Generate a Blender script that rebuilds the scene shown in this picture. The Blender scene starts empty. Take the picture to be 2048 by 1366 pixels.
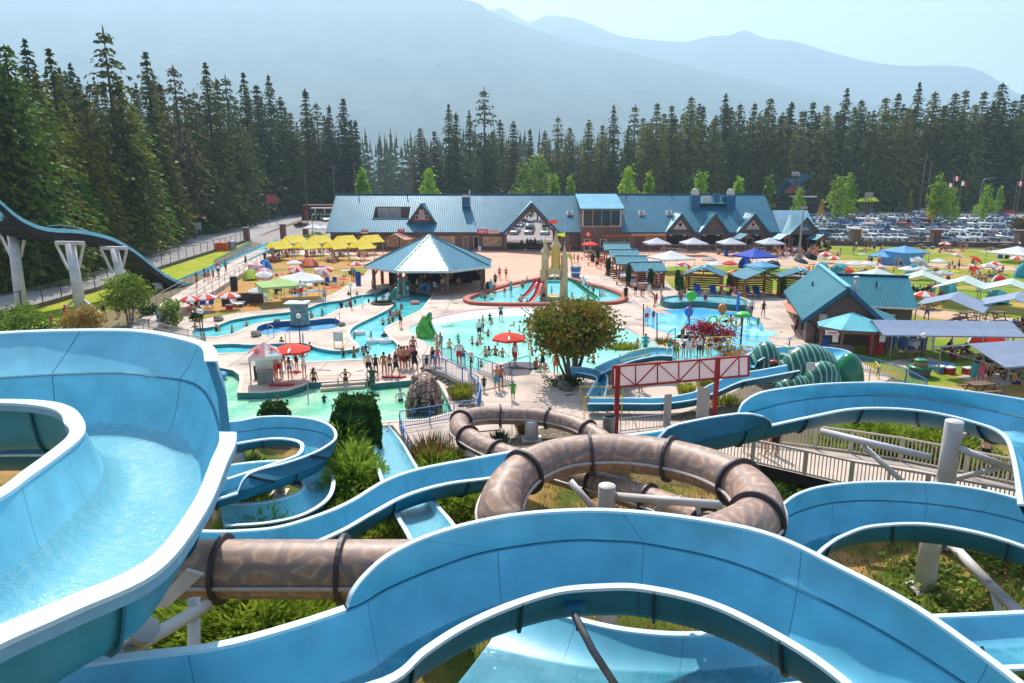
import bpy,bmesh,math,random
from mathutils import Vector,Matrix,noise
from mathutils.geometry import tessellate_polygon
rnd=random.Random(7)
sc=bpy.context.scene
COL=sc.collection
PI=math.pi
R=math.radians
F,CX,CY,TH,HC=1400.0,1024.0,683.0,R(13.1),13.2
CT,ST=math.cos(TH),math.sin(TH)
def ray(u,v):
 a=(u-CX)/F;b=-(v-CY)/F
 return Vector((a,CT+b*ST,-ST+b*CT))
def G(u,v,z=0.0):
 d=ray(u,v);t=(z-HC)/d.z
 return Vector((d.x*t,d.y*t,z))
def PD(u,v,dist):
 d=ray(u,v);t=dist/d.y
 return Vector((d.x*t,dist,HC+d.z*t))
def proj(p):
 x,y,z=p[0],p[1],p[2]-HC
 zc=y*CT-z*ST
 if zc<0.1:return (-9999,-9999)
 return (CX+F*x/zc,CY-F*(y*ST+z*CT)/zc)
def link(o,parent=None):
 COL.objects.link(o)
 if parent is not None:o.parent=parent
 return o
def tag(o,label=None,cat=None,group=None,kind=None):
 if label:o['label']=label
 if cat:o['category']=cat
 if group:o['group']=group
 if kind:o['kind']=kind
 return o
def empty(name,loc=(0,0,0),rz=0.0,label=None,cat=None,group=None):
 o=bpy.data.objects.new(name,None);link(o)
 o.location=loc;o.rotation_euler=(0,0,rz);o.empty_display_size=.2
 return tag(o,label,cat,group)
def copy_tree(o,parent=None):
 c=o.copy();COL.objects.link(c)
 if parent is not None:c.parent=parent
 for ch in o.children:copy_tree(ch,c)
 return c
class Proto:
 """a recipe of parts; place() makes a thing with its parts (mesh data shared)"""
 def __init__(self,name):self.name=name;self.parts=[]
 def add(self,name,mesh,mats=None,loc=(0,0,0),rot=(0,0,0),sub=None):
  self.parts.append((name,mesh,loc,rot,sub or []));return self
 def place(self,loc,rz=0.0,s=1.0,label=None,cat=None,group=None,over=None,tilt=None):
  r=empty(self.name,loc,rz,label,cat,group)
  if tilt:r.rotation_euler=(tilt[0],tilt[1],rz)
  r.scale=(s,s,s) if not isinstance(s,tuple) else s
  for (n,me,l,ro,sub) in self.parts:
   o=bpy.data.objects.new(n,me);o.location=l;o.rotation_euler=ro;link(o,r)
   if over and n in over:setmat(o,over[n])
   for (n2,me2,l2,ro2) in sub:
    o2=bpy.data.objects.new(n2,me2);o2.location=l2;o2.rotation_euler=ro2;link(o2,o)
    if over and n2 in over:setmat(o2,over[n2])
  return r
def setmat(o,m):
 if len(o.material_slots)==0:o.data.materials.append(m)
 o.material_slots[0].link='OBJECT';o.material_slots[0].material=m
class MB:
 def __init__(s):s.v=[];s.f=[];s.m=[];s.sm=[];s.mi=0;s.smooth=False;s.uv={}
 def face(s,idx):
  s.f.append(idx);s.m.append(s.mi);s.sm.append(s.smooth)
 def poly(s,pts):
  b=len(s.v);s.v+=[tuple(p) for p in pts];s.face(list(range(b,b+len(pts))))
 def box(s,c,d,rz=0.0,mat=None):
  x,y,z=d[0]/2,d[1]/2,d[2]/2;b=len(s.v)
  M=Matrix.Rotation(rz,3,'Z') if mat is None else mat
  c=Vector(c)
  for dx,dy,dz in ((-x,-y,-z),(x,-y,-z),(x,y,-z),(-x,y,-z),(-x,-y,z),(x,-y,z),(x,y,z),(-x,y,z)):
   s.v.append(tuple(c+M @ Vector((dx,dy,dz))))
  for q in ((0,3,2,1),(4,5,6,7),(0,1,5,4),(1,2,6,5),(2,3,7,6),(3,0,4,7)):s.face([b+i for i in q])
 def beam(s,p,q,w,h=None,up=(0,0,1)):
  p,q=Vector(p),Vector(q);h=h or w;d=q-p;L=d.length
  if L<1e-6:return
  y=d.normalized();u=Vector(up)
  if abs(y.dot(u))>.99:u=Vector((1,0,0))
  x=y.cross(u).normalized();z=x.cross(y)
  s.box((p+q)/2,(w,L,h),mat=Matrix((x,y,z)).transposed())
 def tube(s,pts,r,n=8,cap=True,closed=False):
  pts=[Vector(p) for p in pts];N=len(pts);b=len(s.v)
  rr=r if isinstance(r,(list,tuple)) else [r]*N
  t0=(pts[1]-pts[0]).normalized()
  u=Vector((0,0,1)) if abs(t0.z)<.95 else Vector((1,0,0))
  for i in range(N):
   a=pts[i-1] if (i>0 or closed) else pts[i];c=pts[(i+1) % N] if (i<N-1 or closed) else pts[i]
   t=(c-a).normalized();x=t.cross(u)
   if x.length<1e-5:x=Vector((1,0,0))
   x.normalize();y=x.cross(t).normalized()
   if abs(t.z)>.95:u=y
   for k in range(n):
    an=2*PI*k/n;s.v.append(tuple(pts[i]+(x*math.cos(an)+y*math.sin(an))*rr[i]))
  for i in range(N if closed else N-1):
   j=(i+1) % N
   for k in range(n):
    k2=(k+1) % n;s.face([b+i*n+k,b+i*n+k2,b+j*n+k2,b+j*n+k])
  if cap and not closed:
   s.face([b+k for k in range(n)][::-1]);s.face([b+(N-1)*n+k for k in range(n)]);s.sm[-1]=s.sm[-2]=False
 def lathe(s,prof,c=(0,0,0),n=16,a0=0.0,sx=1.0,sy=1.0):
  b=len(s.v);P=len(prof)
  for i,(r,z) in enumerate(prof):
   for k in range(n):
    an=a0+2*PI*k/n;s.v.append((c[0]+sx*r*math.cos(an),c[1]+sy*r*math.sin(an),c[2]+z))
  for i in range(P-1):
   for k in range(n):
    k2=(k+1) % n;s.face([b+i*n+k,b+i*n+k2,b+(i+1)*n+k2,b+(i+1)*n+k])
  if prof[0][0]>1e-4:s.face([b+k for k in range(n)][::-1])
  if prof[-1][0]>1e-4:s.face([b+(P-1)*n+k for k in range(n)])
 def sphere(s,c,r,n=12,sz=1.0):
  m=max(4,n//2);s.lathe([(max(1e-5,r*math.sin(PI*i/m)),-r*sz*math.cos(PI*i/m)) for i in range(m+1)],c,n)
 def prism(s,poly,z0,z1,top=True,bottom=False,side=True):
  pts=[(p[0],p[1]) for p in poly]
  A=sum(pts[i][0]*pts[(i+1) % len(pts)][1]-pts[(i+1) % len(pts)][0]*pts[i][1] for i in range(len(pts)))
  if A<0:pts=pts[::-1]
  b=len(s.v);n=len(pts)
  s.v+=[(p[0],p[1],z0) for p in pts];s.v+=[(p[0],p[1],z1) for p in pts]
  if side:
   for i in range(n):j=(i+1) % n;s.face([b+i,b+j,b+n+j,b+n+i])
  if top:
   for t in tessellate_polygon([[Vector((p[0],p[1],0)) for p in pts]]):s.face([b+n+k for k in orient(t,pts)])
  if bottom:
   for t in tessellate_polygon([[Vector((p[0],p[1],0)) for p in pts]]):s.face([b+k for k in orient(t,pts)[::-1]])
 def holed(s,outer,holes,z):
  loops=[[Vector((p[0],p[1],0)) for p in outer]]+[[Vector((p[0],p[1],0)) for p in h] for h in holes]
  flat=[p for l in loops for p in l];b=len(s.v)
  s.v+=[(p.x,p.y,z) for p in flat]
  for t in tessellate_polygon(loops):s.face([b+k for k in orient(t,flat)])
 def loft(s,rings,closed=False,flip=False):
  b=len(s.v);n=len(rings[0])
  for r_ in rings:s.v+=[tuple(p) for p in r_]
  for i in range(len(rings)-1):
   for k in range(n if closed else n-1):
    k2=(k+1) % n;q=[b+i*n+k,b+i*n+k2,b+(i+1)*n+k2,b+(i+1)*n+k]
    s.face(q[::-1] if flip else q)
 def mesh(s,name,mats):
  me=bpy.data.meshes.new(name);me.from_pydata(s.v,[],s.f)
  for m in (mats if isinstance(mats,(list,tuple)) else [mats]):me.materials.append(m)
  me.polygons.foreach_set('material_index',s.m);me.polygons.foreach_set('use_smooth',s.sm)
  me.update();return me
 def build(s,name,mats,parent=None,loc=(0,0,0),rz=0.0):
  o=bpy.data.objects.new(name,s.mesh(name,mats));o.location=loc;o.rotation_euler=(0,0,rz)
  return link(o,parent)
def orient(t,pts):
 a,b,c=pts[t[0]],pts[t[1]],pts[t[2]]
 cr=(b[0]-a[0])*(c[1]-a[1])-(b[1]-a[1])*(c[0]-a[0])
 return list(t) if cr>0 else list(t)[::-1]
def crom(P,per=6,closed=False):
 """catmull-rom through tuples"""
 out=[];n=len(P)
 for i in range(n if closed else n-1):
  if closed:a,b,c,d=P[i-1],P[i],P[(i+1) % n],P[(i+2) % n]
  else:a,b,c,d=P[max(i-1,0)],P[i],P[i+1],P[min(i+2,n-1)]
  for k in range(per):
   t=k/per
   out.append(tuple(.5*(2*b[j]+(c[j]-a[j])*t+(2*a[j]-5*b[j]+4*c[j]-d[j])*t*t+(3*b[j]-a[j]-3*c[j]+d[j])*t**3) for j in range(len(b))))
 if not closed:out.append(tuple(P[-1]))
 return out
def grow(poly,d):
 """offset a closed 2D loop outwards by d"""
 n=len(poly);A=sum(poly[i][0]*poly[(i+1) % n][1]-poly[(i+1) % n][0]*poly[i][1] for i in range(n));sg=1 if A>0 else-1
 out=[]
 for i in range(n):
  a,b,c=poly[i-1],poly[i],poly[(i+1) % n]
  e=Vector((c[0]-a[0],c[1]-a[1]));e.normalize()
  out.append((b[0]+sg*e.y*d,b[1]-sg*e.x*d))
 return out
MATS={}
def s2l(c):
 return tuple(((x/255)/12.92 if x/255<=.04045 else ((x/255+.055)/1.055)**2.4) for x in c)
def mat(name,col,rough=.6,metal=0.0,var=.12,scale=3.0,bump=0.0,bscale=20.0,spec=.5,detail=4,trans=0.0,coord='Object',rndv=0.0,col2=None,alpha=1.0,ramp=(.35,.65),coat=0.0,emit=0.0):
 if name in MATS:return MATS[name]
 m=bpy.data.materials.new(name);m.use_nodes=True;nt=m.node_tree;N=nt.nodes;L=nt.links
 b=N['Principled BSDF'];b.inputs['Roughness'].default_value=rough;b.inputs['Metallic'].default_value=metal
 b.inputs['Specular IOR Level'].default_value=spec
 b.inputs['Coat Weight'].default_value=coat
 tc=N.new('ShaderNodeTexCoord');ns=N.new('ShaderNodeTexNoise');ns.inputs['Scale'].default_value=scale;ns.inputs['Detail'].default_value=detail
 L.new(tc.outputs[coord],ns.inputs['Vector'])
 rp=N.new('ShaderNodeValToRGB');rp.color_ramp.elements[0].position=ramp[0];rp.color_ramp.elements[1].position=ramp[1]
 c1=col;c2=col2
 if c2 is None:
  c1=tuple(max(0,x*(1-var)) for x in col);c2=tuple(min(1,x*(1+var)) for x in col)
 rp.color_ramp.elements[0].color=(*c1,1);rp.color_ramp.elements[1].color=(*c2,1)
 L.new(ns.outputs['Fac'],rp.inputs['Fac']);out=rp.outputs['Color']
 if rndv:
  oi=N.new('ShaderNodeObjectInfo');hv=N.new('ShaderNodeHueSaturation');mr=N.new('ShaderNodeMapRange')
  mr.inputs['To Min'].default_value=1-rndv;mr.inputs['To Max'].default_value=1+rndv
  L.new(oi.outputs['Random'],mr.inputs['Value']);L.new(mr.outputs['Result'],hv.inputs['Value'])
  mr2=N.new('ShaderNodeMapRange');mr2.inputs['To Min'].default_value=.5-rndv*.09;mr2.inputs['To Max'].default_value=.5+rndv*.06
  ml=N.new('ShaderNodeMath');ml.operation='FRACT';mm=N.new('ShaderNodeMath');mm.operation='MULTIPLY';mm.inputs[1].default_value=7.3
  L.new(oi.outputs['Random'],mm.inputs[0]);L.new(mm.outputs[0],ml.inputs[0]);L.new(ml.outputs[0],mr2.inputs['Value']);L.new(mr2.outputs['Result'],hv.inputs['Hue'])
  L.new(out,hv.inputs['Color']);out=hv.outputs['Color']
 L.new(out,b.inputs['Base Color'])
 if emit:L.new(out,b.inputs['Emission Color']);b.inputs['Emission Strength'].default_value=emit
 if bump:
  n2=N.new('ShaderNodeTexNoise');n2.inputs['Scale'].default_value=bscale;n2.inputs['Detail'].default_value=3
  L.new(tc.outputs[coord],n2.inputs['Vector']);bp=N.new('ShaderNodeBump');bp.inputs['Strength'].default_value=bump;bp.inputs['Distance'].default_value=.05
  L.new(n2.outputs['Fac'],bp.inputs['Height']);L.new(bp.outputs['Normal'],b.inputs['Normal'])
 if trans:
  tr=N.new('ShaderNodeBsdfTranslucent');L.new(out,tr.inputs['Color']);mx=N.new('ShaderNodeMixShader');mx.inputs['Fac'].default_value=trans
  L.new(b.outputs[0],mx.inputs[1]);L.new(tr.outputs[0],mx.inputs[2]);L.new(mx.outputs[0],N['Material Output'].inputs['Surface'])
 if alpha<1:b.inputs['Alpha'].default_value=alpha
 MATS[name]=m;return m
def flat(name,rgb,rough=.55,**k):return mat(name,s2l(rgb),rough,**k)

w=bpy.data.worlds.new("World");sc.world=w;w.use_nodes=True
wn=w.node_tree.nodes;wl=w.node_tree.links
sky=wn.new('ShaderNodeTexSky');sky.sky_type='NISHITA';sky.sun_disc=False
SUN_EL,SUN_AZ=R(52),R(-15)
sky.sun_elevation=SUN_EL;sky.sun_rotation=SUN_AZ;sky.air_density=1.0;sky.dust_density=1.2;sky.ozone_density=1.0;sky.altitude=50
bg=wn['Background'];bg.inputs['Strength'].default_value=0.15;wl.new(sky.outputs[0],bg.inputs['Color'])
sl=bpy.data.lights.new('sun','SUN');sl.energy=5.0;sl.angle=R(.55);sl.color=(1,.955,.88)
so=bpy.data.objects.new('sun',sl);link(so)
sdir=Vector((math.sin(SUN_AZ)*math.cos(SUN_EL),math.cos(SUN_AZ)*math.cos(SUN_EL),math.sin(SUN_EL)))
so.rotation_euler=sdir.to_track_quat('Z','Y').to_euler()
cd=bpy.data.cameras.new('camera');co=bpy.data.objects.new('camera',cd);link(co);sc.camera=co
co.location=(0,0,HC);co.rotation_euler=(PI/2-TH,0,0);cd.sensor_width=36;cd.lens=F/2048*36;cd.clip_end=30000;cd.clip_start=.05
vs=sc.view_settings;sc.display_settings.display_device='sRGB'
vs.view_transform='Standard';vs.look='None';vs.exposure=0.45;vs.gamma=1;vs.use_curve_mapping=False
cy=sc.cycles;cy.max_bounces=6;cy.diffuse_bounces=3;cy.glossy_bounces=3;cy.transmission_bounces=4;cy.transparent_max_bounces=12;cy.volume_bounces=1
cy.use_denoising=True;cy.use_adaptive_sampling=True;cy.adaptive_threshold=.02;cy.sample_clamp_indirect=6;cy.caustics_reflective=False;cy.caustics_refractive=False
HAZE=0.00018
if HAZE:
 hm=bpy.data.materials.new('haze_air');hm.use_nodes=True;hn=hm.node_tree.nodes;hn.remove(hn['Principled BSDF'])
 pv=hn.new('ShaderNodeVolumePrincipled');pv.inputs['Color'].default_value=(.62,.84,1.0,1);pv.inputs['Density'].default_value=HAZE;pv.inputs['Anisotropy'].default_value=.35
 hm.node_tree.links.new(pv.outputs[0],hn['Material Output'].inputs['Volume'])
 b=MB();b.box((0,4300,830),(24000,9200,1870));o=b.build('haze',hm);tag(o,kind='stuff')

def gp(L,z=0.0):return [tuple(G(u,v,z)[:2]) for (u,v) in L]
def cl(L,per=4):return crom(L,per,True)
RIVER = [(388, 658), (412, 656), (438, 650), (461, 641), (498, 634), (526, 630), (590, 623), (615, 617), (637, 608), (665, 603), (688, 600), (715, 591.5), (752, 586.6), (766, 580), (790, 573), (825, 567), (865, 572), (864, 588), (852, 606), (840, 620), (820, 630), (793, 643), (774, 653), (768, 662), (775, 672), (789, 684), (794, 692), (786, 704), (763, 714), (729, 718), (685, 720), (624, 723), (560, 716), (497, 706), (417, 708), (385, 708),
  (385, 692), (412, 691), (465, 688), (502, 690), (563, 687), (609, 687), (624, 693), (648, 699), (673, 702), (697, 700.5), (717, 696), (717, 688), (706, 680), (701, 670), (701, 662), (710, 652), (734, 640), (761, 627), (776, 619), (788, 609), (778, 606), (744, 606), (725, 609), (703, 614), (680, 618), (649, 632.6), (621, 638), (588, 639), (539, 643), (500, 651), (470, 666), (451, 670), (433, 673), (412, 674), (388, 675)]
HOT=[(514,656),(526,649),(553,644),(581,642),(618,641),(655,637),(672,638),(682,647),(670,656),(637,661),(600,663),(563,665),(535,671),(516,667)]
WAVE=[(818.7,661),(822,653),(838,646),(859,640),(894,631),(938,622),(982,618),(1026,616),(1083,617),(1150,622),(1215,637),(1273,668),(1305,684),(1312,690),(1280,712),(1225,730),(1134,745),(1103,743),(1064,742),(1050,733),(1030,727),(1010,724.5),(985,725),(971,729),(958,741),(940,745),(925,738),(900,720),(871,700),(852,686),(832,673)]
CASTLE=[(940,603),(945,597),(973,587),(1015,574),(1061,564),(1095,559),(1133,560),(1169,570),(1201,578),(1232,589),(1243,597),(1232,605),(1200,608),(1092,610),(1048,610),(1004,610),(955,608)]
SPLASH=[(1286,634),(1289,622),(1305,616),(1339,620),(1391,616),(1425,619),(1458,623),(1490,624),(1506,633),(1523,646),(1528,660),(1545,690),(1560,705),(1500,712),(1440,700),(1392,680),(1359,673),(1326,664),(1294,651)]
UPPER=[(1322,612),(1326,605),(1360,601),(1410,601),(1460,604),(1490,610),(1494,618),(1488,622),(1458,620.5),(1425,617),(1391,614),(1345,617)]
LAND=[(395,735),(440,736),(465,741),(478,750),(479,763),(474,786),(526,786),(577,781),(606,772),(617,766),(680,763),(734,759),(745,768),(800,763),(866,757),(876,765),(890,790),(905,824),(850,838),(778,842),(720,848),(672,851),(560,846),(465,842),(395,838)]
river,hot,wave,castle,splash,upper,landp=(gp(cl(RIVER,3)),gp(cl(HOT)),gp(cl(WAVE)),gp(cl(CASTLE)),gp(cl(SPLASH)),gp(cl(UPPER)),gp(LAND))
holes=[river,hot,wave,castle,landp]

M_deck=mat('concrete_deck',s2l((203,180,162)),.75,scale=.35,detail=7,col2=s2l((152,136,124)),ramp=(.45,.72),bump=.15,bscale=8)
M_plaza=mat('salmon_pavers',s2l((214,160,132)),.8,var=.08,scale=.25,detail=6,bump=.1,bscale=6)
M_grass=mat('lawn_grass',s2l((118,142,42)),.9,scale=.13,detail=8,col2=s2l((182,146,82)),ramp=(.46,.64),bump=.5,bscale=14,spec=.1)
M_grassl=mat('dry_lawn',s2l((126,132,50)),.9,scale=.16,detail=8,col2=s2l((184,138,84)),ramp=(.36,.52),bump=.5,bscale=14,spec=.1)
M_strip=mat('verge_grass',s2l((140,156,30)),.9,scale=.25,detail=8,col2=s2l((176,166,62)),ramp=(.4,.7),bump=.6,bscale=10,spec=.1)
M_bank=mat('slope_grass',s2l((84,98,34)),.9,scale=.34,detail=9,col2=s2l((170,130,78)),ramp=(.44,.6),bump=.8,bscale=12,spec=.1)
M_asph=mat('asphalt_lot',s2l((150,138,134)),.9,var=.1,scale=.15,detail=7,bump=.1)
M_road=mat('road_asphalt',s2l((158,150,148)),.9,var=.12,scale=.3,detail=7,bump=.1)
M_dirt=mat('forest_floor',s2l((86,76,46)),.95,scale=.05,detail=8,col2=s2l((130,112,66)),ramp=(.4,.65))
M_field=mat('dry_field',s2l((190,160,90)),.95,scale=.03,detail=8,col2=s2l((160,150,70)))
M_tan=mat('tan_path',s2l((196,160,128)),.9,var=.1,scale=.4,detail=6)
DECK=gp([(250,705),(330,655),(390,606),(470,566),(540,515),(560,503),(660,498),(1545,498),(1640,499),(1680,520),(1640,560),(1600,600),(1700,690),(1775,720),(1790,752),(1600,850),(1480,885),(1330,885),(1150,905),(960,915),(850,905),(800,870),(785,850),(672,858),(468,850),(250,855)])
def sheet(name,poly,m,z,kind='structure',hol=None):
 b=MB()
 if hol:b.holed(poly,hol,z)
 else:b.prism(poly,z,z,side=False)
 return tag(b.build(name,m),kind=kind)
big=[(-11500,-250),(11500,-250),(11500,8800),(-11500,8800)]
sheet('ground',big,M_dirt,-.03,hol=[grow(DECK,-.6)])
nt=M_deck.node_tree;N=nt.nodes;L=nt.links;bs=N['Principled BSDF'];tc=N.new('ShaderNodeTexCoord');sx=N.new('ShaderNodeSeparateXYZ');L.new(tc.outputs['Object'],sx.inputs[0]);prev=None
for ax,sp in ((0,3.4),(1,2.9)):
 d=N.new('ShaderNodeMath');d.operation='PINGPONG';d.inputs[1].default_value=sp;L.new(sx.outputs[ax],d.inputs[0]);c=N.new('ShaderNodeMath');c.operation='LESS_THAN';c.inputs[1].default_value=.035;L.new(d.outputs[0],c.inputs[0])
 if prev is None:prev=c
 else:m_=N.new('ShaderNodeMath');m_.operation='MAXIMUM';L.new(prev.outputs[0],m_.inputs[0]);L.new(c.outputs[0],m_.inputs[1]);prev=m_
mx=N.new('ShaderNodeMix');mx.data_type='RGBA';mx.inputs[7].default_value=(*s2l((128,110,98)),1);L.new(bs.inputs['Base Color'].links[0].from_socket,mx.inputs[6]);L.new(prev.outputs[0],mx.inputs[0]);L.new(mx.outputs[2],bs.inputs['Base Color'])
b=MB();b.holed(DECK,holes,0.0)
deck=tag(b.build('pool_deck',M_deck),kind='structure')
sheet('plaza',gp([(700,500),(1545,499),(1600,501),(1400,526),(1300,535),(1195,548),(1090,545),(1045,570),(985,586),(870,592),(745,568),(742,535),(720,522)]),M_plaza,.006)
LAWN_L=[(395,645),(412,637),(451,630),(488,624),(526,620),(581,612),(637,597),(672,584),(695,569),(715,561),(737,536),(720,522),(690,514),(560,513),(528,522),(497,548),(447,582),(405,612),(380,632)]
sheet('lawn',gp(cl(LAWN_L,3)),M_grassl,.012)
LAWN_R=[(1640,490),(2200,505),(2350,900),(2048,850),(1930,790),(1800,762),(1730,728),(1705,700),(1740,640),(1640,590),(1580,597),(1480,584),(1345,577),(1325,552),(1335,533),(1500,530),(1600,527),(1650,517)]
sheet('lawn.001',gp(LAWN_R),M_grass,.012)
sheet('path',gp([(1735,613),(1800,611),(2100,645),(2300,668),(2300,690),(2048,660),(1800,628),(1730,632)]),M_tan,.018)
sheet('path.001',gp([(1640,522),(1700,520),(1900,528),(2200,538),(2200,546),(1900,536),(1640,533),(1380,531),(1380,526)]),M_tan,.018)
sheet('grass_strip',gp([(-120,690),(0,640),(190,582),(342,531),(420,503),(480,490),(505,478),(470,512),(372,556),(330,580),(260,600),(200,630),(60,680),(-60,720)]),M_strip,-.012)
sheet('road',gp([(-300,760),(-120,690),(0,637),(191,579),(342,528),(492,481),(540,462),(620,432),(655,414),(690,404),(640,398),(598,415),(547,428),(444,459),(307,493),(239,517),(137,555),(0,589),(-140,640),(-400,720)]),M_road,-.014)
sheet('road.001',gp([(500,482),(545,463),(625,437),(700,425),(700,470),(650,487),(560,495)]),M_asph,-.01)
sheet('parking_lot',[(-60,155),(200,143),(260,150),(260,275),(120,282),(-60,290)],M_asph,-.012)
sheet('grass_strip.001',[(80,288),(300,280),(300,296),(80,302)],M_strip,-.01)
sheet('road.002',[(-140,312),(340,306),(340,322),(-140,328)],M_road,-.01)
sheet('field',[(-130,335),(20,332),(30,440),(-150,445)],M_field,-.012)
sheet('grass_bank',[(-45,2),(-45,36),(-16,35.2),(-12,33),(-3.5,31.5),(1,29.2),(8,28.6),(11.5,30.4),(26,36),(60,46),(70,20),(70,2)],M_bank,-.016)
sheet('gravel_bed',gp([(1030,872),(1100,852),(1185,850),(1230,862),(1240,885),(1190,905),(1080,915),(1010,900)]),mat('grey_gravel',s2l((150,132,110)),.95,scale=6,detail=6,col2=s2l((70,60,48)),bump=1,bscale=18),.02)
sheet('gravel_bed.001',gp([(1440,800),(1500,765),(1560,775),(1560,800),(1500,830),(1400,850),(1330,838)]),MATS['grey_gravel'],.02)

def water(name,deep,light,bump=.35,scale=.45,rough=.05,glint=.0):
 m=mat(name,deep,rough,scale=scale,detail=5,col2=light,ramp=(.38,.66));nt=m.node_tree;N=nt.nodes;L=nt.links;b=N['Principled BSDF']
 tc=N.new('ShaderNodeTexCoord');n1=N.new('ShaderNodeTexNoise');n1.inputs['Scale'].default_value=2.2;n1.inputs['Detail'].default_value=3;n1.inputs['Distortion'].default_value=.6
 L.new(tc.outputs['Object'],n1.inputs['Vector']);bp=N.new('ShaderNodeBump');bp.inputs['Strength'].default_value=bump;bp.inputs['Distance'].default_value=.12
 L.new(n1.outputs['Fac'],bp.inputs['Height']);L.new(bp.outputs[0],b.inputs['Normal'])
 return m
M_river=water('river_water',s2l((66,186,192)),s2l((120,214,212)))
M_hotw=water('hot_pool_water',s2l((84,160,206)),s2l((150,206,230)))
M_land=water('landing_water',s2l((112,196,150)),s2l((182,222,186)),bump=.6)
M_wave=water('beach_water',s2l((122,214,184)),s2l((170,228,208)),bump=.3,scale=.2)
M_castle=water('castle_water',s2l((96,206,208)),s2l((140,222,220)),bump=.3)
M_splashw=water('splash_water',s2l((78,176,222)),s2l((98,194,230)),bump=.08,scale=.15)
M_upw=water('upper_pool_water',s2l((90,180,190)),s2l((150,205,205)),bump=.3)
M_tile=mat('teal_pool_wall',s2l((40,140,150)),.3,var=.15,scale=3)
M_navy=mat('navy_pool_wall',s2l((30,92,138)),.35,var=.15,scale=3)
M_green=mat('dark_green_pool_wall',s2l((40,110,112)),.4,var=.15,scale=2)
M_white=mat('white_paint',(.78,.78,.76),.5,var=.04)
def pool(loop,wallm,waterm,depth,wz,wname='pool_water'):
 b=MB();n=len(loop);A=sum(loop[i][0]*loop[(i+1) % n][1]-loop[(i+1) % n][0]*loop[i][1] for i in range(n))
 lp=loop if A>0 else loop[::-1]
 for i in range(n):
  p,q=lp[i],lp[(i+1) % n];b.poly([(p[0],p[1],0),(p[0],p[1],-depth),(q[0],q[1],-depth),(q[0],q[1],0)])
 tag(b.build('pool_wall',wallm),kind='structure')
 b=MB();b.prism(grow(loop,.02),wz,wz,side=False);return tag(b.build(wname,waterm),kind='structure')
pool(river,M_tile,M_river,1.0,-.26)
pool(hot,M_navy,M_hotw,1.2,-.5)
pool(landp,M_green,M_land,1.2,-.4)
pool(castle,M_tile,M_castle,.5,-.06)
pool(wave,M_white,M_wave,.8,-.07)
b=MB();far=gp(crom([(859,641),(894,632),(938,623),(982,619),(1026,617),(1083,618),(1150,623),(1215,638),(1250,655)],4));near=gp(crom([(862,652),(900,646),(940,640),(982,636),(1026,634),(1083,634),(1140,638),(1190,648),(1230,662)],4))
b.smooth=True;b.loft([[(*p,0.004) for p in far],[(*(Vector(p)*.5+Vector(q)*.5),-.03) for p,q in zip(far,near)],[(*q,-.09) for q in near]],flip=True)
tag(b.build('beach_floor',mat('white_pool_floor',s2l((226,236,244)),.35,var=.05)),kind='structure')
b=MB();o1=gp(crom([(846,646),(859,640),(894,631),(938,622),(982,618),(1026,616),(1083,617),(1150,622),(1215,637),(1273,668)],4));o2=gp(crom([(846,644),(859,637.6),(894,628.8),(938,620),(982,615.8),(1026,613.8),(1083,614.8),(1150,619.6),(1215,634),(1274,665)],4))
for i in range(len(o1)-1):b.poly([(*o1[i],.01),(*o1[i+1],.01),(*o2[i+1],.01),(*o2[i],.01)])
tag(b.build('coping',mat('pink_coping',s2l((214,130,128)),.7)),kind='structure')
def coping(loop,name,m,wdt=.28,z=.03):
 b=MB();a=loop;c=grow(loop,wdt);n=len(a)
 for i in range(n):
  j=(i+1) % n;b.poly([(*a[i],z),(*a[j],z),(*c[j],z),(*c[i],z)]);b.poly([(*a[i],-.02),(*a[j],-.02),(*a[j],z),(*a[i],z)]);b.poly([(*c[i],z),(*c[j],z),(*c[j],0),(*c[i],0)])
 return tag(b.build(name,m),kind='structure')
M_cop=mat('pool_coping',s2l((214,190,170)),.7,var=.08,scale=1.5)
coping(river,'coping.001',M_cop);coping(hot,'coping.002',M_cop);coping(landp,'coping.003',M_cop)
b=MB();a=castle;c=grow(castle,.75);d=grow(castle,.03);n=len(a)
for i in range(n):
 j=(i+1) % n
 b.poly([(*d[i],.32),(*d[j],.32),(*c[j],.32),(*c[i],.32)]);b.poly([(*c[i],.32),(*c[j],.32),(*c[j],0),(*c[i],0)]);b.poly([(*d[i],-.3),(*d[j],-.3),(*d[j],.32),(*d[i],.32)])
tag(b.build('kerb',mat('red_brick_kerb',s2l((176,92,72)),.75,var=.12,scale=2)),kind='structure')
sheet('splash_pad',splash,M_splashw,.01)
b=MB()
for (u,v,r) in ((1400,672,2.2),(1335,655,1.0),(1480,645,1.6),(1515,665,1.6),(1440,640,1.3),(1370,676,1.2)):
 p=G(u,v);b.prism([(p.x+r*math.cos(k*PI/10)*(1+.15*math.sin(3*k)),p.y+r*math.sin(k*PI/10)) for k in range(20)],.016,.016,side=False)
tag(b.build('splash_pad_marking',water('splash_mint',s2l((130,214,208)),s2l((150,224,214)),bump=.08)),kind='structure')
b=MB();up2=grow(upper,-.35);n=len(upper)
for i in range(n):
 j=(i+1) % n;b.poly([(*upper[i],0),(*upper[j],0),(*upper[j],.62),(*upper[i],.62)]);b.poly([(*upper[i],.62),(*upper[j],.62),(*up2[j],.62),(*up2[i],.62)]);b.poly([(*up2[i],.62),(*up2[j],.62),(*up2[j],.3),(*up2[i],.3)])
tag(b.build('pool_wall.005',M_green),kind='structure');sheet('pool_water.005',up2,M_upw,.5)
b=MB();p0,p1=G(645,765),G(734,759)
for k in range(2):b.beam((p0.x,p0.y-.3-.35*k,-.12-.17*k),(p1.x,p1.y-.3-.35*k,-.12-.17*k),.36,.2)
tag(b.build('pool_step',M_deck),kind='structure')

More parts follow.
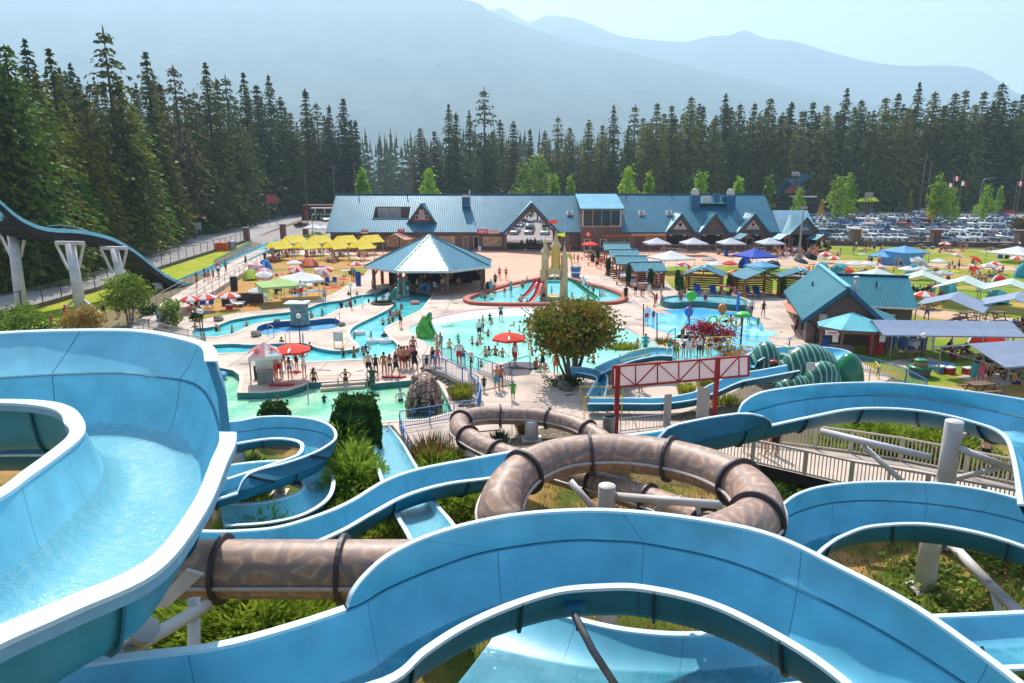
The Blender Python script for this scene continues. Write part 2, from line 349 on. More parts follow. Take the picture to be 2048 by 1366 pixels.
M_mt=mat('forested_mountain',(.018,.032,.02),.95,scale=.004,detail=9,col2=(.05,.065,.05),ramp=(.42,.6),spec=0)
def mountain(name,prof,D,D0,seed,rough=1.0):
 b=MB();b.smooth=True;P=crom(prof,14);rings=[];nt=34
 for i,(u,v) in enumerate(P):
  top=PD(u,v,D);top*=1;row=[]
  dx,dy=top.x/D,1.0
  for k in range(nt+8):
   t=k/nt
   dd=D0+(D-D0)*t
   if t<=1:
    h=(top.z)*(t**1.25)
    q=Vector((dx*dd*.0022,dd*.0022,seed))
    rg=(1-abs(noise.noise(q*1.1)))*.55+(1-abs(noise.noise(q*2.7)))*.28+noise.noise(q*7)*.12
    wgt=math.sin(PI*min(1,t*1.0))**.8
    h+=(rg-.62)*330*rough*wgt*min(1,top.z/700+.25)
    if t==1:h=top.z
   else:h=top.z*max(0,1-(t-1)*4.2)
   row.append((dx*dd,dd,h-5))
  rings.append(row)
 b.loft(rings)
 return tag(b.build(name,M_mt),kind='structure')
mountain('mountain',[(-1500,40),(-900,5),(-300,-20),(0,-25),(300,-25),(600,-22),(800,-16),(940,0),(985,24),(1055,52),(1150,82),(1240,100),(1420,140),(1700,200),(2000,250),(2300,280)],6600,3300,3.1)
mountain('mountain.001',[(600,120),(800,70),(930,30),(985,18),(1010,17),(1055,42),(1095,30),(1130,32),(1160,38),(1200,54),(1240,70),(1300,78),(1370,82),(1420,72),(1460,69),(1490,60),(1530,75),(1590,82),(1650,100),(1720,118),(1800,130),(1900,130),(1960,140),(2010,170),(2048,190),(2200,235),(2500,270),(3000,290)],8500,6800,9.7)

def uvmesh(name,rings,uvs,mats,flip=False,closed=False):
 V=[tuple(p) for r_ in rings for p in r_];n=len(rings[0]);Fc=[];UV=[]
 fu=[q for r_ in uvs for q in r_]
 for i in range(len(rings)-1):
  for k in range(n-1):
   q=[i*n+k,i*n+k+1,(i+1)*n+k+1,(i+1)*n+k]
   if flip:q=q[::-1]
   Fc.append(q);UV+=[fu[j] for j in q]
 me=bpy.data.meshes.new(name);me.from_pydata(V,[],Fc);ul=me.uv_layers.new(name='UVMap')
 ul.data.foreach_set('uv',[c for q in UV for c in q]);me.materials.append(mats);me.polygons.foreach_set('use_smooth',[True]*len(Fc));me.update();return me
def fiberglass(name,base,line,rough=.36,stain=None,seam=2.7,water=False):
 m=bpy.data.materials.new(name);m.use_nodes=True;nt=m.node_tree;N=nt.nodes;L=nt.links;b=N['Principled BSDF']
 b.inputs['Roughness'].default_value=rough;b.inputs['Specular IOR Level'].default_value=.4
 tc=N.new('ShaderNodeTexCoord');sp=N.new('ShaderNodeSeparateXYZ');L.new(tc.outputs['UV'],sp.inputs[0])
 def M(op,a,bb=None):
  n=N.new('ShaderNodeMath');n.operation=op
  for i,x in enumerate((a,bb)):
   if x is None:continue
   if isinstance(x,(int,float)):n.inputs[i].default_value=x
   else:L.new(x,n.inputs[i])
  return n.outputs[0]
 u=M('FRACT',M('DIVIDE',sp.outputs[0],seam));du=M('ABSOLUTE',M('SUBTRACT',u,.5));l1=M('GREATER_THAN',du,.5-.010/seam)
 ns=N.new('ShaderNodeTexNoise');ns.inputs['Scale'].default_value=1.3;ns.inputs['Detail'].default_value=7;L.new(tc.outputs['Object'],ns.inputs['Vector'])
 mp=N.new('ShaderNodeMapping');mp.inputs['Scale'].default_value=(7,.7,1);L.new(tc.outputs['UV'],mp.inputs['Vector'])
 n2=N.new('ShaderNodeTexNoise');n2.inputs['Scale'].default_value=1.5;n2.inputs['Detail'].default_value=5;L.new(mp.outputs[0],n2.inputs['Vector'])
 r1=N.new('ShaderNodeValToRGB');r1.color_ramp.elements[0].position=.3;r1.color_ramp.elements[1].position=.7
 r1.color_ramp.elements[0].color=(*[x*.84 for x in base],1);r1.color_ramp.elements[1].color=(*[min(1,x*1.12) for x in base],1);L.new(ns.outputs['Fac'],r1.inputs['Fac'])
 mx=N.new('ShaderNodeMix');mx.data_type='RGBA';L.new(r1.outputs[0],mx.inputs[6]);mx.inputs[7].default_value=(*[x*.75+.12 for x in base],1) if stain is None else (*stain,1)
 r2=N.new('ShaderNodeMapRange');r2.inputs['From Min'].default_value=.56;r2.inputs['From Max'].default_value=.8;r2.inputs['To Max'].default_value=.5 if stain is None else .75;L.new(n2.outputs['Fac'],r2.inputs['Value']);L.new(r2.outputs[0],mx.inputs[0])
 m2=N.new('ShaderNodeMix');m2.data_type='RGBA';L.new(mx.outputs[2],m2.inputs[6]);m2.inputs[7].default_value=(*line,1);L.new(l1,m2.inputs[0])
 L.new(m2.outputs[2],b.inputs['Base Color'])
 bp=N.new('ShaderNodeBump');bp.inputs['Strength'].default_value=.06;bp.inputs['Distance'].default_value=.1;L.new(ns.outputs['Fac'],bp.inputs['Height']);L.new(bp.outputs[0],b.inputs['Normal'])
 MATS[name]=m;return m
M_in=fiberglass('blue_gelcoat',s2l((108,186,210)),s2l((70,140,168)))
M_in2=fiberglass('pale_blue_gelcoat',s2l((128,200,218)),s2l((70,124,146)))
M_out=fiberglass('teal_laminate',s2l((30,116,144)),s2l((16,60,80)),.45,stain=s2l((20,84,106)))  # outer laminate darker than the gelcoat, deepened further for its shaded side
M_outA=fiberglass('teal_laminate_bounce_lit',s2l((66,158,186)),s2l((40,110,134)),.4)  # same laminate, lightened in colour for light reflected onto the wide flume
M_rim=mat('pale_blue_rim',s2l((202,224,234)),.4,var=.05,scale=3,detail=6)
M_seam=mat('dark_seam',s2l((62,132,162)),.5)
M_rimd=mat('rim_underside',s2l((130,180,205)),.5,var=.08)
M_pipe=mat('grey_painted_steel',s2l((222,214,210)),.55,scale=.8,detail=8,col2=s2l((188,180,174)),ramp=(.35,.7),bump=.1,bscale=4)
def flow_mat():
 m=mat('sliding_water',s2l((40,136,158)),.08,scale=1.5,detail=6,col2=s2l((96,180,198)),ramp=(.4,.75));N=m.node_tree.nodes;L=m.node_tree.links;b=N['Principled BSDF']
 tc=N.new('ShaderNodeTexCoord');n=N.new('ShaderNodeTexNoise');n.inputs['Scale'].default_value=9;n.inputs['Detail'].default_value=3;L.new(tc.outputs['Object'],n.inputs['Vector'])
 bp=N.new('ShaderNodeBump');bp.inputs['Strength'].default_value=.5;bp.inputs['Distance'].default_value=.03;L.new(n.outputs['Fac'],bp.inputs['Height']);L.new(bp.outputs[0],b.inputs['Normal']);b.inputs['Alpha'].default_value=.62;return m
M_flow=flow_mat()
M_flowA=mat('shallow_running_water',s2l((132,204,220)),.1,scale=5.5,detail=9,col2=s2l((172,220,230)),ramp=(.42,.74),bump=.4,bscale=24,alpha=.55)
def strip(name,line,wv,th,m,parent,up=Vector((0,0,1))):
 """a flat lip of width wv (vector list) and thickness th along line"""
 rings=[]
 for p,q in zip(line,wv):rings.append([p+q*.5+up*th,p-q*.5+up*th,p-q*.5-up*th,p+q*.5-up*th,p+q*.5+up*th])
 b=MB();b.loft(rings);b.face([0,1,2,3]);k=(len(rings)-1)*5;b.face([k+3,k+2,k+1,k]);return b.build(name,m,parent)
def flume(name,st,h,label,cat='water slide',group=None,raised=[],per=6,lip=.16,water=None,K=16,inm=None,p=3.2,wl=None,outm=None,skirt=0):
 S=crom(st,per);A=[G(s[0],s[1],s[2]) for s in S];B=[G(s[3],s[4],s[5]) for s in S];n=len(S)
 if DEBUG:DBG.append((name,'W',[round((Vector(A[i][:2])-Vector(B[i][:2])).length,2) for i in range(0,n,per)]))
 A0=A[0].copy();root=empty(name,(0,0,0),0,label,cat,group)
 arc=[0]
 for i in range(1,n):arc.append(arc[-1]+((A[i]+B[i])/2-(A[i-1]+B[i-1])/2).length)
 def section(i,ex,dh):
  a,b=A[i],B[i];d=(b-a);d.z=0;d.normalize();a=a-d*ex;b=b+d*ex;row=[]
  for k in range(K+1):
   x=.5-.5*math.cos(PI*k/K);q=a.lerp(b,x);q.z=q.z-(h+dh)*(1-abs(2*x-1)**p);row.append(q)
  return row
 ri=[section(i,0,0) for i in range(n)];ro=[section(i,.07,.06) for i in range(n)]
 uv=[[(arc[i],k/K) for k in range(K+1)] for i in range(n)]
 v1=(B[0]-A[0]).cross((A[1]-A[0]));fl=v1.z>0
 link(bpy.data.objects.new('channel',uvmesh('channel',ri,uv,inm or M_in,flip=not fl)),root)
 me=uvmesh('shell',ro,uv,outm or M_out,flip=fl);so_=link(bpy.data.objects.new('shell',me),root)
 last=-9
 for i in range(1,n-1):
  if arc[i]-last>=2.6:
   b=MB();last=arc[i];t=(A[i+1]-A[i-1]);t.z=0;t.normalize();o2=section(i,.15,.14);o1=section(i,.075,.065)
   b.loft([[q-t*.025 for q in o1],[q-t*.025 for q in o2],[q+t*.025 for q in o2],[q+t*.025 for q in o1]])
   b.build('joint_flange',outm or M_out,so_)
 wv=[]
 for i in range(n):d=A[i]-B[i];d.z=0;d.normalize();wv.append(d*lip)
 for side,E,sg in (('A',A,1),('B',B,-1)):
  cov=[False]*n
  for (sd,i0,i1,top) in raised:
   if sd==side:
    for i in range(i0*per+1,min(n,i1*per)):cov[i]=True
    strip('joint_seam',[E[i]-wv[i]*sg*.06 for i in range(i0*per,i1*per+1)],[wv[i]*.16 for i in range(i0*per,i1*per+1)],.016,M_seam,root)
  i=0
  while i<n:
   if cov[i]:i+=1;continue
   j=i
   while j+1<n and not cov[j+1]:j+=1
   if j>i and skirt:strip('rim_skirt',[E[k]+wv[k]*sg*.82-Vector((0,0,skirt/2)) for k in range(i,j+1)],[q*.09 for q in wv[i:j+1]],skirt/2,M_rimd,root)
   if j>i:strip('rim',[E[k]+wv[k]*sg*.4 for k in range(i,j+1)],wv[i:j+1],.03,M_rim,root)
   i=j+1
 for (side,i0,i1,top) in raised:
  T=crom(top,6);a=i0*per;bnd=i1*per;base=(A if side=='A' else B)[a:bnd+1];sg=1 if side=='A' else-1;m=len(base);tp=[]
  for k in range(m):
   f=k/(m-1)*(len(T)-1);j=min(int(f),len(T)-2);tt=f-j;q=tuple(T[j][e]*(1-tt)+T[j+1][e]*tt for e in range(3));tp.append(G(*q))
  wl_=[wv[a+k]*sg for k in range(m)]
  R1=[[base[k]+Vector((0,0,.03)),base[k].lerp(tp[k],.5)+wl_[k]*.25,tp[k]] for k in range(m)]
  R2=[[q+w_*.55 for q in row] for row,w_ in zip(R1,wl_)]
  uvr=[[(arc[a+k],.0),(arc[a+k],.1),(arc[a+k],.2)] for k in range(m)]
  rw=link(bpy.data.objects.new('raised_wall',uvmesh('raised_wall',R1,uvr,inm or M_in,flip=(fl if side=='A' else not fl))),root)
  link(bpy.data.objects.new('wall_back',uvmesh('wall_back',R2,uvr,outm or M_out,flip=(not fl if side=='A' else fl))),rw)
  strip('rim',[tp[k]+wl_[k]*.3 for k in range(m)],[w_*.8 for w_ in wl_],.025,M_rim,rw)
  for k in (0,m-1):ec=MB();ec.poly(R1[k]+R2[k][::-1]);ec.build('end_flange',outm or M_out,rw)
  for k in range(per*2,m-1,per*2):
   b=MB();q=[x+wl_[k].normalized()*.075 for x in R2[k]];b.beam(q[0],q[1],.04,.1);b.beam(q[1],q[2],.04,.1);b.build('stiffener',outm or M_out,rw)
 if water:
  lo,hi,lev=water[:3];rows=[];uw=[]
  for i in range(n):
   if wl and not (wl[0]*per<=i<=wl[1]*per):continue
   row=section(i,0,-lev);rows.append([row[k] for k in range(lo,hi+1)]);uw.append([(arc[i],k/K) for k in range(lo,hi+1)])
  o=link(bpy.data.objects.new('water',uvmesh('water',rows,uw,water[3] if len(water)>3 else M_flow,flip=not fl)),root)
 return root,A,B
DEBUG=False;DBG=[]
SLIDE={}
SLIDE['A'] = flume('flume', [(-220, 1420, 9.0, -260, 1130, 9.0), (-60, 1290, 8.9, -130, 1065, 8.9), (120, 1207, 8.75, 0, 998, 8.75), (290, 1130, 8.6, 60, 955, 8.6), (382, 1020, 8.4, 115, 915, 8.4), (425, 925, 8.2, 158, 880, 8.2), (442, 866, 8.1, 168, 858, 8.15), (403, 777, 8.15, 160, 836, 8.15), (300, 752, 8.2, 140, 817, 8.2), (205, 746, 8.2, 95, 805, 8.2), (0, 756, 8.2, 0, 801, 8.2), (-200, 775, 8.2, -200, 806, 8.2)], 1.4,
 'widest pale blue open flume doubling back in the left foreground',lip=.36,K=24,p=4.6,inm=M_in2,outm=M_outA,skirt=.17,water=(7,19,.05,M_flowA),
 raised=[('A', 6, 11, [(412, 724, 9.3), (408, 700, 9.2), (385, 686, 9.15), (300, 667, 9.15), (200, 662, 9.15), (0, 668, 9.15), (-200, 690, 9.15)])])
SLIDE['B'] = flume('flume', [(-60, 1345, 6.6, -20, 1500, 6.6), (120, 1335, 6.5, 190, 1490, 6.5), (287, 1315, 6.4, 370, 1455, 6.4), (468, 1290, 6.3, 548, 1412, 6.3), (692, 1222, 6.15, 765, 1360, 6.15), (774, 1179, 6.05, 845, 1300, 6.05), (873, 1137, 6, 920, 1252, 6), (976, 1104, 6, 1010, 1211, 6), (1123, 1083, 6, 1110, 1180, 6), (1220, 1083, 6, 1200, 1171, 6), (1300, 1090, 6.0, 1290, 1173, 6), (1451, 1122, 6, 1420, 1203, 6.0), (1595, 1179, 6, 1545, 1262, 6), (1753, 1258, 6, 1665, 1338, 6), (1923, 1364, 6, 1790, 1450, 6), (2100, 1490, 6, 1920, 1580, 6)], .92,
 'blue open flume sweeping across the bottom centre foreground in a wide arch',water=(6,13,.04),
 raised=[('A', 4, 15, [(695, 1216, 6.2), (703, 1192, 6.45), (730, 1155, 6.6), (780, 1112, 6.66), (870, 1070, 6.66), (1000, 1037, 6.66), (1130, 1024, 6.66), (1250, 1025, 6.66), (1400, 1042, 6.66), (1542, 1073, 6.66), (1678, 1137, 6.66), (1829, 1218, 6.66), (1980, 1326, 6.66), (2110, 1430, 6.66)])])
SLIDE['C'] = flume('flume', [(2300, 1130, 3.6, 2250, 1190, 3.6), (2048, 1045, 3.4, 2048, 1092, 3.4), (1904, 1014, 3.35, 1880, 1050, 3.3), (1768, 1002, 3.3, 1753, 1050, 3.3), (1678, 1005, 3.25, 1690, 1068, 3.25), (1621, 1016, 3.2, 1655, 1088, 3.2), (1572, 1037, 3.1, 1630, 1110, 3.1), (1540, 1070, 3.0, 1605, 1140, 3), (1510, 1120, 2.9, 1600, 1190, 2.9)], .8,
 'blue open flume curving from the right edge down under the foreground arch',water=(6,13,.04),
 raised=[('A', 0, 8, [(2300, 1095, 4.2), (2048, 1003, 4.0), (1900, 971, 3.95), (1760, 965, 3.9), (1660, 972, 3.85), (1600, 988, 3.8), (1566, 1012, 3.7), (1535, 1045, 3.55), (1510, 1105, 3.1)])])
SLIDE['D'] = flume('flume', [(2230, 1010, 4.9, 2046, 1010, 4.9), (2220, 900, 4.7, 2030, 915, 4.7), (2150, 855, 4.55, 2008, 868, 4.55), (2045, 835, 4.5, 1946, 843, 4.5), (1904, 806, 4.4, 1863, 824, 4.45), (1780, 792, 4.4, 1780, 816, 4.4), (1656, 795, 4.35, 1697, 818, 4.35), (1573, 806, 4.3, 1614, 834, 4.3), (1500, 825, 4.05, 1540, 850, 4.05), (1400, 845, 3.85, 1440, 872, 3.85), (1310, 865, 3.6, 1350, 893, 3.6), (1200, 878, 3.35, 1230, 908, 3.35), (1078, 896, 3.1, 1110, 930, 3.1), (942, 920, 2.95, 985, 954, 2.95), (839, 940, 2.85, 890, 967, 2.85), (771, 964, 2.75, 810, 990, 2.75), (703, 1005, 2.65, 745, 1024, 2.65), (640, 1032, 2.55, 678, 1062, 2.55), (560, 1056, 2.45, 600, 1092, 2.45), (480, 1064, 2.35, 500, 1102, 2.35), (410, 1065, 2.3, 400, 1104, 2.3), (330, 1060, 2.2, 300, 1100, 2.2)], .75,
 'longest blue flume, turning at far right and running down left behind the tubes',water=(7,12,.03),
 raised=[('A', 1, 8, [(2220, 868, 5.3), (2150, 826, 5.2), (2048, 800, 5.15), (1904, 779, 5.05), (1780, 766, 5.05), (1656, 768, 5.0), (1573, 777, 4.95), (1520, 787, 4.85), (1488, 806, 4.6), (1478, 826, 4.25)]),
   ('B', 8, 10, [(1541, 846, 4.15), (1530, 834, 4.5), (1490, 826, 4.6), (1440, 831, 4.55), (1390, 840, 4.5), (1340, 852, 4.35), (1322, 868, 4.05), (1310, 880, 3.75)])])
SLIDE['F'] = flume('flume', [(380, 868, 2.6, 370, 905, 2.6), (468, 865, 2.55, 458, 889, 2.55), (547, 856, 2.5, 535, 877, 2.5), (615, 860, 2.45, 581, 878, 2.45), (656, 872, 2.4, 605, 886, 2.4), (668, 889, 2.4, 607, 899, 2.35), (652, 917, 2.35, 600, 909, 2.3), (612, 940, 2.3, 581, 918, 2.25), (547, 962, 2.25, 513, 941, 2.2), (475, 985, 2.2, 460, 958, 2.15), (400, 1008, 2.1, 390, 980, 2.1)], .5,
 'blue helix flume, upper turn, beside the clipped dark hedge',water=(7,12,.03),
 raised=[('A', 0, 9, [(380, 846, 3.05), (468, 844, 3.0), (520, 835, 3.0), (581, 834, 2.95), (632, 841, 2.9), (662, 855, 2.9), (669, 876, 2.85), (650, 893, 2.8), (615, 910, 2.75), (564, 927, 2.7), (513, 940, 2.65), (488, 955, 2.55), (475, 982, 2.25)])])
SLIDE['F2'] = flume('flume', [(400, 940, 1.95, 400, 975, 1.95), (520, 925, 1.85, 520, 950, 1.85), (610, 925, 1.75, 590, 955, 1.75), (655, 940, 1.65, 610, 968, 1.65), (664, 965, 1.60, 606, 980, 1.60), (650, 1000, 1.55, 590, 990, 1.55), (600, 1030, 1.45, 545, 1003, 1.45), (530, 1045, 1.40, 500, 1008, 1.40), (450, 1050, 1.35, 440, 1010, 1.35)], .5,
 'lower turn of blue helix flume, shaded beneath the upper turn', inm=M_in2)
SLIDE['N']=flume('flume',[(-320,838,6.6,-320,915,6.6),(-100,846,6.6,-100,910,6.6),(60,850,6.6,60,907,6.6),(200,858,6.6,200,910,6.6),(330,870,6.5,320,925,6.5)],.7,'shade-coloured lower flume glimpsed inside the turn of the wide pale flume',inm=M_out,raised=[('A',0,3,[(-320,812,7.1),(-100,812,7.1),(60,815,7.1),(200,830,7.0)])])  # channel painted in the dark laminate to stand for shade beneath the wide flume
SLIDE['G'] = flume('flume', [(2300, 1215, 3.3, 2300, 1318, 3.3), (1991, 1231, 3.2, 2010, 1333, 3.2), (1800, 1240, 3.2, 1800, 1345, 3.2), (1600, 1256, 3.15, 1590, 1366, 3.15), (1400, 1272, 3.1, 1380, 1392, 3.1), (1270, 1266, 3.1, 1230, 1402, 3.1), (1160, 1244, 3.1, 1060, 1420, 3.1), (1020, 1200, 3.1, 840, 1420, 3.1)], .5,
 'straight blue flume low at bottom right passing beneath the foreground arch', water=(6, 12, .03))
SLIDE['S'] = flume('splash_slide', [(840, 1120, 3.0, 930, 1100, 3.0), (822, 1073, 2.7, 902, 1050, 2.7), (798, 1032, 2.2, 870, 1010, 2.2), (772, 975, 1.75, 848, 965, 1.75), (756, 925, 1.4, 826, 928, 1.4), (752, 893, 1.15, 808, 896, 1.15), (755, 866, .75, 793, 873, .75), (761, 838, .25, 776, 850, .25)], .32,
 'pale straight slide dropping into the green landing pool beside the hedge', inm=M_in2, outm=M_in, water=(3, 13, .04, M_flowA), p=6, lip=.14)
SLIDE['J'] = flume('flume', [(1575, 731, 2.4, 1598, 741, 2.4), (1520, 741, 2.0, 1530, 754, 2.0), (1471, 749, 1.6, 1480, 764, 1.6), (1425, 768, 1.2, 1435, 783, 1.2), (1389, 785, .95, 1392, 798, .95), (1325, 796, .8, 1325, 807, .8), (1250, 797, .78, 1250, 807, .78), (1179, 797, .75, 1175, 807, .75)], .5,
 'small blue flume with long straight run-out behind the red framed banner', lip=.12, water=(6, 12, .05))
SLIDE['K'] = flume('flume', [(1140, 734, 1.35, 1150, 744, 1.35), (1170, 736, 1.3, 1172, 747, 1.3), (1198, 742, 1.25, 1190, 752, 1.25), (1213, 753, 1.15, 1195, 759, 1.2), (1213, 766, 1.0, 1190, 766, 1.1), (1210, 781, .85, 1184, 778, .9), (1206, 796, .7, 1177, 790, .75)], .4,
 'short blue flume bending toward the camera left of the red post', lip=.12, water=(6, 12, .05))
SLIDE['L'] = flume('flume', [(1345, 697, 1.7, 1345, 712, 1.7), (1318, 695, 1.7, 1318, 711, 1.7), (1285, 698, 1.65, 1288, 716, 1.6), (1250, 709, 1.6, 1256, 724, 1.5), (1215, 724, 1.5, 1222, 737, 1.45), (1190, 736, 1.4, 1200, 747, 1.4)], .5,
 'dark teal sided flume beside the yellow planter behind the banner', lip=.12)
SLIDE['M'] = flume('flume', [(1494, 712, 1.70, 1515, 722, 1.70), (1519, 699, 1.70, 1535, 713, 1.70), (1578, 694, 1.70, 1580, 707, 1.70), (1636, 694, 1.65, 1630, 707.5, 1.65), (1685, 700, 1.60, 1660, 712, 1.60), (1703, 709, 1.60, 1668, 717, 1.60), (1700, 722, 1.55, 1660, 722, 1.55), (1672, 733, 1.50, 1640, 727, 1.50)], .6,
 'blue loop flume curving behind the green turtle shells', lip=.14)

def snake_mat():
 m=bpy.data.materials.new('snake_paint');m.use_nodes=True;nt=m.node_tree;N=nt.nodes;L=nt.links;b=N['Principled BSDF'];b.inputs['Roughness'].default_value=.5
 tc=N.new('ShaderNodeTexCoord');mp=N.new('ShaderNodeMapping');mp.inputs['Scale'].default_value=(1.2,6.5,1);L.new(tc.outputs['UV'],mp.inputs['Vector'])
 br=N.new('ShaderNodeTexVoronoi');br.voronoi_dimensions='2D';br.inputs['Scale'].default_value=1;br.inputs['Randomness'].default_value=.8;L.new(mp.outputs[0],br.inputs['Vector'])
 e=N.new('ShaderNodeTexVoronoi');e.voronoi_dimensions='2D';e.feature='DISTANCE_TO_EDGE';e.inputs['Scale'].default_value=1;e.inputs['Randomness'].default_value=.8;L.new(mp.outputs[0],e.inputs['Vector'])
 rp=N.new('ShaderNodeValToRGB');cr=rp.color_ramp;cr.elements[0].position=.09;cr.elements[0].color=(*s2l((160,132,118)),1);cr.elements[1].position=.17;cr.elements[1].color=(*s2l((208,172,146)),1)
 q=cr.elements.new(.25);q.color=(*s2l((196,152,122)),1);q=cr.elements.new(.42);q.color=(*s2l((174,136,112)),1);L.new(e.outputs['Distance'],rp.inputs['Fac'])
 ns=N.new('ShaderNodeTexNoise');ns.inputs['Scale'].default_value=4;ns.inputs['Detail'].default_value=8;L.new(tc.outputs['Object'],ns.inputs['Vector'])
 mr=N.new('ShaderNodeMapRange');mr.inputs['From Min'].default_value=.36;mr.inputs['From Max'].default_value=.66;mr.inputs['To Max'].default_value=.92;L.new(ns.outputs['Fac'],mr.inputs['Value'])
 mx=N.new('ShaderNodeMix');mx.data_type='RGBA';L.new(rp.outputs[0],mx.inputs[6]);mx.inputs[7].default_value=(*s2l((146,120,108)),1);L.new(mr.outputs[0],mx.inputs[0])
 L.new(mx.outputs[2],b.inputs['Base Color']);return m
M_snake=snake_mat();M_flg=mat('dark_flange',s2l((66,56,60)),.5,var=.2);M_ridge=mat('pale_ridge',s2l((200,186,178)),.5)
def tubeslide(name,pts,label,fl_at,per=8):
 S=crom(pts,per);P=[G(s[0],s[1],s[2]) for s in S];rr=[s[3] for s in S];n=len(P);NK=28;root=empty(name,(0,0,0),0,label,'tube slide')
 arc=[0]
 for i in range(1,n):arc.append(arc[-1]+(P[i]-P[i-1]).length)
 rings=[];uv=[];fr=[]
 for i in range(n):
  t=(P[min(i+1,n-1)]-P[max(i-1,0)]).normalized();x=t.cross(Vector((0,0,1))).normalized();y=x.cross(t);fr.append((x,y,t))
  rings.append([P[i]+(x*math.cos(2*PI*k/NK)+y*math.sin(2*PI*k/NK))*rr[i] for k in range(NK+1)]);uv.append([(arc[i],k/NK) for k in range(NK+1)])
 link(bpy.data.objects.new('tube',uvmesh('tube',rings,uv,M_snake)),root)
 for sgn in (0,1):
  b=MB()
  b.tube([P[i]+fr[i][0]*(rr[i]+.05)*(1 if sgn else-1)-fr[i][1]*rr[i]*.1 for i in range(n)],.045,6);b.build('seam_ridge',M_ridge,root)
 last=-9
 for i in range(1,n-1):
  if arc[i]-last>=fl_at:
   last=arc[i];b=MB();b.smooth=True;x,y,t=fr[i];r0,r1=rr[i]-.02,rr[i]+.13
   rg=[[P[i]+t*dz+(x*math.cos(2*PI*k/NK)+y*math.sin(2*PI*k/NK))*r_ for k in range(NK+1)] for (dz,r_) in ((-.045,r0),(-.045,r1),(.045,r1),(.045,r0))]
   b.smooth=False;b.loft(rg);b.build('flange',M_flg,root)
 if DEBUG:DBG.append((name,[(round(p.x,1),round(p.y,1),round(p.z,1)) for p in P[::per]]))
 return root
tubeslide('tube_slide', [(200, 1135, 5.0, .62), (345, 1137, 5.0, .62), (560, 1138, 5.0, .62), (810, 1138, 5.0, .62), (1000, 1140, 5.0, .62), (1200, 1135, 5.0, .62), (1400, 1092, 4.95, .62), (1500, 1050, 4.9, .62), (1517, 1012, 4.85, .62), (1490, 975, 4.8, .62), (1430, 943, 4.75, .62), (1350, 920, 4.7, .61), (1270, 908, 4.65, .61), (1190, 906, 4.6, .61), (1110, 917, 4.5, .61), (1048, 944, 4.4, .62), (1010, 985, 4.2, .62), (1000, 1030, 3.9, .62), (1025, 1075, 3.4, .62), (1040, 1085, 2.6, .62), (1120, 1125, 2.5, .58), (1250, 1140, 2.4, .54), (1380, 1110, 2.3, .52), (1420, 1065, 2.2, .51), (1385, 1035, 2.1, .5), (1320, 1008, 1.95, .5), (1220, 976, 1.8, .5), (1130, 950, 1.7, .5), (1040, 922, 1.55, .5), (975, 897, 1.45, .49), (932, 872, 1.35, .48), (918, 853, 1.3, .48), (930, 838, 1.25, .48), (970, 831, 1.2, .48), (1020, 831, 1.15, .47), (1080, 834, 1.1, .46), (1140, 847, 1.0, .46), (1180, 864, .95, .46), (1210, 884, .9, .46), (1230, 910, .9, .46)],
 'brown snakeskin painted tube slide coiling in two loops', 2.45)

def column(u,v,zb,zt,r,label,arms=(),d=None,grp='steel posts holding up the slides'):
 p=G(u,v,zb) if d is None else PD(u,v,d)
 if d is not None:p.z=zb
 root=empty('slide_support',(p.x,p.y,zb),0,label,'slide support',grp)
 b=MB();b.smooth=True;b.lathe([(r*1.06,0),(r,zt-zb),(r*.97,zt-zb+.02),(1e-4,zt-zb+.06)],n=20);b.build('post',M_pipe,root)
 b=MB();b.box((0,0,.02),(r*3,r*3,.04));b.build('base_plate',M_pipe,root)
 for (q,rr) in arms:
  b=MB();b.smooth=True;b.tube([Vector(q[0])-p*1.0+Vector((0,0,0)),Vector(q[1])-p],rr,12);b.build('brace',M_pipe,root)
 return p
def col_arms(u,vb,vtop,r,label,arms,zb=0.0):
 """post whose foot is seen at (u, vb); arms as pixel pairs on the vertical plane through the post"""
 p=G(u,vb,zb);zt=PD(u,vtop,p.y).z
 return column(u,vb,zb,zt,r,label,[((PD(a,b_,p.y+dy0),PD(c,d_,p.y+dy1)),rr) for (a,b_,dy0,c,d_,dy1,rr) in arms])
col_arms(1848,1178,1040,.3,'thick grey steel post standing on dry grass under the right flume',[(1900,1085,0,1985,1175,-2.2,.16),(1985,1175,-2.2,2075,1262,-4.6,.16),(1985,1170,-2.2,1998,1230,-3,.1)])
col_arms(1872,1090,843,.3,'tall grey steel post with round cap rising between the two right flumes',[(1862,915,0,1640,862,1.5,.13),(1890,885,0,2040,945,-1,.13),(1868,968,0,2000,935,0,.1),(1725,890,1,1815,972,0,.1),(1888,915,0,1915,880,.6,.09),(1890,880,0,1935,868,1,.1)])
col_arms(1209,1130,972,.3,'grey steel post with round cap inside the brown tube loop',[(1225,992,0,1445,1010,-1.5,.14),(1197,1028,0,1140,962,.5,.12),(1310,1020,-.6,1365,995,-.9,.09),(1395,1012,-1.2,1405,1070,-1.2,.09)])
col_arms(447,1064,800,.32,'tall grey steel post beside the helix under the wide pale flume',[])
col_arms(626,1030,972,.16,'thin grey post carrying the helix lower turn',[(626,985,0,580,968,1,.05)])
col_arms(485,990,905,.24,'short grey post in shrubs inside the helix turn',[])
col_arms(1063,878,842,.34,'short grey concrete stub under the far tube loop',[])
col_arms(1210,1330,1180,.3,'yellowish grey post in shadow under the foreground arch',[(1215,1215,0,1130,1240,-.6,.09)],zb=0)
col_arms(560,985,945,.22,'grey stub post under the brown tube near the reeds',[])
r_=empty('slide_support',(0,0,0),0,'slanted grey strut and bracket hanging under the foreground arch','slide support','steel posts holding up the slides')
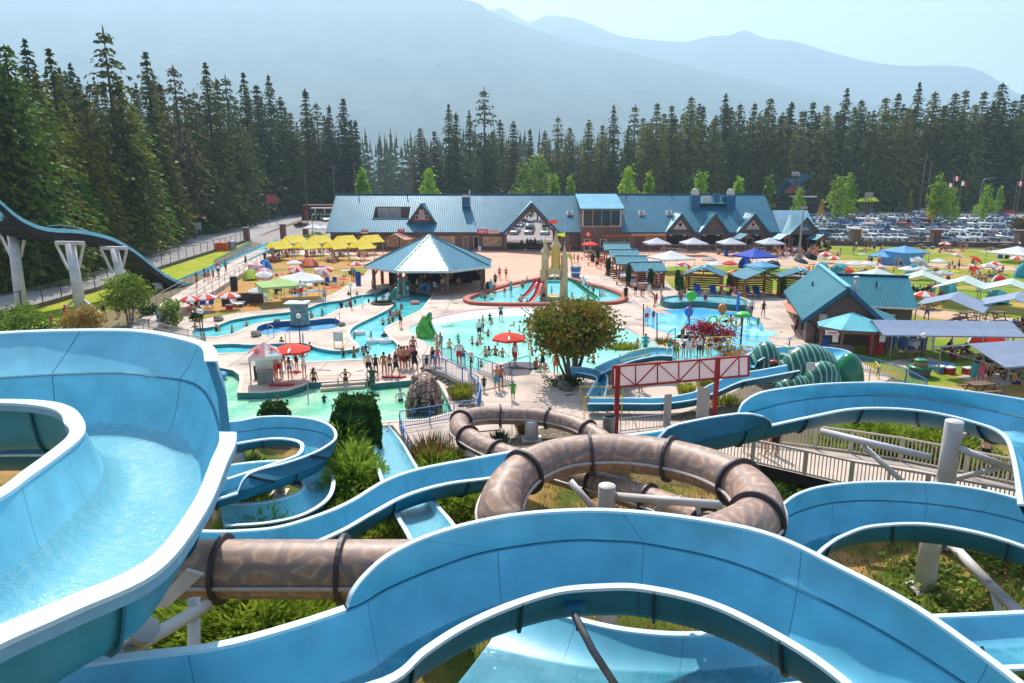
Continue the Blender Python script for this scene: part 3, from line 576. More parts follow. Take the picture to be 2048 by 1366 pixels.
b=MB();b.smooth=True;b.tube([PD(1148,1228,11.0),PD(1185,1300,10.7),PD(1250,1400,10.3)],.07,12);b.build('strut',mat('dark_weathered_steel',s2l((112,108,106)),.6,var=.2),r_)
b=MB();q=PD(1150,1222,11.1);b.beam(q-Vector((.2,-.1,.02)),q+Vector((.2,.1,.02)),.2,.12);b.beam(q,q+Vector((.05,0,-.35)),.16,.06);b.build('bracket',M_outA,r_)
p=G(330,1330,0)
root=empty('slide_support',(p.x,p.y,0),0,'grey pipe frame under the wide pale flume at lower left','slide support','steel posts holding up the slides')
def pipe(a,c,r):b=MB();b.smooth=True;b.tube([Vector(a)-p,Vector(c)-p],r,14);b.build('brace',M_pipe,root)
pipe(PD(412,1212,12.5),PD(235,1312,9.6),.13);pipe(PD(275,1275,10.3),PD(292,1258,9.7),.2);pipe(PD(388,1196,12.2),PD(388,1420,11.4),.12)
b=MB();q=[PD(x,y,12.2)-p for (x,y) in ((372,1140),(300,1215),(335,1215),(405,1150))];b.prism([(0,0),(1,0),(1,1)],0,0,side=False);b.v=[];b.f=[];b.m=[];b.sm=[]
e=Vector((0,.08,0));b.poly(q);b.poly([x+e for x in q][::-1])
for i in range(4):b.poly([q[i],q[i]+e,q[(i+1) % 4]+e,q[(i+1) % 4]])
b.build('gusset',M_pipe,root)

HN=[(-60,352,66),(0,402,67),(35,432,68),(75,452,70),(110,459,72),(150,461,74),(190,467,76),(230,479,78),(270,502,80),(305,530,82),(335,552,84.5),(365,566,87),(385,568,89),(410,559,92.5),(450,541,100),(500,517.5,112),(545,497,127),(590,478,146)]
Hs=crom(HN,6);NE=[PD(*s) for s in Hs];WH=3.6
FA=[]
for i,q in enumerate(NE):
 t=NE[min(i+1,len(NE)-1)]-NE[max(i-1,0)];t.z=0;t.normalize();FA.append(q+Vector((-t.y,t.x,0))*WH)
root=empty('wave_slide',(0,0,0),0,'long pale blue wave slide on tall posts dropping beside the left road','water slide')
M_lane=fiberglass('lane_blue',s2l((130,204,220)),s2l((70,140,160)),.3);M_blk=mat('backlit_underside',s2l((26,22,22)),.7,var=.3,scale=1.5,detail=6)  # underside and cross beams coloured near black for their backlit shade
rows=[];uvs=[];a_=0;lanes=[]
for x in range(5):
 lanes+=[(x/4-.012,.14),(x/4+.012,.14)] if 0<x<4 else []
prof=[(0,.45),(.025,.45),(.03,.0)]
for x in (1,2,3):prof+=[(x/4-.015,0),(x/4-.01,.14),(x/4+.01,.14),(x/4+.015,0)]
prof+=[(.97,0),(.975,.45),(1,.45)]
for i in range(len(NE)):
 if i:a_+=(NE[i]-NE[i-1]).length
 rows.append([NE[i].lerp(FA[i],x)+Vector((0,0,z-.4)) for x,z in prof]);uvs.append([(a_,x) for x,z in prof])
me=uvmesh('lanes',rows,uvs,M_lane);me.polygons.foreach_set('use_smooth',[False]*len(me.polygons));link(bpy.data.objects.new('lanes',me),root)
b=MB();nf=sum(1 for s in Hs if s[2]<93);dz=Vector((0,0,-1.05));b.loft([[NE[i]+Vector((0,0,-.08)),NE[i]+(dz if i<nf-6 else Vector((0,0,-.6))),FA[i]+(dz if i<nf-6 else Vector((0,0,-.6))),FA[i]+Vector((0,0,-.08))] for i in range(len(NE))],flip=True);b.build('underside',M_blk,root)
b=MB();b.loft([[q+Vector((0.03,-.04,-.28)),q+Vector((.03,-.04,.12))] for q in NE],flip=True);b.build('side_band',mat('pale_blue_band',s2l((140,208,228)),.4),root)
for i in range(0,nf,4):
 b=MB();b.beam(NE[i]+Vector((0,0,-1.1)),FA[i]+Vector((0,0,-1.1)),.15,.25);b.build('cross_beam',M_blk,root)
b=MB();b.tube([PD(95,452,73),PD(120,450,73.5),PD(150,453,74.5),PD(175,461,76)],.03,6)
b.build('guard_rail',M_pipe,root)
for k,(ut,vt,ub,vb,dd) in enumerate([(24,462,44,622,70),(140,488,163,624,69.5),(228,498,255,606,75),(313,552,319,580,84)]):
 ft=PD(ub,vb,dd);tp=PD(ut,vt,dd+1.2);ft.z=min(0,ft.z)
 r_=empty('slide_support',(ft.x,ft.y,0),0,['tall tapered grey post farthest left under the wave slide','tapered grey post with two struts at its foot, left verge','tapered grey post behind the round green tree on left verge','short stub post at the foot of the wave slide drop'][k],'slide support','tapered posts under the wave slide')
 b=MB();b.smooth=True;b.tube([Vector((0,0,0)),tp-Vector((ft.x,ft.y,0))],[.55,.46] if k<2 else [.46,.42],16);b.build('post',M_pipe,r_)
 tq=tp-Vector((ft.x,ft.y,0));b=MB();b.beam(tq+Vector((-1.5,.2,.1)),tq+Vector((1.5,-.2,.1)),.45,.35);b.build('cross_head',M_pipe,r_)
 for s in (-1,1):
  b=MB();b.beam(tq+Vector((s*.5,0,-2.6 if k<3 else-1)),tq+Vector((s*1.4,0,0)),.2);b.build('strut',M_pipe,r_)
 if k==1:
  for s in (-1,1):b=MB();b.beam(tq*.25,Vector((s*2.0,-.3,0)),.2);b.build('strut',M_pipe,r_)

def leafmat(name,c1,c2,trans=.28,rndv=.22,scale=.5,rough=.65):
 return mat(name,s2l(c1),rough,scale=scale,detail=5,col2=s2l(c2),ramp=(.38,.62),trans=trans,rndv=rndv,spec=.25)
L_fir=leafmat('fir_foliage',(58,74,32),(106,114,46));L_fir2=leafmat('olive_fir_foliage',(80,92,34),(138,134,54));L_fir3=leafmat('blue_fir_foliage',(46,66,40),(80,98,52))
L_hem=leafmat('hemlock_foliage',(64,96,34),(110,138,48));L_brn=leafmat('brown_fir_foliage',(76,74,46),(110,98,62))
L_pear=leafmat('pear_leaves',(112,156,40),(164,192,62),.35,.2);L_yel=leafmat('yellow_leaves',(190,170,40),(216,200,70),.35)
L_shr=leafmat('juniper_foliage',(112,142,36),(170,186,64),.35,.1,1.5);L_hedge=leafmat('hedge_foliage',(40,74,24),(78,110,36),.2,.1,2)
L_copper=leafmat('coppery_leaves',(100,120,42),(152,124,54),.4,.05,1.1);L_red=leafmat('red_maple_leaves',(128,36,44),(186,70,70),.35,.05,2)
L_green=leafmat('green_leaves',(84,116,36),(150,168,66),.35,.1,1);L_orange=leafmat('orange_green_leaves',(140,140,56),(210,160,90),.35,.1,2)
L_reed=leafmat('reed_blades',(150,96,56),(112,122,50),.3,.1,3);L_ylw=leafmat('yellow_green_blades',(176,168,50),(120,140,46),.35,.1,3);L_cyp=leafmat('cypress_foliage',(26,60,36),(52,88,44),.2,.1,3)
M_bark=mat('conifer_bark',s2l((78,64,56)),.9,var=.25,scale=2);M_barkg=mat('grey_bark',s2l((112,98,86)),.9,var=.2,scale=3)
def leafquad(b,c,d,s,asp,rg,nrm=None):
 d=d.normalized();u=Vector((rg.uniform(-1,1),rg.uniform(-1,1),rg.uniform(-.4,1))) if nrm is None else nrm
 x=d.cross(u)
 if x.length<1e-4:x=d.cross(Vector((1,0,.3)))
 x.normalize();w_=s*asp
 b.poly([c-d*s*.5,c+x*w_*.5,c+d*s*.5,c-x*w_*.5])
def conifer(seed,Ht,Lm,dens=1.0,z0=.12,pw=.8,gap=0.0,leaf=1.0,spire=.0,lean=0.0):
 rg=random.Random(seed);b=MB();n=int(46*dens*Ht/35)
 for i in range(n):
  t=(i+rg.random()*.8)/n;z=Ht*(z0+(1-z0)*t)
  prof=(1-t)**pw*(1-spire*math.sin(PI*t)*.5)
  if t>.8:prof*=.8+.2*rg.random()
  if t<.12:prof*=.55+t*3.7
  L0=Lm*prof*rg.uniform(.72,1.12)+.25
  if gap and rg.random()<gap*(1-abs(t-.6)):continue
  nb=max(5,int((7+5*(1-t))*dens));a0=rg.random()*7
  for k in range(nb):
   if rg.random()<.1+gap*.4:continue
   a=a0+2*PI*k/nb+rg.uniform(-.35,.35);L=L0*rg.uniform(.6,1.15);dr=Vector((math.cos(a),math.sin(a),0));up=.35*(t-.35)
   m=max(3,int(L/(.44*leaf)))
   for j in range(m):
    f=(j+rg.random())/m;r_=L*(.12+.88*f)
    p=dr*r_+Vector((0,0,z+L*(up*f-.38*f*f)+rg.uniform(-.2,.2)))
    sd=Vector((-dr.y,dr.x,0))*rg.uniform(-1,1)*L*.24*(1.1-f*.6)
    dd=dr*rg.uniform(.2,1)+Vector((-dr.y,dr.x,0))*rg.uniform(-.9,.9)+Vector((0,0,rg.uniform(-.95,.1)))
    leafquad(b,p+sd,dd,leaf*rg.uniform(.7,1.35)*(1-.3*t),rg.uniform(.4,.65),rg)
 for k in range(6):leafquad(b,Vector((0,0,Ht*(1-.012*k))),Vector((rg.uniform(-.4,.4),rg.uniform(-.4,.4),1)),leaf*.9,.3,rg)
 me=b.mesh('crown',L_fir);tb=MB();tb.smooth=True;r0=Ht*.011+.08
 tb.tube([(0,0,-.3),(0,0,Ht*.3),(.0,0,Ht*.7),(0,0,Ht*.985)],[r0*1.2,r0*.85,r0*.45,.04],8)
 for k in range(7):
  a=rg.random()*7;z=Ht*rg.uniform(.04,z0+.1);L=Lm*.4;tb.tube([(0,0,z),(math.cos(a)*L,math.sin(a)*L,z-.3)],[.06,.015],4)
 return me,tb.mesh('trunk',M_bark)
CON=[conifer(1,38,7.4,1.15,.05,.66,.0,1.15),conifer(2,36,6.0,1.1,.08,.72,.06,1.1,.25),conifer(3,40,7.4,.9,.2,.55,.22,1.2,.15),conifer(4,34,6.8,1.2,.03,.62,.0,1.15),conifer(5,32,5.2,1.15,.06,.7,.03,1.1,.2),conifer(6,36,8.6,1.2,.03,.6,.02,1.2)]
CONH=[38,36,40,34,32,36]
def mkproto(name,parts):
 p=Proto(name)
 for (n,me) in parts:p.add(n,me)
 return p
P_CON=[mkproto('conifer_tree',[('trunk',t),('crown',c)]) for c,t in CON]
FIRM=[L_fir,L_fir2,L_fir3,L_hem,L_brn]
TREES=[]
DE=[(-200,72),(0,82),(137,97),(239,118),(307,142),(444,192),(547,262),(720,275)]
def dedge(u):
 for (a,x),(c,y) in zip(DE,DE[1:]):
  if u<=c:return x+(y-x)*(u-a)/(c-a)
 return 275
def fir(u,vtop,d,kind,m,label,group,wide=1.0):
 if 'left' in label:d=max(d,dedge(u)+(4 if 'small' in label else 7))
 p=PD(u,vtop,d);h=p.z;s=h/CONH[kind]
 r_=P_CON[kind].place((p.x,d,-.05),rnd.random()*6.3,(s*wide,s*wide,s),label,'tree',group,{'crown':FIRM[m]})
 TREES.append(r_);return r_
LEFT=[(-60,30,78,0,0),(-25,105,80,5,3),(8,88,88,5,3),(48,80,118,1,2),(97,98,112,1,0),(72,150,98,3,1),(140,128,150,1,2),(125,200,108,0,1),(168,190,112,3,1),(205,54,122,2,0),(232,150,124,0,1),(150,170,135,3,0),(262,205,124,5,3),(290,105,146,1,0),(318,165,140,4,4),(345,128,150,2,4),(300,215,136,0,1),(378,190,156,3,0),(410,126,168,1,0),(432,158,166,4,1),(395,205,160,0,4),(450,150,180,2,2),(486,146,186,1,0),(470,205,178,3,1),(512,170,194,0,2),(536,152,200,1,0),(560,195,204,3,0),(580,225,206,0,1),(548,250,202,5,1),(610,178,228,4,0),(632,203,224,2,0),(655,235,240,3,2),(686,196,250,0,2),(710,240,262,4,2)]
lbl_l={0:'tall dark conifer',1:'olive green conifer',2:'bluish dark conifer',3:'bright yellow-green hemlock',4:'thin brownish conifer'}
LS=sorted(range(len(LEFT)),key=lambda i:LEFT[i][0])
def ordinal(i):return ['first','second','third','fourth','fifth','sixth','seventh','eighth','ninth','tenth','eleventh','twelfth','thirteenth','fourteenth','fifteenth','sixteenth','seventeenth','eighteenth','nineteenth','twentieth'][i] if i<20 else 'number %d' % (i+1)
cnt={}
for i in LS:
 u,v,d,k,m=LEFT[i];c=cnt.get(m,0);cnt[m]=c+1
 if (u,v)==(205,54):lb='tallest ragged-topped fir towering over the forest beside the left road'
 else:lb='%s in the forest behind the left road, %s such tree from left' % (lbl_l[m],ordinal(c))
 fir(u,v,d,k,m,lb,'conifers of the left forest',1.15)
for k in range(46):
 u=-90+k*17.5+rnd.uniform(-8,8);f=min(1,max(0,u/700));d=max(128+165*f,dedge(u)+18)+rnd.uniform(0,40);v=128+95*f+rnd.uniform(-12,42)
 fir(u,v,d,rnd.choice([0,1,3,4,2]),rnd.choice([0,0,1,2,4]),'dark conifer packed deep inside the left forest behind its front trees','inner conifers of the left forest')
for k in range(30):
 u=-80+k*24+rnd.uniform(-9,9);f=min(1,max(0,u/700));d=dedge(u)+rnd.uniform(3,8);v=330+rnd.uniform(-70,40)-30*f+(30 if u>480 else 0)
 if u>610:continue
 fir(u,v,d,rnd.choice([3,5,0]),rnd.choice([3,1,1,0]),'small green conifer at the edge of the left road, under the taller forest','young conifers along the left road',1.2)
MID=[(840,256,262,5,4),(868,262,258,0,4),(897,209,270,1,0),(912,226,275,4,0),(938,222,285,1,2),(968,176,262,2,2),(1000,240,300,3,0),(1027,243,275,3,4),(985,262,266,5,0),(1060,258,305,4,0),(1116,231,285,2,1),(1140,255,290,5,1),(1178,240,285,3,1),(1228,211,282,1,0),(1205,250,290,0,1),(1271,209,300,2,0),(1258,252,280,3,0),(1090,262,290,3,1)]
RIGHT=[(1315,206,290,0,1),(1296,245,286,5,1),(1345,232,296,3,0),(1383,194,292,5,1),(1407,212,300,0,0),(1430,236,290,3,1),(1452,188,300,1,0),(1481,208,296,5,0),(1510,206,300,0,1),(1541,196,298,5,1),(1562,232,300,3,0),(1584,203,308,4,2),(1604,222,300,0,1),(1627,204,306,0,0),(1655,210,300,5,1),(1675,225,300,3,0),(1695,177,300,1,0),(1724,200,305,5,0),(1748,222,298,3,1),(1773,194,300,5,1),(1798,186,305,0,0),(1818,215,296,5,1),(1840,166,302,1,0),(1871,184,300,5,1),(1892,210,296,0,0),(1912,186,304,5,0),(1933,180,306,0,1),(1952,208,298,5,1),(1970,183,304,0,0),(1988,205,300,3,1),(2006,166,300,5,0),(2030,200,298,0,0),(2046,190,304,1,0),(2075,175,300,5,1),(2110,185,300,0,0)]
for nm,lst,grp in (('beyond the blue roofed long building',MID,'conifers beyond the long building'),('behind the parking lot',RIGHT,'conifers behind the parking lot')):
 cnt={}
 for (u,v,d,k,m) in sorted(lst):
  c=cnt.get(m,0);cnt[m]=c+1
  lb='tallest spreading fir rising above the trees beyond the long building' if (u,v)==(968,176) else '%s %s, %s such tree from left' % (lbl_l[m],nm,ordinal(c))
  fir(u,v,d,k,m,lb,grp,1.15)
for k in range(52):
 u=1290+k*16+rnd.uniform(-7,7);d=318+rnd.uniform(0,50);v=222+rnd.uniform(-14,26)
 fir(u,v,d,rnd.choice([0,1,3,5]),rnd.choice([0,0,1,2]),'dark conifer filling the wood behind the front trees of the parking lot','inner conifers behind the parking lot',1.2)
b=MB();rg=random.Random(5)
def farfir(x,y,h,w_):
 n=9
 for i in range(n):
  t=i/n;r_=w_*(1-t)**.85*rg.uniform(.75,1.1)
  for k in range(7):
   a=rg.random()*6.3;p=Vector((x+math.cos(a)*r_*.55,y+math.sin(a)*r_*.55,h*(.04+.96*t)))
   leafquad(b,p,Vector((math.cos(a),math.sin(a),rg.uniform(-1.3,-.2))),r_*1.0+1.2,.7,rg)
 b.poly([(x-w_*.16,y,h*.8),(x+w_*.16,y,h*.8),(x,y,h*1.04)]);b.poly([(x,y-w_*.16,h*.8),(x,y+w_*.16,h*.8),(x,y,h*1.04)])
for k in range(900):
 y=rg.uniform(445,640);x=rg.uniform(-.42,.95)*y;farfir(x,y,rg.uniform(32,44)+(y-440)*.02,rg.uniform(3.6,5.6))
for k in range(260):
 y=rg.uniform(330,450);x=y*rg.uniform(-.85,-.34);farfir(x,y,rg.uniform(34,46),rg.uniform(3.6,5))
tag(b.build('far_forest',L_fir3),'hazy far conifer wood below the mountains','forest',kind='stuff')

def crown(seed,rad,n,size,asp=.6,clump=26,zc=0.0,shell=.5,egg=0.0,spread=.2,up=0.0):
 rg=random.Random(seed);b=MB();nc=max(4,n//clump)
 for i in range(nc):
  while True:
   v=Vector((rg.uniform(-1,1),rg.uniform(-1,1),rg.uniform(-1,1)))
   if shell<v.length<=1:break
  tz=(v.z+1)/2;tap=1-egg*max(0,tz-.25)/.75
  c=Vector((v.x*rad[0]*tap,v.y*rad[1]*tap,v.z*rad[2]+zc))
  for k in range(clump):
   q=c+Vector((rg.gauss(0,spread)*rad[0],rg.gauss(0,spread)*rad[1],rg.gauss(0,spread*.8)*rad[2]))
   dd=Vector((rg.uniform(-1,1),rg.uniform(-1,1),rg.uniform(-1,.6)+up))
   leafquad(b,q,dd,size*rg.uniform(.7,1.3),asp,rg)
 return b
def pear(seed,h,w_,n=900):
 b=crown(seed,(w_,w_,h*.46),n,.75,.65,22,h*.54,.3,.75,.16,.5)
 t=MB();t.smooth=True;t.tube([(0,0,-.2),(0,0,h*.3),(0,0,h*.75)],[.16,.13,.04],7)
 rg=random.Random(seed)
 for k in range(8):a=rg.random()*7;z=h*rg.uniform(.16,.5);t.tube([(0,0,z),(math.cos(a)*w_*.5,math.sin(a)*w_*.5,z+h*.16)],[.06,.02],5)
 return mkproto('broadleaf_tree',[('trunk',t.mesh('trunk',M_barkg)),('crown',b.mesh('crown',L_pear))])
P_PEAR=[pear(11,14,2.6),pear(12,14,3.4),pear(13,14,2.1)]
for (u, vt, d, k, w_, lb, m) in [(723, 338, 176, 2, 1, 'slim bright green tree behind the left end of the long roof', L_pear), (857, 335, 178, 1, .8, 'bright green tree behind the long roof near its left dormer', L_pear), (1109, 350, 178, 2, .9, 'small green tree behind the roof ridge right of the archway', L_pear), (1142, 352, 178, 2, .8, 'second small green tree behind the ridge right of the archway', L_pear), (1257, 331, 180, 1, .75, 'bright green tree behind the roof just right of the glass dormer', L_pear), (1300, 344, 180, 2, .9, 'small green tree behind the roof above the two skylights', L_pear), (1405, 343, 180, 1, .9, 'wide green tree behind the twin roof chimneys', L_pear), (1478, 355, 182, 2, 1, 'low green tree behind the roof right of the twin chimneys', L_pear), (1540, 352, 182, 2, .9, 'dark green slim tree at the right end of the long roof', L_hem),
 (1600, 374, 200, 1, .75, 'green tree at the left edge of the parking lot', L_pear), (1682, 352, 206, 1, 1.0, 'big green pear tree rising among the parked cars', L_pear), (1703, 348, 212, 2, 1.0, 'pointed green tree joined behind the big pear tree in the parking lot', L_pear), (1884, 348, 200, 0, 1.0, 'tall pointed green tree among cars left of the flags', L_pear), (1905, 374, 197, 1, .85, 'round green tree among cars below the flags', L_pear), (1975, 369, 205, 1, .8, 'green tree at the right rear of the parking lot', L_pear), (1866, 395, 203, 1, .7, 'yellow leaved small tree by the parking lot hedge', L_yel), (1822, 384, 290, 1, .6, 'bright yellow round tree by the far road', L_yel), (2003, 372, 260, 2, .9, 'thin light green tree on the far verge at right', L_pear), (1076, 310, 230, 1, 1.1, 'pale grey-green broadleaf tree beyond the middle of the roof', L_green), (1048, 325, 235, 1, 1.0, 'second pale broadleaf tree beyond the roof, left of its twin', L_green), (1645, 398, 232, 1, .6, 'low orange-green bush in the middle of the parking lot', L_orange)]:
 p=PD(u,vt,d);s=max(2.2,p.z)/14
 P_PEAR[k].place((p.x,d,0),rnd.random()*6,(s*w_*1.15,s*w_*1.15,s),lb,'tree','broadleaf street trees',{'crown':m})
def onetree(name,loc,label,cat,parts,group=None):
 r_=empty(name,loc,0,label,cat,group);r_['kind']='thing'
 for (n,b,m) in parts:b.build(n,m,r_)
 return r_
p=G(1143,765);b=crown(21,(2.75,2.6,1.75),11500,.27,.6,40,3.75,.3,.1,.16)
t=MB();t.smooth=True
for (x,y,z,r_) in ((-1.0,.1,3.2,.1),(-.5,-.1,3.4,.13),(.45,0,3.6,.2),(1.3,.3,3.9,.12),(-1.8,.2,3.8,.07)):t.tube([(x*.12,y,-.1),(x*.45,y,1.2),(x,y,z),(x*1.9,y*2,z+1.2)],[r_*1.3,r_,r_*.7,.03],8)
onetree('broadleaf_tree',(p.x,p.y,0),'round coppery green multi-stemmed tree standing beside the beach pool','tree',[('trunk',t,M_barkg),('crown',b,L_copper)])
p=G(1130,772);onetree('shrub',(p.x,p.y+.3,0),'low dark green groundcover at the foot of the coppery tree','shrub',[('foliage',crown(22,(1.2,.8,.35),700,.18,.5,20,.25,.2),L_hedge)])
p=G(1420,697);onetree('shrub',(p.x,p.y,.2),'dark red japanese maple bush by the splash pad','shrub',[('foliage',crown(23,(1.9,1.3,.95),2400,.22,.5,30,1.1,.3,.1,.18),L_red)])
p=G(1425,705);onetree('shrub',(p.x+.5,p.y-.8,0),'olive low shrub under the red maple bush','shrub',[('foliage',crown(24,(2.0,.8,.5),900,.2,.5,20,.35,.2),L_orange)])
p=G(262,650);b=crown(25,(2.0,1.8,1.7),2600,.3,.6,30,3.0,.3,.1,.17);t=MB();t.smooth=True
for x in (-.5,0,.5):t.tube([(x*.3,0,-.1),(x,0,2.6)],[.09,.05],6)
onetree('broadleaf_tree',(p.x,p.y,0),'round green tree between the wave slide and the ramp','tree',[('trunk',t,M_barkg),('crown',b,L_green)])
for (u,v,r_,hz,n,m,lb) in [(170,672,1.75,1.3,1800,L_orange,'orange flecked green bush just beyond the wide pale flume'),(45,680,2.2,1.5,1800,L_green,'loose dark green bush at far left beyond the wide pale flume'),(345,655,1.0,1.3,900,L_green,'small palm-like green bush beside the lazy river railing'),(300,640,1.0,.8,600,L_hedge,'dark shrub beside the round green tree at the ramp'),(110,690,1.5,.9,800,L_hedge,'low dark bush between two bushes beyond the wide pale flume'),(395,640,.7,.6,300,L_hedge,'low shrub at the left bend of the lazy river')]:
 p=G(u,v);onetree('shrub',(p.x,p.y,0),lb,'shrub',[('foliage',crown(int(u),(r_,r_*.9,hz),n,.3,.5,20,hz,.25,.2,.18),m)])
def juniper(seed,rx,ry,hz,n,size=.34):
 rg=random.Random(seed);b=MB()
 for i in range(n):
  a=rg.random()*2*PI;f=math.sqrt(rg.random());x,y=rx*f*math.cos(a),ry*f*math.sin(a);h=hz*(1-f**2.2)*rg.uniform(.55,1.1)+.12
  nz=noise.noise(Vector((x*.9,y*.9,seed)));h*=1+.55*nz
  o=Vector((math.cos(a)*.8+rg.uniform(-.6,.6),math.sin(a)*.8+rg.uniform(-.6,.6),rg.uniform(.2,1.1))).normalized()
  base=Vector((x,y,h))
  for k in range(6):
   side=Vector((rg.uniform(-1,1),rg.uniform(-1,1),rg.uniform(-.3,.5)));leafquad(b,base+o*size*.38*k,o+side*.55,size*rg.uniform(.7,1.2),.22,rg)
 return b
JUN=[((500,1330),0,3.3,2.2,1.9,3200,'big feathery juniper between the wide flume and the brown tube'),((600,1270),0,2.4,1.8,1.5,2000,'feathery juniper below the straight brown tube'),((420,1330),0,2.0,1.6,1.2,1400,'dark feathery juniper behind the globe lamp at lower left'),((714,1005),0,1.15,1.6,1.7,1700,'bright feathery juniper below the clipped hedge'),((690,945),0,1.1,1.2,1.8,900,'tall feathery juniper right under the clipped hedge'),((525,1072),0,1.3,.9,.6,900,'feathery juniper at the black lamp post by the helix'),((480,975),0,.9,.9,.8,500,'juniper patch inside the helix turn'),((745,1068),0,1.9,1.5,.7,900,'low juniper left of the pale straight slide'),((120,1400),0,2.6,2.0,1.4,1600,'feathery juniper in the shade below the wide pale flume'),((925,1040),0,1.0,1.2,.8,700,'grassy tufted shrub right of the pale straight slide'),((870,965),0,.9,.9,.7,400,'small green shrub beside the reeds')]
for k,(uv_,z,rx,ry,hz,n,lb) in enumerate(JUN):
 p=G(*uv_);onetree('juniper_shrub',(p.x,p.y,z),lb,'shrub',[('foliage',juniper(40+k,rx,ry,hz,n),L_shr if k not in (2,6) else L_hedge)],'junipers around the slides')
def clipped(seed,rx,ry,h,n,size):
 rg=random.Random(seed);b=MB()
 for i in range(n):
  a=rg.random()*2*PI;t=rg.random();pr=min(1,(1-t)*3+.25)**.5*(.82+.18*min(1,t*3));rr=pr*(1+.3*noise.noise(Vector((math.cos(a)*2.2,math.sin(a)*2.2,t*4+seed))))
  p=Vector((rx*rr*math.cos(a),ry*rr*math.sin(a),h*t*(1+.05*noise.noise(Vector((a*2,0,seed))))))
  if rg.random()<.18:p=Vector((rx*rr*rg.uniform(-.8,.8),ry*rr*rg.uniform(-.8,.8),h*rg.uniform(.9,1.04)))
  leafquad(b,p,Vector((math.cos(a)*.5,math.sin(a)*.5,rg.uniform(.2,1))),size*rg.uniform(.7,1.3),.5,rg)
 c=MB();c.smooth=True;c.lathe([(rx*.82,0),(rx*.92,h*.4),(rx*.86,h*.82),(rx*.5,h*.95),(1e-3,h*.96)],n=14)
 b.v,off=b.v+c.v,len(b.v);b.f+=[[i+off for i in f] for f in c.f];b.m+=c.m;b.sm+=c.sm;return b
p=G(718,925);onetree('clipped_hedge',(p.x,p.y,0),'tall clipped dark green hedge in front of the landing pool','hedge',[('foliage',clipped(61,1.08,1.0,3.15,8500,.19),L_hedge)])
p=G(553,880);onetree('clipped_hedge',(p.x,p.y,0),'top of dark hedge behind the helix flume','hedge',[('foliage',clipped(62,.75,.7,1.95,1800,.2),L_hedge)])
for (u,v,rx,ry,hz,n,lb) in [(1760,925,2.3,1.6,1.6,2200,'dark green spreading yew bush left of the thick steel post'),(1900,940,2.3,1.5,1.5,2000,'dark spreading bush right of the thick steel post'),(1690,905,1.3,1.2,1.0,800,'small bush at the end of the boardwalk')]:
 p=G(u,v);onetree('shrub',(p.x,p.y,0),lb,'shrub',[('foliage',juniper(int(u),rx,ry,hz,n,.3),L_shr)])
for (u,v,rx,ry,hz,n,m,lb) in [(1950,1240,2.2,3.2,.3,1500,L_green,'ivy groundcover at lower right bank'),(2020,1130,1.6,2.4,.35,900,L_green,'ivy groundcover along the right retaining edge'),(1620,985,2.4,.9,.25,600,L_green,'green groundcover beneath the boardwalk')]:
 p=G(u,v);onetree('groundcover',(p.x,p.y,0),lb,'shrub',[('foliage',crown(int(v),(rx,ry,hz),n,.22,.7,16,hz*.6,.1),m)])
def blades(seed,rx,ry,h,n,w_=.03):
 rg=random.Random(seed);b=MB()
 for i in range(n):
  a=rg.random()*6.3;f=math.sqrt(rg.random());p=Vector((rx*f*math.cos(a),ry*f*math.sin(a),0));o=Vector((math.cos(a)*f*.35+rg.uniform(-.15,.15),math.sin(a)*f*.35+rg.uniform(-.15,.15),1))*h*rg.uniform(.6,1.1);x=Vector((-math.sin(a),math.cos(a),0))*w_
  b.poly([p-x,p+x,p+o*.6+x*.7,p+o*.6-x*.7]);b.poly([p+o*.6-x*.7,p+o*.6+x*.7,p+o+Vector((o.x,o.y,0))*.3])
 return b
for (u,v,rx,ry,h,n,m,lb) in [(862,940,.75,.6,1.6,700,L_reed,'tall reddish brown reeds beside the blue railing'),(905,935,.5,.5,1.0,300,L_ylw,'green reed clump right of the brown reeds'),(922,795,.75,.7,.85,500,L_ylw,'yellow and orange flowering grass by the snake head pool'),(1372,788,.5,.4,.8,300,L_ylw,'light green grass tuft behind the small flume'),(1420,772,.9,.4,.8,400,L_ylw,'green grass tufts beside the red post'),(1450,806,.9,.5,.5,300,L_ylw,'low grass tufts on gravel under the small flume'),(1046,865,.35,.3,.9,200,L_reed,'orange brown grass tuft behind the far tube loop'),(1190,880,1.2,.4,.4,250,L_hedge,'dark grass tufts in the gravel inside the far tube loop'),(1000,880,.5,.4,.4,160,L_hedge,'dark tuft left inside the far tube loop'),(1245,722,1.3,.6,.55,500,L_ylw,'yellow green plants filling the planter behind the banner'),(1330,712,.7,.4,.5,250,L_reed,'brownish plants at the right end of the planter')]:
 p=G(u,v);zz=.9 if 'planter' in lb else .02
 onetree('ornamental_grass',(p.x,p.y,zz),lb,'plant',[('blades',blades(int(u+v),rx,ry,h,n),m)])
def rock(seed,r_,sz=.7):
 b=MB();b.smooth=False;b.sphere((0,0,0),r_,9,sz);rg=Vector((seed*1.7,0,0));b.v=[tuple(Vector(v)*(1+.35*noise.noise(Vector(v)/r_*.9+rg))) for v in b.v];return b
M_rock=mat('grey_boulder',s2l((120,108,98)),.9,var=.35,scale=3,detail=8,bump=.5)
rk=[rock(i,.28) .mesh('rock',M_rock) for i in range(4)]
def rocks(pts,group,label,smin=.6,smax=1.3,z=.05):
 for i,(u,v) in enumerate(pts):
  p=G(u,v);o=bpy.data.objects.new('rock',rk[i % 4]);o.location=(p.x,p.y,z);o.rotation_euler=(0,0,rnd.random()*6);s=rnd.uniform(smin,smax);o.scale=(s,s,s*.9);link(o);tag(o,label,'rock',group)
rocks([(782,858),(786,868),(784,878),(790,886),(794,897),(798,908),(802,916),(779,866),(805,925),(792,878)],'rocks beside the pale straight slide','small grey rock lining the right edge of the pale straight slide',.5,.9)
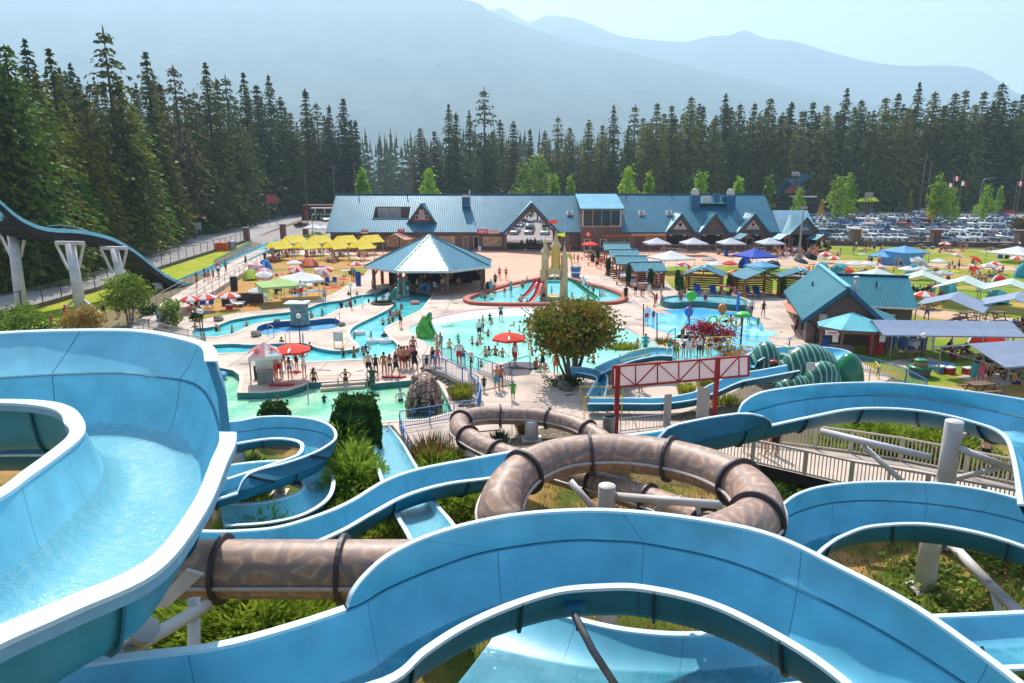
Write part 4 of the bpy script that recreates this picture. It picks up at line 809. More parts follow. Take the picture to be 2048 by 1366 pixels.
rocks([(672,862),(664,870),(668,880),(676,888),(680,872)],'rocks behind the hedge','small grey rock in the gap between helix and clipped hedge',.5,.9)
rocks([(905,775),(912,785),(918,796),(926,806),(934,812),(940,806),(930,798),(945,812),(912,798),(938,818),(922,812),(951,816)],'rocks by the snake head','dark rock on the bank between landing pool and blue railing',.5,1.0)
rocks([(850,744),(858,748),(866,752),(874,757),(882,760),(890,764),(897,770),(862,757),(846,738),(903,778)],'rocks under the footbridge','dark rock piled under the railed footbridge',.8,1.3)
for (u,v,s,lb) in [(437,641,1.8,'square grey boulder lying on the left lawn edge'),(512,672,1.7,'dark boulder at the left end of the hot pool'),(1131,778,1.9,'dark boulder at the foot of the coppery tree'),(1122,772,1.5,'second dark boulder left of the coppery tree'),(683,652,1.2,'dark boulder at the right end of the hot pool'),(553,645,1.0,'small dark stone on the far rim of the hot pool')]:
 p=G(u,v);o=bpy.data.objects.new('boulder',rk[1]);o.location=(p.x,p.y,.15);o.scale=(s*1.3,s,s);o.rotation_euler=(0,0,s);link(o);tag(o,lb,'boulder')
b=MB();rg=random.Random(31)
for k in range(16000):
 x,y=rg.uniform(-11,22),rg.uniform(7,31);u,v=proj((x,y,0))
 if not (0<u<2100 and 820<v<1500) or (x<1 and y>26):continue
 nz=noise.noise(Vector((x*.4,y*.4,0)))
 for j in range(3):
  p=Vector((x+rg.gauss(0,.1),y+rg.gauss(0,.1),-.02));a=rg.random()*6.3;h=rg.uniform(.08,.2)*(1.3+nz);o=Vector((math.cos(a)*h*.6,math.sin(a)*h*.6,h));q=Vector((-math.sin(a),math.cos(a),0))*.018;b.poly([p-q,p+q,p+o])
tag(b.build('grass',mat('bank_blades',s2l((96,106,40)),.8,scale=.3,detail=6,col2=s2l((186,150,92)),ramp=(.42,.58),trans=.3)),'dry patchy grass on the bank below the slides','grass',kind='stuff')

def seam_metal(name,col,sp=.42,rough=.32,col2=None,metal=.15):
 m=bpy.data.materials.new(name);m.use_nodes=True;nt=m.node_tree;N=nt.nodes;L=nt.links;b=N['Principled BSDF'];b.inputs['Roughness'].default_value=rough;b.inputs['Metallic'].default_value=metal
 tc=N.new('ShaderNodeTexCoord');sx=N.new('ShaderNodeSeparateXYZ');L.new(tc.outputs['UV'],sx.inputs[0])
 d=N.new('ShaderNodeMath');d.operation='DIVIDE';d.inputs[1].default_value=sp;L.new(sx.outputs[0],d.inputs[0]);f=N.new('ShaderNodeMath');f.operation='PINGPONG';f.inputs[1].default_value=.5;L.new(d.outputs[0],f.inputs[0])
 r_=N.new('ShaderNodeValToRGB');r_.color_ramp.elements[0].position=.02;r_.color_ramp.elements[0].color=(1,1,1,1);r_.color_ramp.elements[1].position=.12;r_.color_ramp.elements[1].color=(0,0,0,1);L.new(f.outputs[0],r_.inputs['Fac'])
 bp=N.new('ShaderNodeBump');bp.inputs['Strength'].default_value=.8;bp.inputs['Distance'].default_value=.05;L.new(r_.outputs[0],bp.inputs['Height']);L.new(bp.outputs[0],b.inputs['Normal'])
 ns=N.new('ShaderNodeTexNoise');ns.inputs['Scale'].default_value=.35;ns.inputs['Detail'].default_value=6;L.new(tc.outputs['Object'],ns.inputs['Vector'])
 r2=N.new('ShaderNodeValToRGB');r2.color_ramp.elements[0].position=.35;r2.color_ramp.elements[1].position=.7;r2.color_ramp.elements[0].color=(*[x*.86 for x in col],1);r2.color_ramp.elements[1].color=(*[min(1,x*1.15) for x in col],1);L.new(ns.outputs['Fac'],r2.inputs['Fac'])
 mx=N.new('ShaderNodeMix');mx.data_type='RGBA';L.new(r2.outputs[0],mx.inputs[6]);mx.inputs[7].default_value=(*[x*.72 for x in col],1);L.new(r_.outputs[0],mx.inputs[0]);L.new(mx.outputs[2],b.inputs['Base Color'])
 MATS[name]=m;return m
M_roof=seam_metal('blue_metal_roof',s2l((46,112,134)));M_rooft=seam_metal('teal_metal_roof',s2l((42,118,132)),.3);M_corr=seam_metal('corrugated_roof',s2l((46,124,138)),.2,.35)
M_fas=mat('dark_blue_fascia',s2l((24,88,112)),.5);M_ridgecap=mat('ridge_cap',s2l((120,190,205)),.35)
M_wall=mat('brown_siding',s2l((120,94,84)),.8,var=.12,scale=.8,detail=6);M_wood=mat('cedar_timber',s2l((158,92,50)),.7,var=.25,scale=2.5,detail=6);M_wood2=mat('pale_timber',s2l((190,136,92)),.7,var=.2,scale=2.5)
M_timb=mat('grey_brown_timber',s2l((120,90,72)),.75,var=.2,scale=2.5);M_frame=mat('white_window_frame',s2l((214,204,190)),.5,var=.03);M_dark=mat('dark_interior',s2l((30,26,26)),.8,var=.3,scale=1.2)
M_glass=mat('window_glass',(.03,.035,.04),.04,var=.1,spec=1.0);M_cream=mat('lit_shop_interior',s2l((196,160,120)),.7,var=.3,scale=1.3,detail=6);M_brick=mat('brick_pier',s2l((128,92,80)),.85,var=.25,scale=6)
def siding(name,col,sp=.22):
 m=mat(name,col,.8,var=.12,scale=.8,detail=6);N=m.node_tree.nodes;L=m.node_tree.links;b=N['Principled BSDF'];tc=N.new('ShaderNodeTexCoord');sx=N.new('ShaderNodeSeparateXYZ');L.new(tc.outputs['Object'],sx.inputs[0])
 d=N.new('ShaderNodeMath');d.operation='DIVIDE';d.inputs[1].default_value=sp;L.new(sx.outputs[2],d.inputs[0]);f=N.new('ShaderNodeMath');f.operation='FRACT';L.new(d.outputs[0],f.inputs[0]);bp=N.new('ShaderNodeBump');bp.inputs['Strength'].default_value=.9;bp.inputs['Distance'].default_value=.04;L.new(f.outputs[0],bp.inputs['Height']);L.new(bp.outputs[0],b.inputs['Normal']);return m
M_side=siding('horizontal_siding',s2l((118,98,90)))
def roofmesh(name,polys,m,parent,th=.14,fas=None,uvdir=None,loc=(0,0,0)):
 """each poly: 3-D points, first edge = eave; thickness under it; uv in metres"""
 V=[];Fc=[];UV=[];MI=[]
 for P in polys:
  P=[Vector(p) for p in P];e1=(P[1]-P[0]).normalized();nn=Vector((0,0,0))
  for i in range(len(P)):nn+=(P[i]-P[0]).cross(P[(i+1) % len(P)]-P[0])
  if nn.z<0:P=P[::-1];nn=-nn
  nn.normalize();e2=nn.cross(e1);b=len(V);n=len(P);V+=[tuple(p) for p in P];V+=[tuple(p-Vector((0,0,th))) for p in P]
  o=P[0];uv=[((p-o).dot(e1),(p-o).dot(e2)) for p in P]
  e3=[Vector(((p-o).dot(e1),(p-o).dot(e2),0)) for p in P]
  for t in tessellate_polygon([e3]):
   t=orient(t,e3);Fc.append([b+k for k in t]);UV+=[uv[k] for k in t];MI.append(0)
   Fc.append([b+n+k for k in t[::-1]]);UV+=[(0.2,0)]*3;MI.append(1)
  for i in range(n):
   j=(i+1) % n;Fc.append([b+i,b+n+i,b+n+j,b+j]);UV+=[(0.2,0)]*4;MI.append(1)
 me=bpy.data.meshes.new(name);me.from_pydata(V,[],Fc);ul=me.uv_layers.new(name='UVMap');ul.data.foreach_set('uv',[c for q in UV for c in q]);me.materials.append(m);me.materials.append(fas or M_fas);me.polygons.foreach_set('material_index',MI);me.update()
 o=bpy.data.objects.new(name,me);o.location=loc;return link(o,parent)
def text(s,parent,loc,size,m,rot=(PI/2,0,0),ext=.01,name='lettering',align='CENTER'):
 c=bpy.data.curves.new(name,'FONT');c.body=s;c.size=size;c.align_x=align;c.align_y='CENTER';c.extrude=ext;o=bpy.data.objects.new(name,c);COL.objects.link(o)
 bpy.context.view_layer.update();me=bpy.data.meshes.new_from_object(o.evaluated_get(bpy.context.evaluated_depsgraph_get()));bpy.data.objects.remove(o);bpy.data.curves.remove(c)
 me.name=name;me.materials.clear();me.materials.append(m);o=bpy.data.objects.new(name,me);o.location=loc;o.rotation_euler=rot;return link(o,parent)
BX0,BX1,BY0,BYR,BY1,ZE,ZR=-34.8,50.1,132.0,142.0,152.0,3.4,10.2
def mz(y):return ZE+(ZR-ZE)*(y-BY0)/(BYR-BY0)
def my(z):return BY0+(z-ZE)/(ZR-ZE)*(BYR-BY0)
main=empty('long_building',(0,0,0),0,'long brown entrance building with blue metal roof and a gabled archway','building')
AX,AH,AZ=3.6,5.1,8.8
REC=(-26.6,-19.8,135.4,138.6)
outer=[(BX0,BY0),(AX-AH,BY0),(AX,my(AZ)),(AX+AH,BY0),(BX1,BY0),(BX1,BYR),(BX0,BYR)]
hole=[(REC[0],REC[2]),(REC[1],REC[2]),(REC[1],REC[3]),(REC[0],REC[3])]
V=[Vector((p[0],p[1],0)) for p in outer]+[Vector((p[0],p[1],0)) for p in hole]
tri=[orient(t,V) for t in tessellate_polygon([V[:7],V[7:]])]
def rooftri(name,tris,zf,parent):
 me=bpy.data.meshes.new(name);me.from_pydata([(p.x,p.y,zf(p.y)) for p in V],[],[list(t) for t in tris]);ul=me.uv_layers.new(name='UVMap');ul.data.foreach_set('uv',[c for t in tris for k in t for c in (V[k].x,V[k].y)]);me.materials.append(M_roof);me.update();return link(bpy.data.objects.new(name,me),parent)
rooftri('roof',tri,mz,main)
roofmesh('roof',[[(BX1,BY1,ZE),(AX+AH,BY1,ZE),(AX,284-my(AZ),AZ),(AX-AH,BY1,ZE),(BX0,BY1,ZE),(BX0,BYR,ZR),(BX1,BYR,ZR)]],M_roof,main)
b=MB();b.beam((BX0-.1,BYR,ZR+.04),(BX1+.1,BYR,ZR+.04),.35,.12);b.build('ridge_cap',M_fas,main)
for (x0,x1) in ((BX0,AX-AH),(AX+AH,BX1)):
 b=MB();b.box(((x0+x1)/2,BY0-.08,ZE-.02),(x1-x0,.14,.22));b.build('gutter',M_frame if False else M_fas,main)
for x in (BX0,BX1):
 b=MB();b.beam((x,BY0,ZE-.1),(x,BYR,ZR-.1),.1,.3);b.beam((x,BY1,ZE-.1),(x,BYR,ZR-.1),.1,.3);b.build('barge_board',M_fas,main)
 b=MB();s=1 if x<0 else-1;b.poly([(x+s*.6,BY0+1,0),(x+s*.6,BY1-1,0),(x+s*.6,BY1-1,ZE+.5),(x+s*.6,BYR,ZR-.3),(x+s*.6,BY0+1,ZE+.5)]);b.build('gable_wall',M_wall,main)
for (x0,x1) in ((BX0+.6,AX-AH),(AX+AH,BX1-.6)):
 b=MB();b.box(((x0+x1)/2,(BY0+BY1)/2,(ZE+.2)/2),(x1-x0,BY1-BY0-2,ZE+.2));b.build('wall',M_wall,main)
for s in (-1,1):
 roofmesh('archway_roof',[[(AX+s*(AH+.25),131.1,ZE-.25),(AX+s*(AH+.25),152.9,ZE-.25),(AX,152.9,AZ+.06),(AX,131.1,AZ+.06)]],M_roof,main,.25)
 b=MB();b.beam((AX+s*(AH+.35),131.0,ZE-.45),(AX,131.0,AZ-.12),.16,.5);b.build('barge_board',M_fas,main)
 b=MB();b.beam((AX+s*(AH-.1),131.2,ZE-.75),(AX,131.2,AZ-.6),.2,.35);b.build('arch_beam',mat('red_brown_trim',s2l((122,52,44)),.7),main)
 b=MB();b.box((AX+s*(AH-.3),131.4,1.5),(.5,.5,3.1));b.build('arch_post',M_wall,main)
b=MB();b.beam((AX,131.0,AZ+.1),(AX,my(AZ)+.3,AZ+.1),.3,.08);b.build('ridge_cap',M_ridgecap,main)
x0,x1,y0,y1=REC;z0,z1=mz(y0),mz(y1)
b=MB();b.poly([(x0,y1,z0),(x1,y1,z0),(x1,y1,z1),(x0,y1,z1)]);b.poly([(x0,y0,z0),(x1,y0,z0),(x1,y1,z0),(x0,y1,z0)]);b.poly([(x0,y0,z0),(x0,y1,z0),(x0,y1,z1)]);b.poly([(x1,y0,z0),(x1,y1,z1),(x1,y1,z0)]);b.build('balcony_recess',M_wall,main)
for k in range(2):
 b=MB();xa=x0+.5+k*2.3;b.box((xa+1.05,y1-.04,z0+1.0),(2.1,.06,1.9));f=b.build('window',M_frame,main);b=MB();b.box((xa+1.05,y1-.08,z0+1.0),(1.9,.04,1.75));b.build('pane',mat('pale_blind',s2l((168,160,166)),.3,var=.12,scale=1),f)
b=MB();b.box(((x0+x1)/2,y0,z0+.05),(x1-x0+.3,.12,.14));b.build('balcony_kerb',M_ridgecap,main)
def dormer(xc,half,yf,zb,za,oh=.7,gwall=None,sign=None):
 yb,ya=my(zb),my(za);o=half+.35;zo=zb-.35*(za-zb)/half
 d=None
 for s in (-1,1):
  q=roofmesh('dormer_roof',[[(xc+s*o,yf-oh,zo),(xc+s*o,my(zo)+.1,zo),(xc,ya+.2,za+.05),(xc,yf-oh,za+.05)]],M_roof,main,.16);d=d or q
  b=MB();b.beam((xc+s*o,yf-oh-.05,zo-.16),(xc,yf-oh-.05,za-.12),.12,.3);b.build('barge_board',M_fas,q)
 b=MB();b.poly([(xc-half,yf,zb-.2),(xc+half,yf,zb-.2),(xc,yf,za-.1)]);w_=b.build('dormer_wall',gwall or M_side,main)
 b=MB();b.beam((xc,yf-oh,za+.1),(xc,ya,za+.1),.28,.07);b.build('ridge_cap',M_ridgecap,main);return w_
M_redw=mat('red_brown_cladding',s2l((142,74,54)),.8,var=.15)
wl_=dormer(-17.1,2.6,134.75,5.25,8.6,.5,M_redw)
b=MB();b.box((-17.1,134.68,6.55),(1.0,.08,1.8));f=b.build('window',M_frame,main);b=MB();b.box((-17.1,134.62,6.55),(.75,.05,1.55));b.build('pane',MATS['pale_blind'],f)
for i,s in enumerate((-1,1)):
 b=MB();b.box((-17.1+s*.95,134.68,6.0),(.75,.08,.85));f=b.build('window',M_frame,main);b=MB();b.box((-17.1+s*.95,134.62,6.0),(.55,.05,.65));b.build('pane',M_glass,f)
M_sg=mat('white_sign',s2l((220,214,208)),.5,var=.03);M_sred=mat('red_sign',s2l((190,40,44)),.5,var=.05);M_pink=mat('pink_sign',s2l((214,96,130)),.5,var=.05)
M_tw=mat('white_lettering',s2l((236,234,230)),.5,var=.02);M_tr=mat('red_lettering',s2l((196,40,46)),.5,var=.02);M_tb=mat('black_lettering',s2l((24,24,26)),.5,var=.02)
for i,(xc,hf) in enumerate(((31.4,2.9),(37.7,2.9),(45.0,3.2))):
 dormer(xc,hf,132.2,3.3,6.85,.7)
 if i !=1:
  b=MB();b.poly([(xc-1.3,132.12,4.0),(xc+1.3,132.12,4.0),(xc,132.12,5.6)]);sgn=b.build('sign_panel',M_sg,main)
  b=MB();b.sphere((xc,132.08,4.85),.34,10);b.build('sign_emblem',M_tb if i==0 else M_sred,sgn);text('COFFEE' if i==0 else 'BURGERS',sgn,(xc,132.05,4.25),.42,M_tr if i==0 else M_tb)
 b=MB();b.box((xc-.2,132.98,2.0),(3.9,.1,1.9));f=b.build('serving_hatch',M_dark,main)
 b=MB();b.box((xc-.2,132.85,3.02),(4.6,.35,.14));b.build('hatch_awning',M_wood2,f);b=MB();b.box((xc-.2,132.8,1.02),(4.1,.45,.08));b.build('counter',M_frame,f)
 for s in (-1,1):b=MB();b.box((xc-.2+s*1.3,132.9,2.8),(.6,.1,.2));b.build('menu_board',M_sg,f)
b=MB();xa,xb=12.8,20.3
roofmesh('dormer_roof',[[(xa-.3,130.4,7.85),(xb+.4,130.4,7.85),(xb+.4,BYR,ZR+.1),(xa-.3,BYR,ZR+.1)]],seam_metal('pale_blue_roof',s2l((80,156,178)),.42),main,.2)
b=MB();b.box(((xa+xb)/2,135.0,3.85),(xb-xa,8.0,7.7));b.build('dormer_wall',M_wall,main)
b=MB();b.box(((xa+xb)/2,130.95,6.1),(xb-xa-.3,.1,3.1));f=b.build('window',M_frame,main)
for k in range(4):b=MB();wq=(xb-xa-.7)/4;b.box((xa+.35+wq*(k+.5),130.88,6.1),(wq-.1,.06,2.85));b.build('pane',M_glass,f)
b=MB();b.box((14.0,130.95,1.15),(1.3,.08,2.3));f=b.build('door',M_frame,main);b=MB();b.box((14.0,130.9,1.25),(.95,.05,1.9));b.build('pane',M_glass,f)
b=MB();b.box((17.0,130.95,1.5),(1.3,.08,1.5));f=b.build('window',M_frame,main);b=MB();b.box((17.0,130.9,1.5),(1.0,.05,1.2));b.build('pane',M_glass,f)
b=MB();b.smooth=False;b.lathe([(.75,-.05),(.75,.05)],n=16);me=b.mesh('sign_panel',M_sred);o=link(bpy.data.objects.new('sign_panel',me),main);o.location=(14.1,130.85,3.15);o.rotation_euler=(PI/2,0,0)
b=MB();b.box((14.1,130.76,3.15),(.2,.04,.75));b.box((14.1,130.755,3.15),(.75,.04,.2));b.build('sign_emblem',M_tw,main)
pg=empty('pergola',(0,0,0),0,'timber pergola on the front of the long building','pergola')
for y in (128.9,130.6):b=MB();b.box((22.3,y,2.95),(11.6,.16,.25));b.build('beam',M_wood,pg)
for x in (16.8,22.3,27.9):b=MB();b.box((x,128.9,1.4),(.22,.22,2.85));b.build('post',M_timb,pg)
for k in range(19):b=MB();b.box((16.7+k*.62,129.6,3.17),(.1,2.6,.2));b.build('rafter',M_wood2,pg)
def fx(u):return (u-1024)/1400*131.6
YF=132.97
for (u0,u1,z0,z1,kind) in [(690,706,.9,2.6,'w'),(715,735,.9,2.6,'w'),(772,796,.7,2.6,'c'),(800,824,.7,2.6,'c'),(877,891,.8,2.6,'c'),(893,909,.8,2.6,'c'),(925,936,.15,2.6,'d'),(947,957,.15,2.6,'o'),(966,1003,.8,2.5,'c'),(1122,1137,1.4,2.8,'w'),(1222,1231,1.1,2.3,'w'),(1240,1252,1.1,2.3,'w'),(1258,1268,1.1,2.3,'w'),(1292,1312,.9,2.4,'c')]:
 xa,xb=fx(u0),fx(u1);b=MB();b.box(((xa+xb)/2,YF,(z0+z1)/2),(xb-xa,.1,z1-z0));f=b.build('door' if kind in 'do' else 'window',M_frame,main)
 b=MB();b.box(((xa+xb)/2,YF-.07,(z0+z1)/2),(xb-xa-.2,.06,z1-z0-.2));b.build('pane',{'w':M_glass,'c':M_cream,'d':M_glass,'o':M_dark}[kind],f)
def signboard(u0,u1,v0,v1,y,m,txt,tm,label,size=.45,extra=None):
 a,c=PD(u0,v1,y),PD(u1,v0,y);r_=empty('wall_sign',((a.x+c.x)/2,y,(a.z+c.z)/2),0,label,'sign');b=MB();b.box((0,0,0),(c.x-a.x,.08,c.z-a.z));b.build('board',m,r_)
 if txt:text(txt,r_,(0,-.05,0),size,tm)
 return r_
r_=signboard(954,977,458,467,131.7,M_pink,'Beach',M_tw,'pink and white shop sign above the window left of the archway',.6);b=MB();b.box((2.1,0,0),(2.05,.08,.82));b.build('board',M_sg,r_);text('SHOP',r_,(2.1,-.06,0),.55,M_tr)
signboard(722,736,459,464,131.6,M_sred,'LADIES',M_tw,'small red sign on the eave reading ladies',.36);signboard(723,735.5,464.4,467,131.6,M_sg,'',M_tb,'small white plate under the left red eave sign')
signboard(795,809,458,464,131.6,M_sred,'MEN',M_tw,'small red sign on the eave reading men',.4)
for (u,v) in ((1139,428),(1283,428),(1338,428)):
 y=(ZE-HC-.68*BY0*1.0+0) ;dp=math.tan(TH-math.atan((CY-v)/F));y=(HC-ZE+.68*BY0)/(.68+dp);x=(u-CX)/F*(y*CT+(HC-mz(y))*ST)
 b=MB();b.box((x,y,mz(y)+.15),(1.1,1.3,.3),mat=Matrix.Rotation(math.atan(.68),3,'X'));s_=b.build('skylight',M_frame,main);b=MB();b.box((x,y-.1,mz(y)+.28),(.8,1.0,.12),mat=Matrix.Rotation(math.atan(.68),3,'X'));b.build('pane',mat('skylight_glass',s2l((110,110,116)),.1),s_)
def onroof(u,v):
 dp=math.tan(TH-math.atan((CY-v)/F));y=(HC-ZE+.68*BY0)/(.68+dp);return Vector(((u-CX)/F*(y*CT+(HC-mz(y))*ST),y,mz(y)))
p=onroof(932,414);b=MB();b.box((p.x,p.y,p.z+.9),(1.5,.9,1.9));c_=b.build('roof_vent',mat('blue_vent_housing',s2l((20,96,132)),.5),main);b=MB();b.box((p.x-.1,p.y,p.z+2.05),(1.2,1.0,.4));b.build('vent_cap',M_frame,c_)
b=MB();b.smooth=True;b.tube([(p.x+.75,p.y+.2,p.z),(p.x+.75,p.y+.2,p.z+3.2)],.12,8);b.build('flue',M_pipe,main)
for (u,v) in ((718,398),(815,396),(1252,398),(1344,395),(1160,400)):
 p=onroof(u,v);b=MB();b.smooth=True;b.tube([p,p+Vector((0,0,.7))],.1,8);b.build('vent_pipe',M_dark,main)
for (u,v) in ((1390,418),(1461,418)):
 p=onroof(u,v);b=MB();b.box((p.x,p.y+.6,p.z+1.0),(1.6,1.8,3.0));c_=b.build('chimney',MATS['blue_vent_housing'],main);b=MB();b.smooth=True;b.lathe([(.6,0),(.75,.2),(.75,.8),(.55,1.0),(.7,1.15),(.3,1.3),(1e-3,1.32)],(p.x,p.y+.6,p.z+2.5),14);b.build('chimney_cowl',M_frame,c_)
p,q=onroof(1394,419),onroof(1458,419);b=MB();b.box(((p.x+q.x)/2,p.y+1.2,p.z+1.2),(q.x-p.x-1.2,2.2,.15));b.build('roof_platform',M_ridgecap,main)
for dx,hh,wd in ((-1.1,1.2,1.5),(.9,1.6,1.1),(2.4,1.2,.8)):
 b=MB();b.box(((p.x+q.x)/2+dx,p.y+1.4,p.z+1.3+hh/2),(wd,1.0,hh));b.build('fan_unit',M_frame if dx<0 else MATS['blue_vent_housing'],main)
ax=empty('annex_building',(0,0,0),0,'small gabled annex with grey blue roof at the right end of the long building','building')
roofmesh('roof',[[(50.3,132.5,3.3),(57.5,132.5,3.3),(57.5,138.5,7.2),(50.6,138.5,7.2)]],seam_metal('pale_grey_roof',s2l((130,168,184)),.42),ax);roofmesh('roof',[[(57.5,144,3.3),(50.6,144,3.3),(50.6,138.5,7.2),(57.5,138.5,7.2)]],MATS['pale_grey_roof'],ax)
xc,hf,yf,zb,za=53.6,3.0,129.4,3.2,6.4
for s in (-1,1):roofmesh('gable_roof',[[(xc+s*(hf+.3),yf-.6,zb-.3),(xc+s*(hf+.3),yf+5,zb-.3),(xc,yf+8,za),(xc,yf-.6,za)]],M_rooft,ax,.18)
b=MB();b.poly([(xc-hf,yf,zb),(xc+hf,yf,zb),(xc,yf,za-.1)]);b.build('gable_wall',M_side,ax);b=MB();b.poly([(xc-1.2,yf-.06,3.9),(xc+1.2,yf-.06,3.9),(xc,yf-.06,5.3)]);s_=b.build('sign_panel',mat('blue_sign',s2l((60,120,160)),.5),ax);text('PIZZA',s_,(xc,yf-.1,4.2),.45,M_tw)
for s in (-1,1):b=MB();b.box((xc+s*(hf-.3),yf,1.6),(.35,.35,3.2));b.build('post',M_timb,ax)
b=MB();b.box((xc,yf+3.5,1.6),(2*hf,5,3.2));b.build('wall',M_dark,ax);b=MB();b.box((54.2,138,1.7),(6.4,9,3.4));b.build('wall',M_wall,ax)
def shelter(u0,v0,w_,dp,zt,label,rz=0,m=None):
 p=G(u0,v0);r_=empty('queue_shelter',(p.x,p.y,0),rz,label,'shelter','timber queue shelters');h=w_/2
 for s in (-1,1):roofmesh('roof',[[(s*h,-dp/2,zt-.9),(s*h,dp/2,zt-.9),(0,dp/2,zt),(0,-dp/2,zt)]],m or M_rooft,r_,.1)
 for sx in (-1,1):
  for sy in (-1,1):b=MB();b.box((sx*(h-.3),sy*(dp/2-.3),(zt-.9)/2),(.18,.18,zt-.7));b.build('post',M_timb,r_)
 b=MB();b.poly([(-h+.3,-dp/2+.2,zt-.8),(h-.3,-dp/2+.2,zt-.8),(0,-dp/2+.2,zt-.2)]);b.build('gable',M_redw,r_)
shelter(1485,507,3.0,2.6,3.6,'teal gabled queue shelter in front of the third roof dormer',.25);shelter(1563,508,3.0,2.6,3.6,'pale teal gabled queue shelter left of the light pole',.25,MATS['pale_grey_roof']);shelter(1634,507,3.2,2.8,3.5,'teal gabled queue shelter right of the light pole',.3)
PC=Vector((-10.2,87.2,0));PR=8.25
pv_=empty('octagonal_pavilion',tuple(PC),0,'big octagonal open pavilion with shiny blue metal roof over the river','pavilion')
vx=[Vector((PR*math.cos(R(22.5+45*k)),PR*math.sin(R(22.5+45*k)),2.95)) for k in range(8)]
M_oct=seam_metal('pavilion_roof',s2l((54,118,138)),.38,.34,metal=.35)
for k in range(8):
 a,c=vx[k],vx[(k+1) % 8];roofmesh('roof_panel',[[a,c,Vector((0,0,6.45))]],M_oct,pv_,.06);b=MB();b.beam(a*1.0+Vector((0,0,.04)),Vector((0,0,6.5)),.22,.07);b.build('hip_cap',M_rooft if k not in (5,6) else M_oct,pv_);b=MB();b.beam(a-Vector((0,0,.12)),c-Vector((0,0,.12)),.1,.26);b.build('fascia',M_pipe,pv_)
 q=a*.86;b=MB();b.box((q.x,q.y,1.4),(.36,.36,2.8));po=b.build('post',M_timb,pv_)
 for s in (-1,1):
  dd=(vx[(k+s) % 8]-a).normalized();b=MB();b.beam(Vector((q.x,q.y,1.7)),Vector((q.x,q.y,2.8))+dd*1.2,.16);b.build('brace',M_wood,po)
 b=MB();b.beam(Vector((q.x,q.y,2.75)),Vector((vx[(k+1) % 8].x*.86,vx[(k+1) % 8].y*.86,2.75)),.2,.3);b.build('ring_beam',M_timb,pv_)
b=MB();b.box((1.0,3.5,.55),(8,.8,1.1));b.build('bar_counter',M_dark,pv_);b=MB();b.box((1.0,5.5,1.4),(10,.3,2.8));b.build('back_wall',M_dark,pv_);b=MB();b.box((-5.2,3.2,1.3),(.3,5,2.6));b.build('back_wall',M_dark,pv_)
HO=Vector((26.9,55.7,0));HA=math.atan2(-.265,.964)
ho=empty('snack_house',tuple(HO),HA,'brown sided snack house with steep corrugated teal roof by the splash pad','building')
for s in (-1,1):roofmesh('roof',[[(s*3.15,-.6,1.95),(s*3.15,15.2,1.95),(0,15.2,4.78),(0,-.6,4.78)]],M_corr,ho,.16)
b=MB();b.beam((0,-.6,4.84),(0,15.2,4.84),.4,.08);b.build('ridge_cap',M_ridgecap,ho)
for s in (-1,1):b=MB();b.beam((s*3.2,-.68,1.78),(0,-.68,4.62),.12,.34);b.build('barge_board',M_fas,ho)
b=MB();b.prism([(-2.75,0),(2.75,0),(2.75,15),(-2.75,15)],0,2.2);b.poly([(-2.75,0,2.2),(2.75,0,2.2),(0,0,4.66)]);b.build('wall',M_side,ho)
b=MB();b.box((-1.55,-.05,2.15),(.6,.08,.6));f=b.build('vent_louvre',M_frame,ho);b=MB();b.box((-1.55,-.1,2.15),(.44,.05,.44));b.build('grille',M_pipe,f)
b=MB();b.box((-2.82,5,1.2),(.1,6,1.2));f=b.build('serving_hatch',M_dark,ho);b=MB();b.beam((-3.3,3.2,1.75),(-3.3,8.5,1.75),1.3,.05,up=(.35,0,1));b.build('orange_awning',mat('salmon_awning',s2l((222,140,106)),.7),ho)
roofmesh('roof',[[(2.2,7.0,2.1),(7.2,7.0,2.1),(7.2,11.4,4.35),(0,11.4,4.35),(0,9.3,3.3)]],M_rooft,ho,.14);roofmesh('roof',[[(7.2,15.5,2.1),(2,15.5,2.1),(0,11.4,4.35),(7.2,11.4,4.35)]],M_rooft,ho,.14)
b=MB();b.beam((0,11.4,4.4),(7.3,11.4,4.4),.35,.08);b.build('ridge_cap',M_fas,ho);b=MB();b.box((4.8,11.3,1.1),(4.2,7.6,2.2));b.build('wall',M_side,ho);b=MB();b.box((4.6,6.95,2.02),(5.2,.12,.14));b.build('gutter',M_frame,ho)
b=MB();b.box((4.3,7.46,1.45),(.9,.06,.6));b.build('window',M_dark,ho);b=MB();b.box((5.4,7.46,1.3),(.35,.06,.2));b.build('notice',M_frame,ho)
roofmesh('lean_to_roof',[[(2.5,1.2,2.15),(4.7,1.2,1.55),(4.7,5.2,1.75),(2.4,5.2,2.6)]],M_rooft,ho,.1);b=MB();b.box((3.6,3.4,.75),(1.8,3.4,1.5));b.build('wall',M_side,ho)
b=MB();b.smooth=True;b.tube([(1.3,3.5,3.4),(1.3,3.5,5.1)],.14,10);b.lathe([(.26,0),(.26,.12),(.1,.2)],(1.3,3.5,5.0),10);b.build('flue',M_pipe,ho)
for (x,y,z) in ((-1.4,8.5,3.45),(4.2,9.6,3.5)):b=MB();b.tube([(x,y,z),(x,y,z+.5)],.07,8);b.build('vent_pipe',M_dark,ho)
b=MB();b.smooth=True;b.tube([(-2.75,-.1,1.9),(-2.4,-.2,1.7),(-2.0,-.1,1.2),(-2.0,-.1,0)],.05,8);b.build('downpipe',M_dark,ho)
gz=empty('gazebo_awning',tuple(HO+Matrix.Rotation(HA,3,'Z') @ Vector((.3,-2.4,0))),HA,'pale teal faceted awning on posts in front of the snack house','gazebo');rp=[(2.75*math.cos(R(a)),2.2*math.sin(R(a)),2.05) for a in (-205,-160,-115,-65,-20,25)]
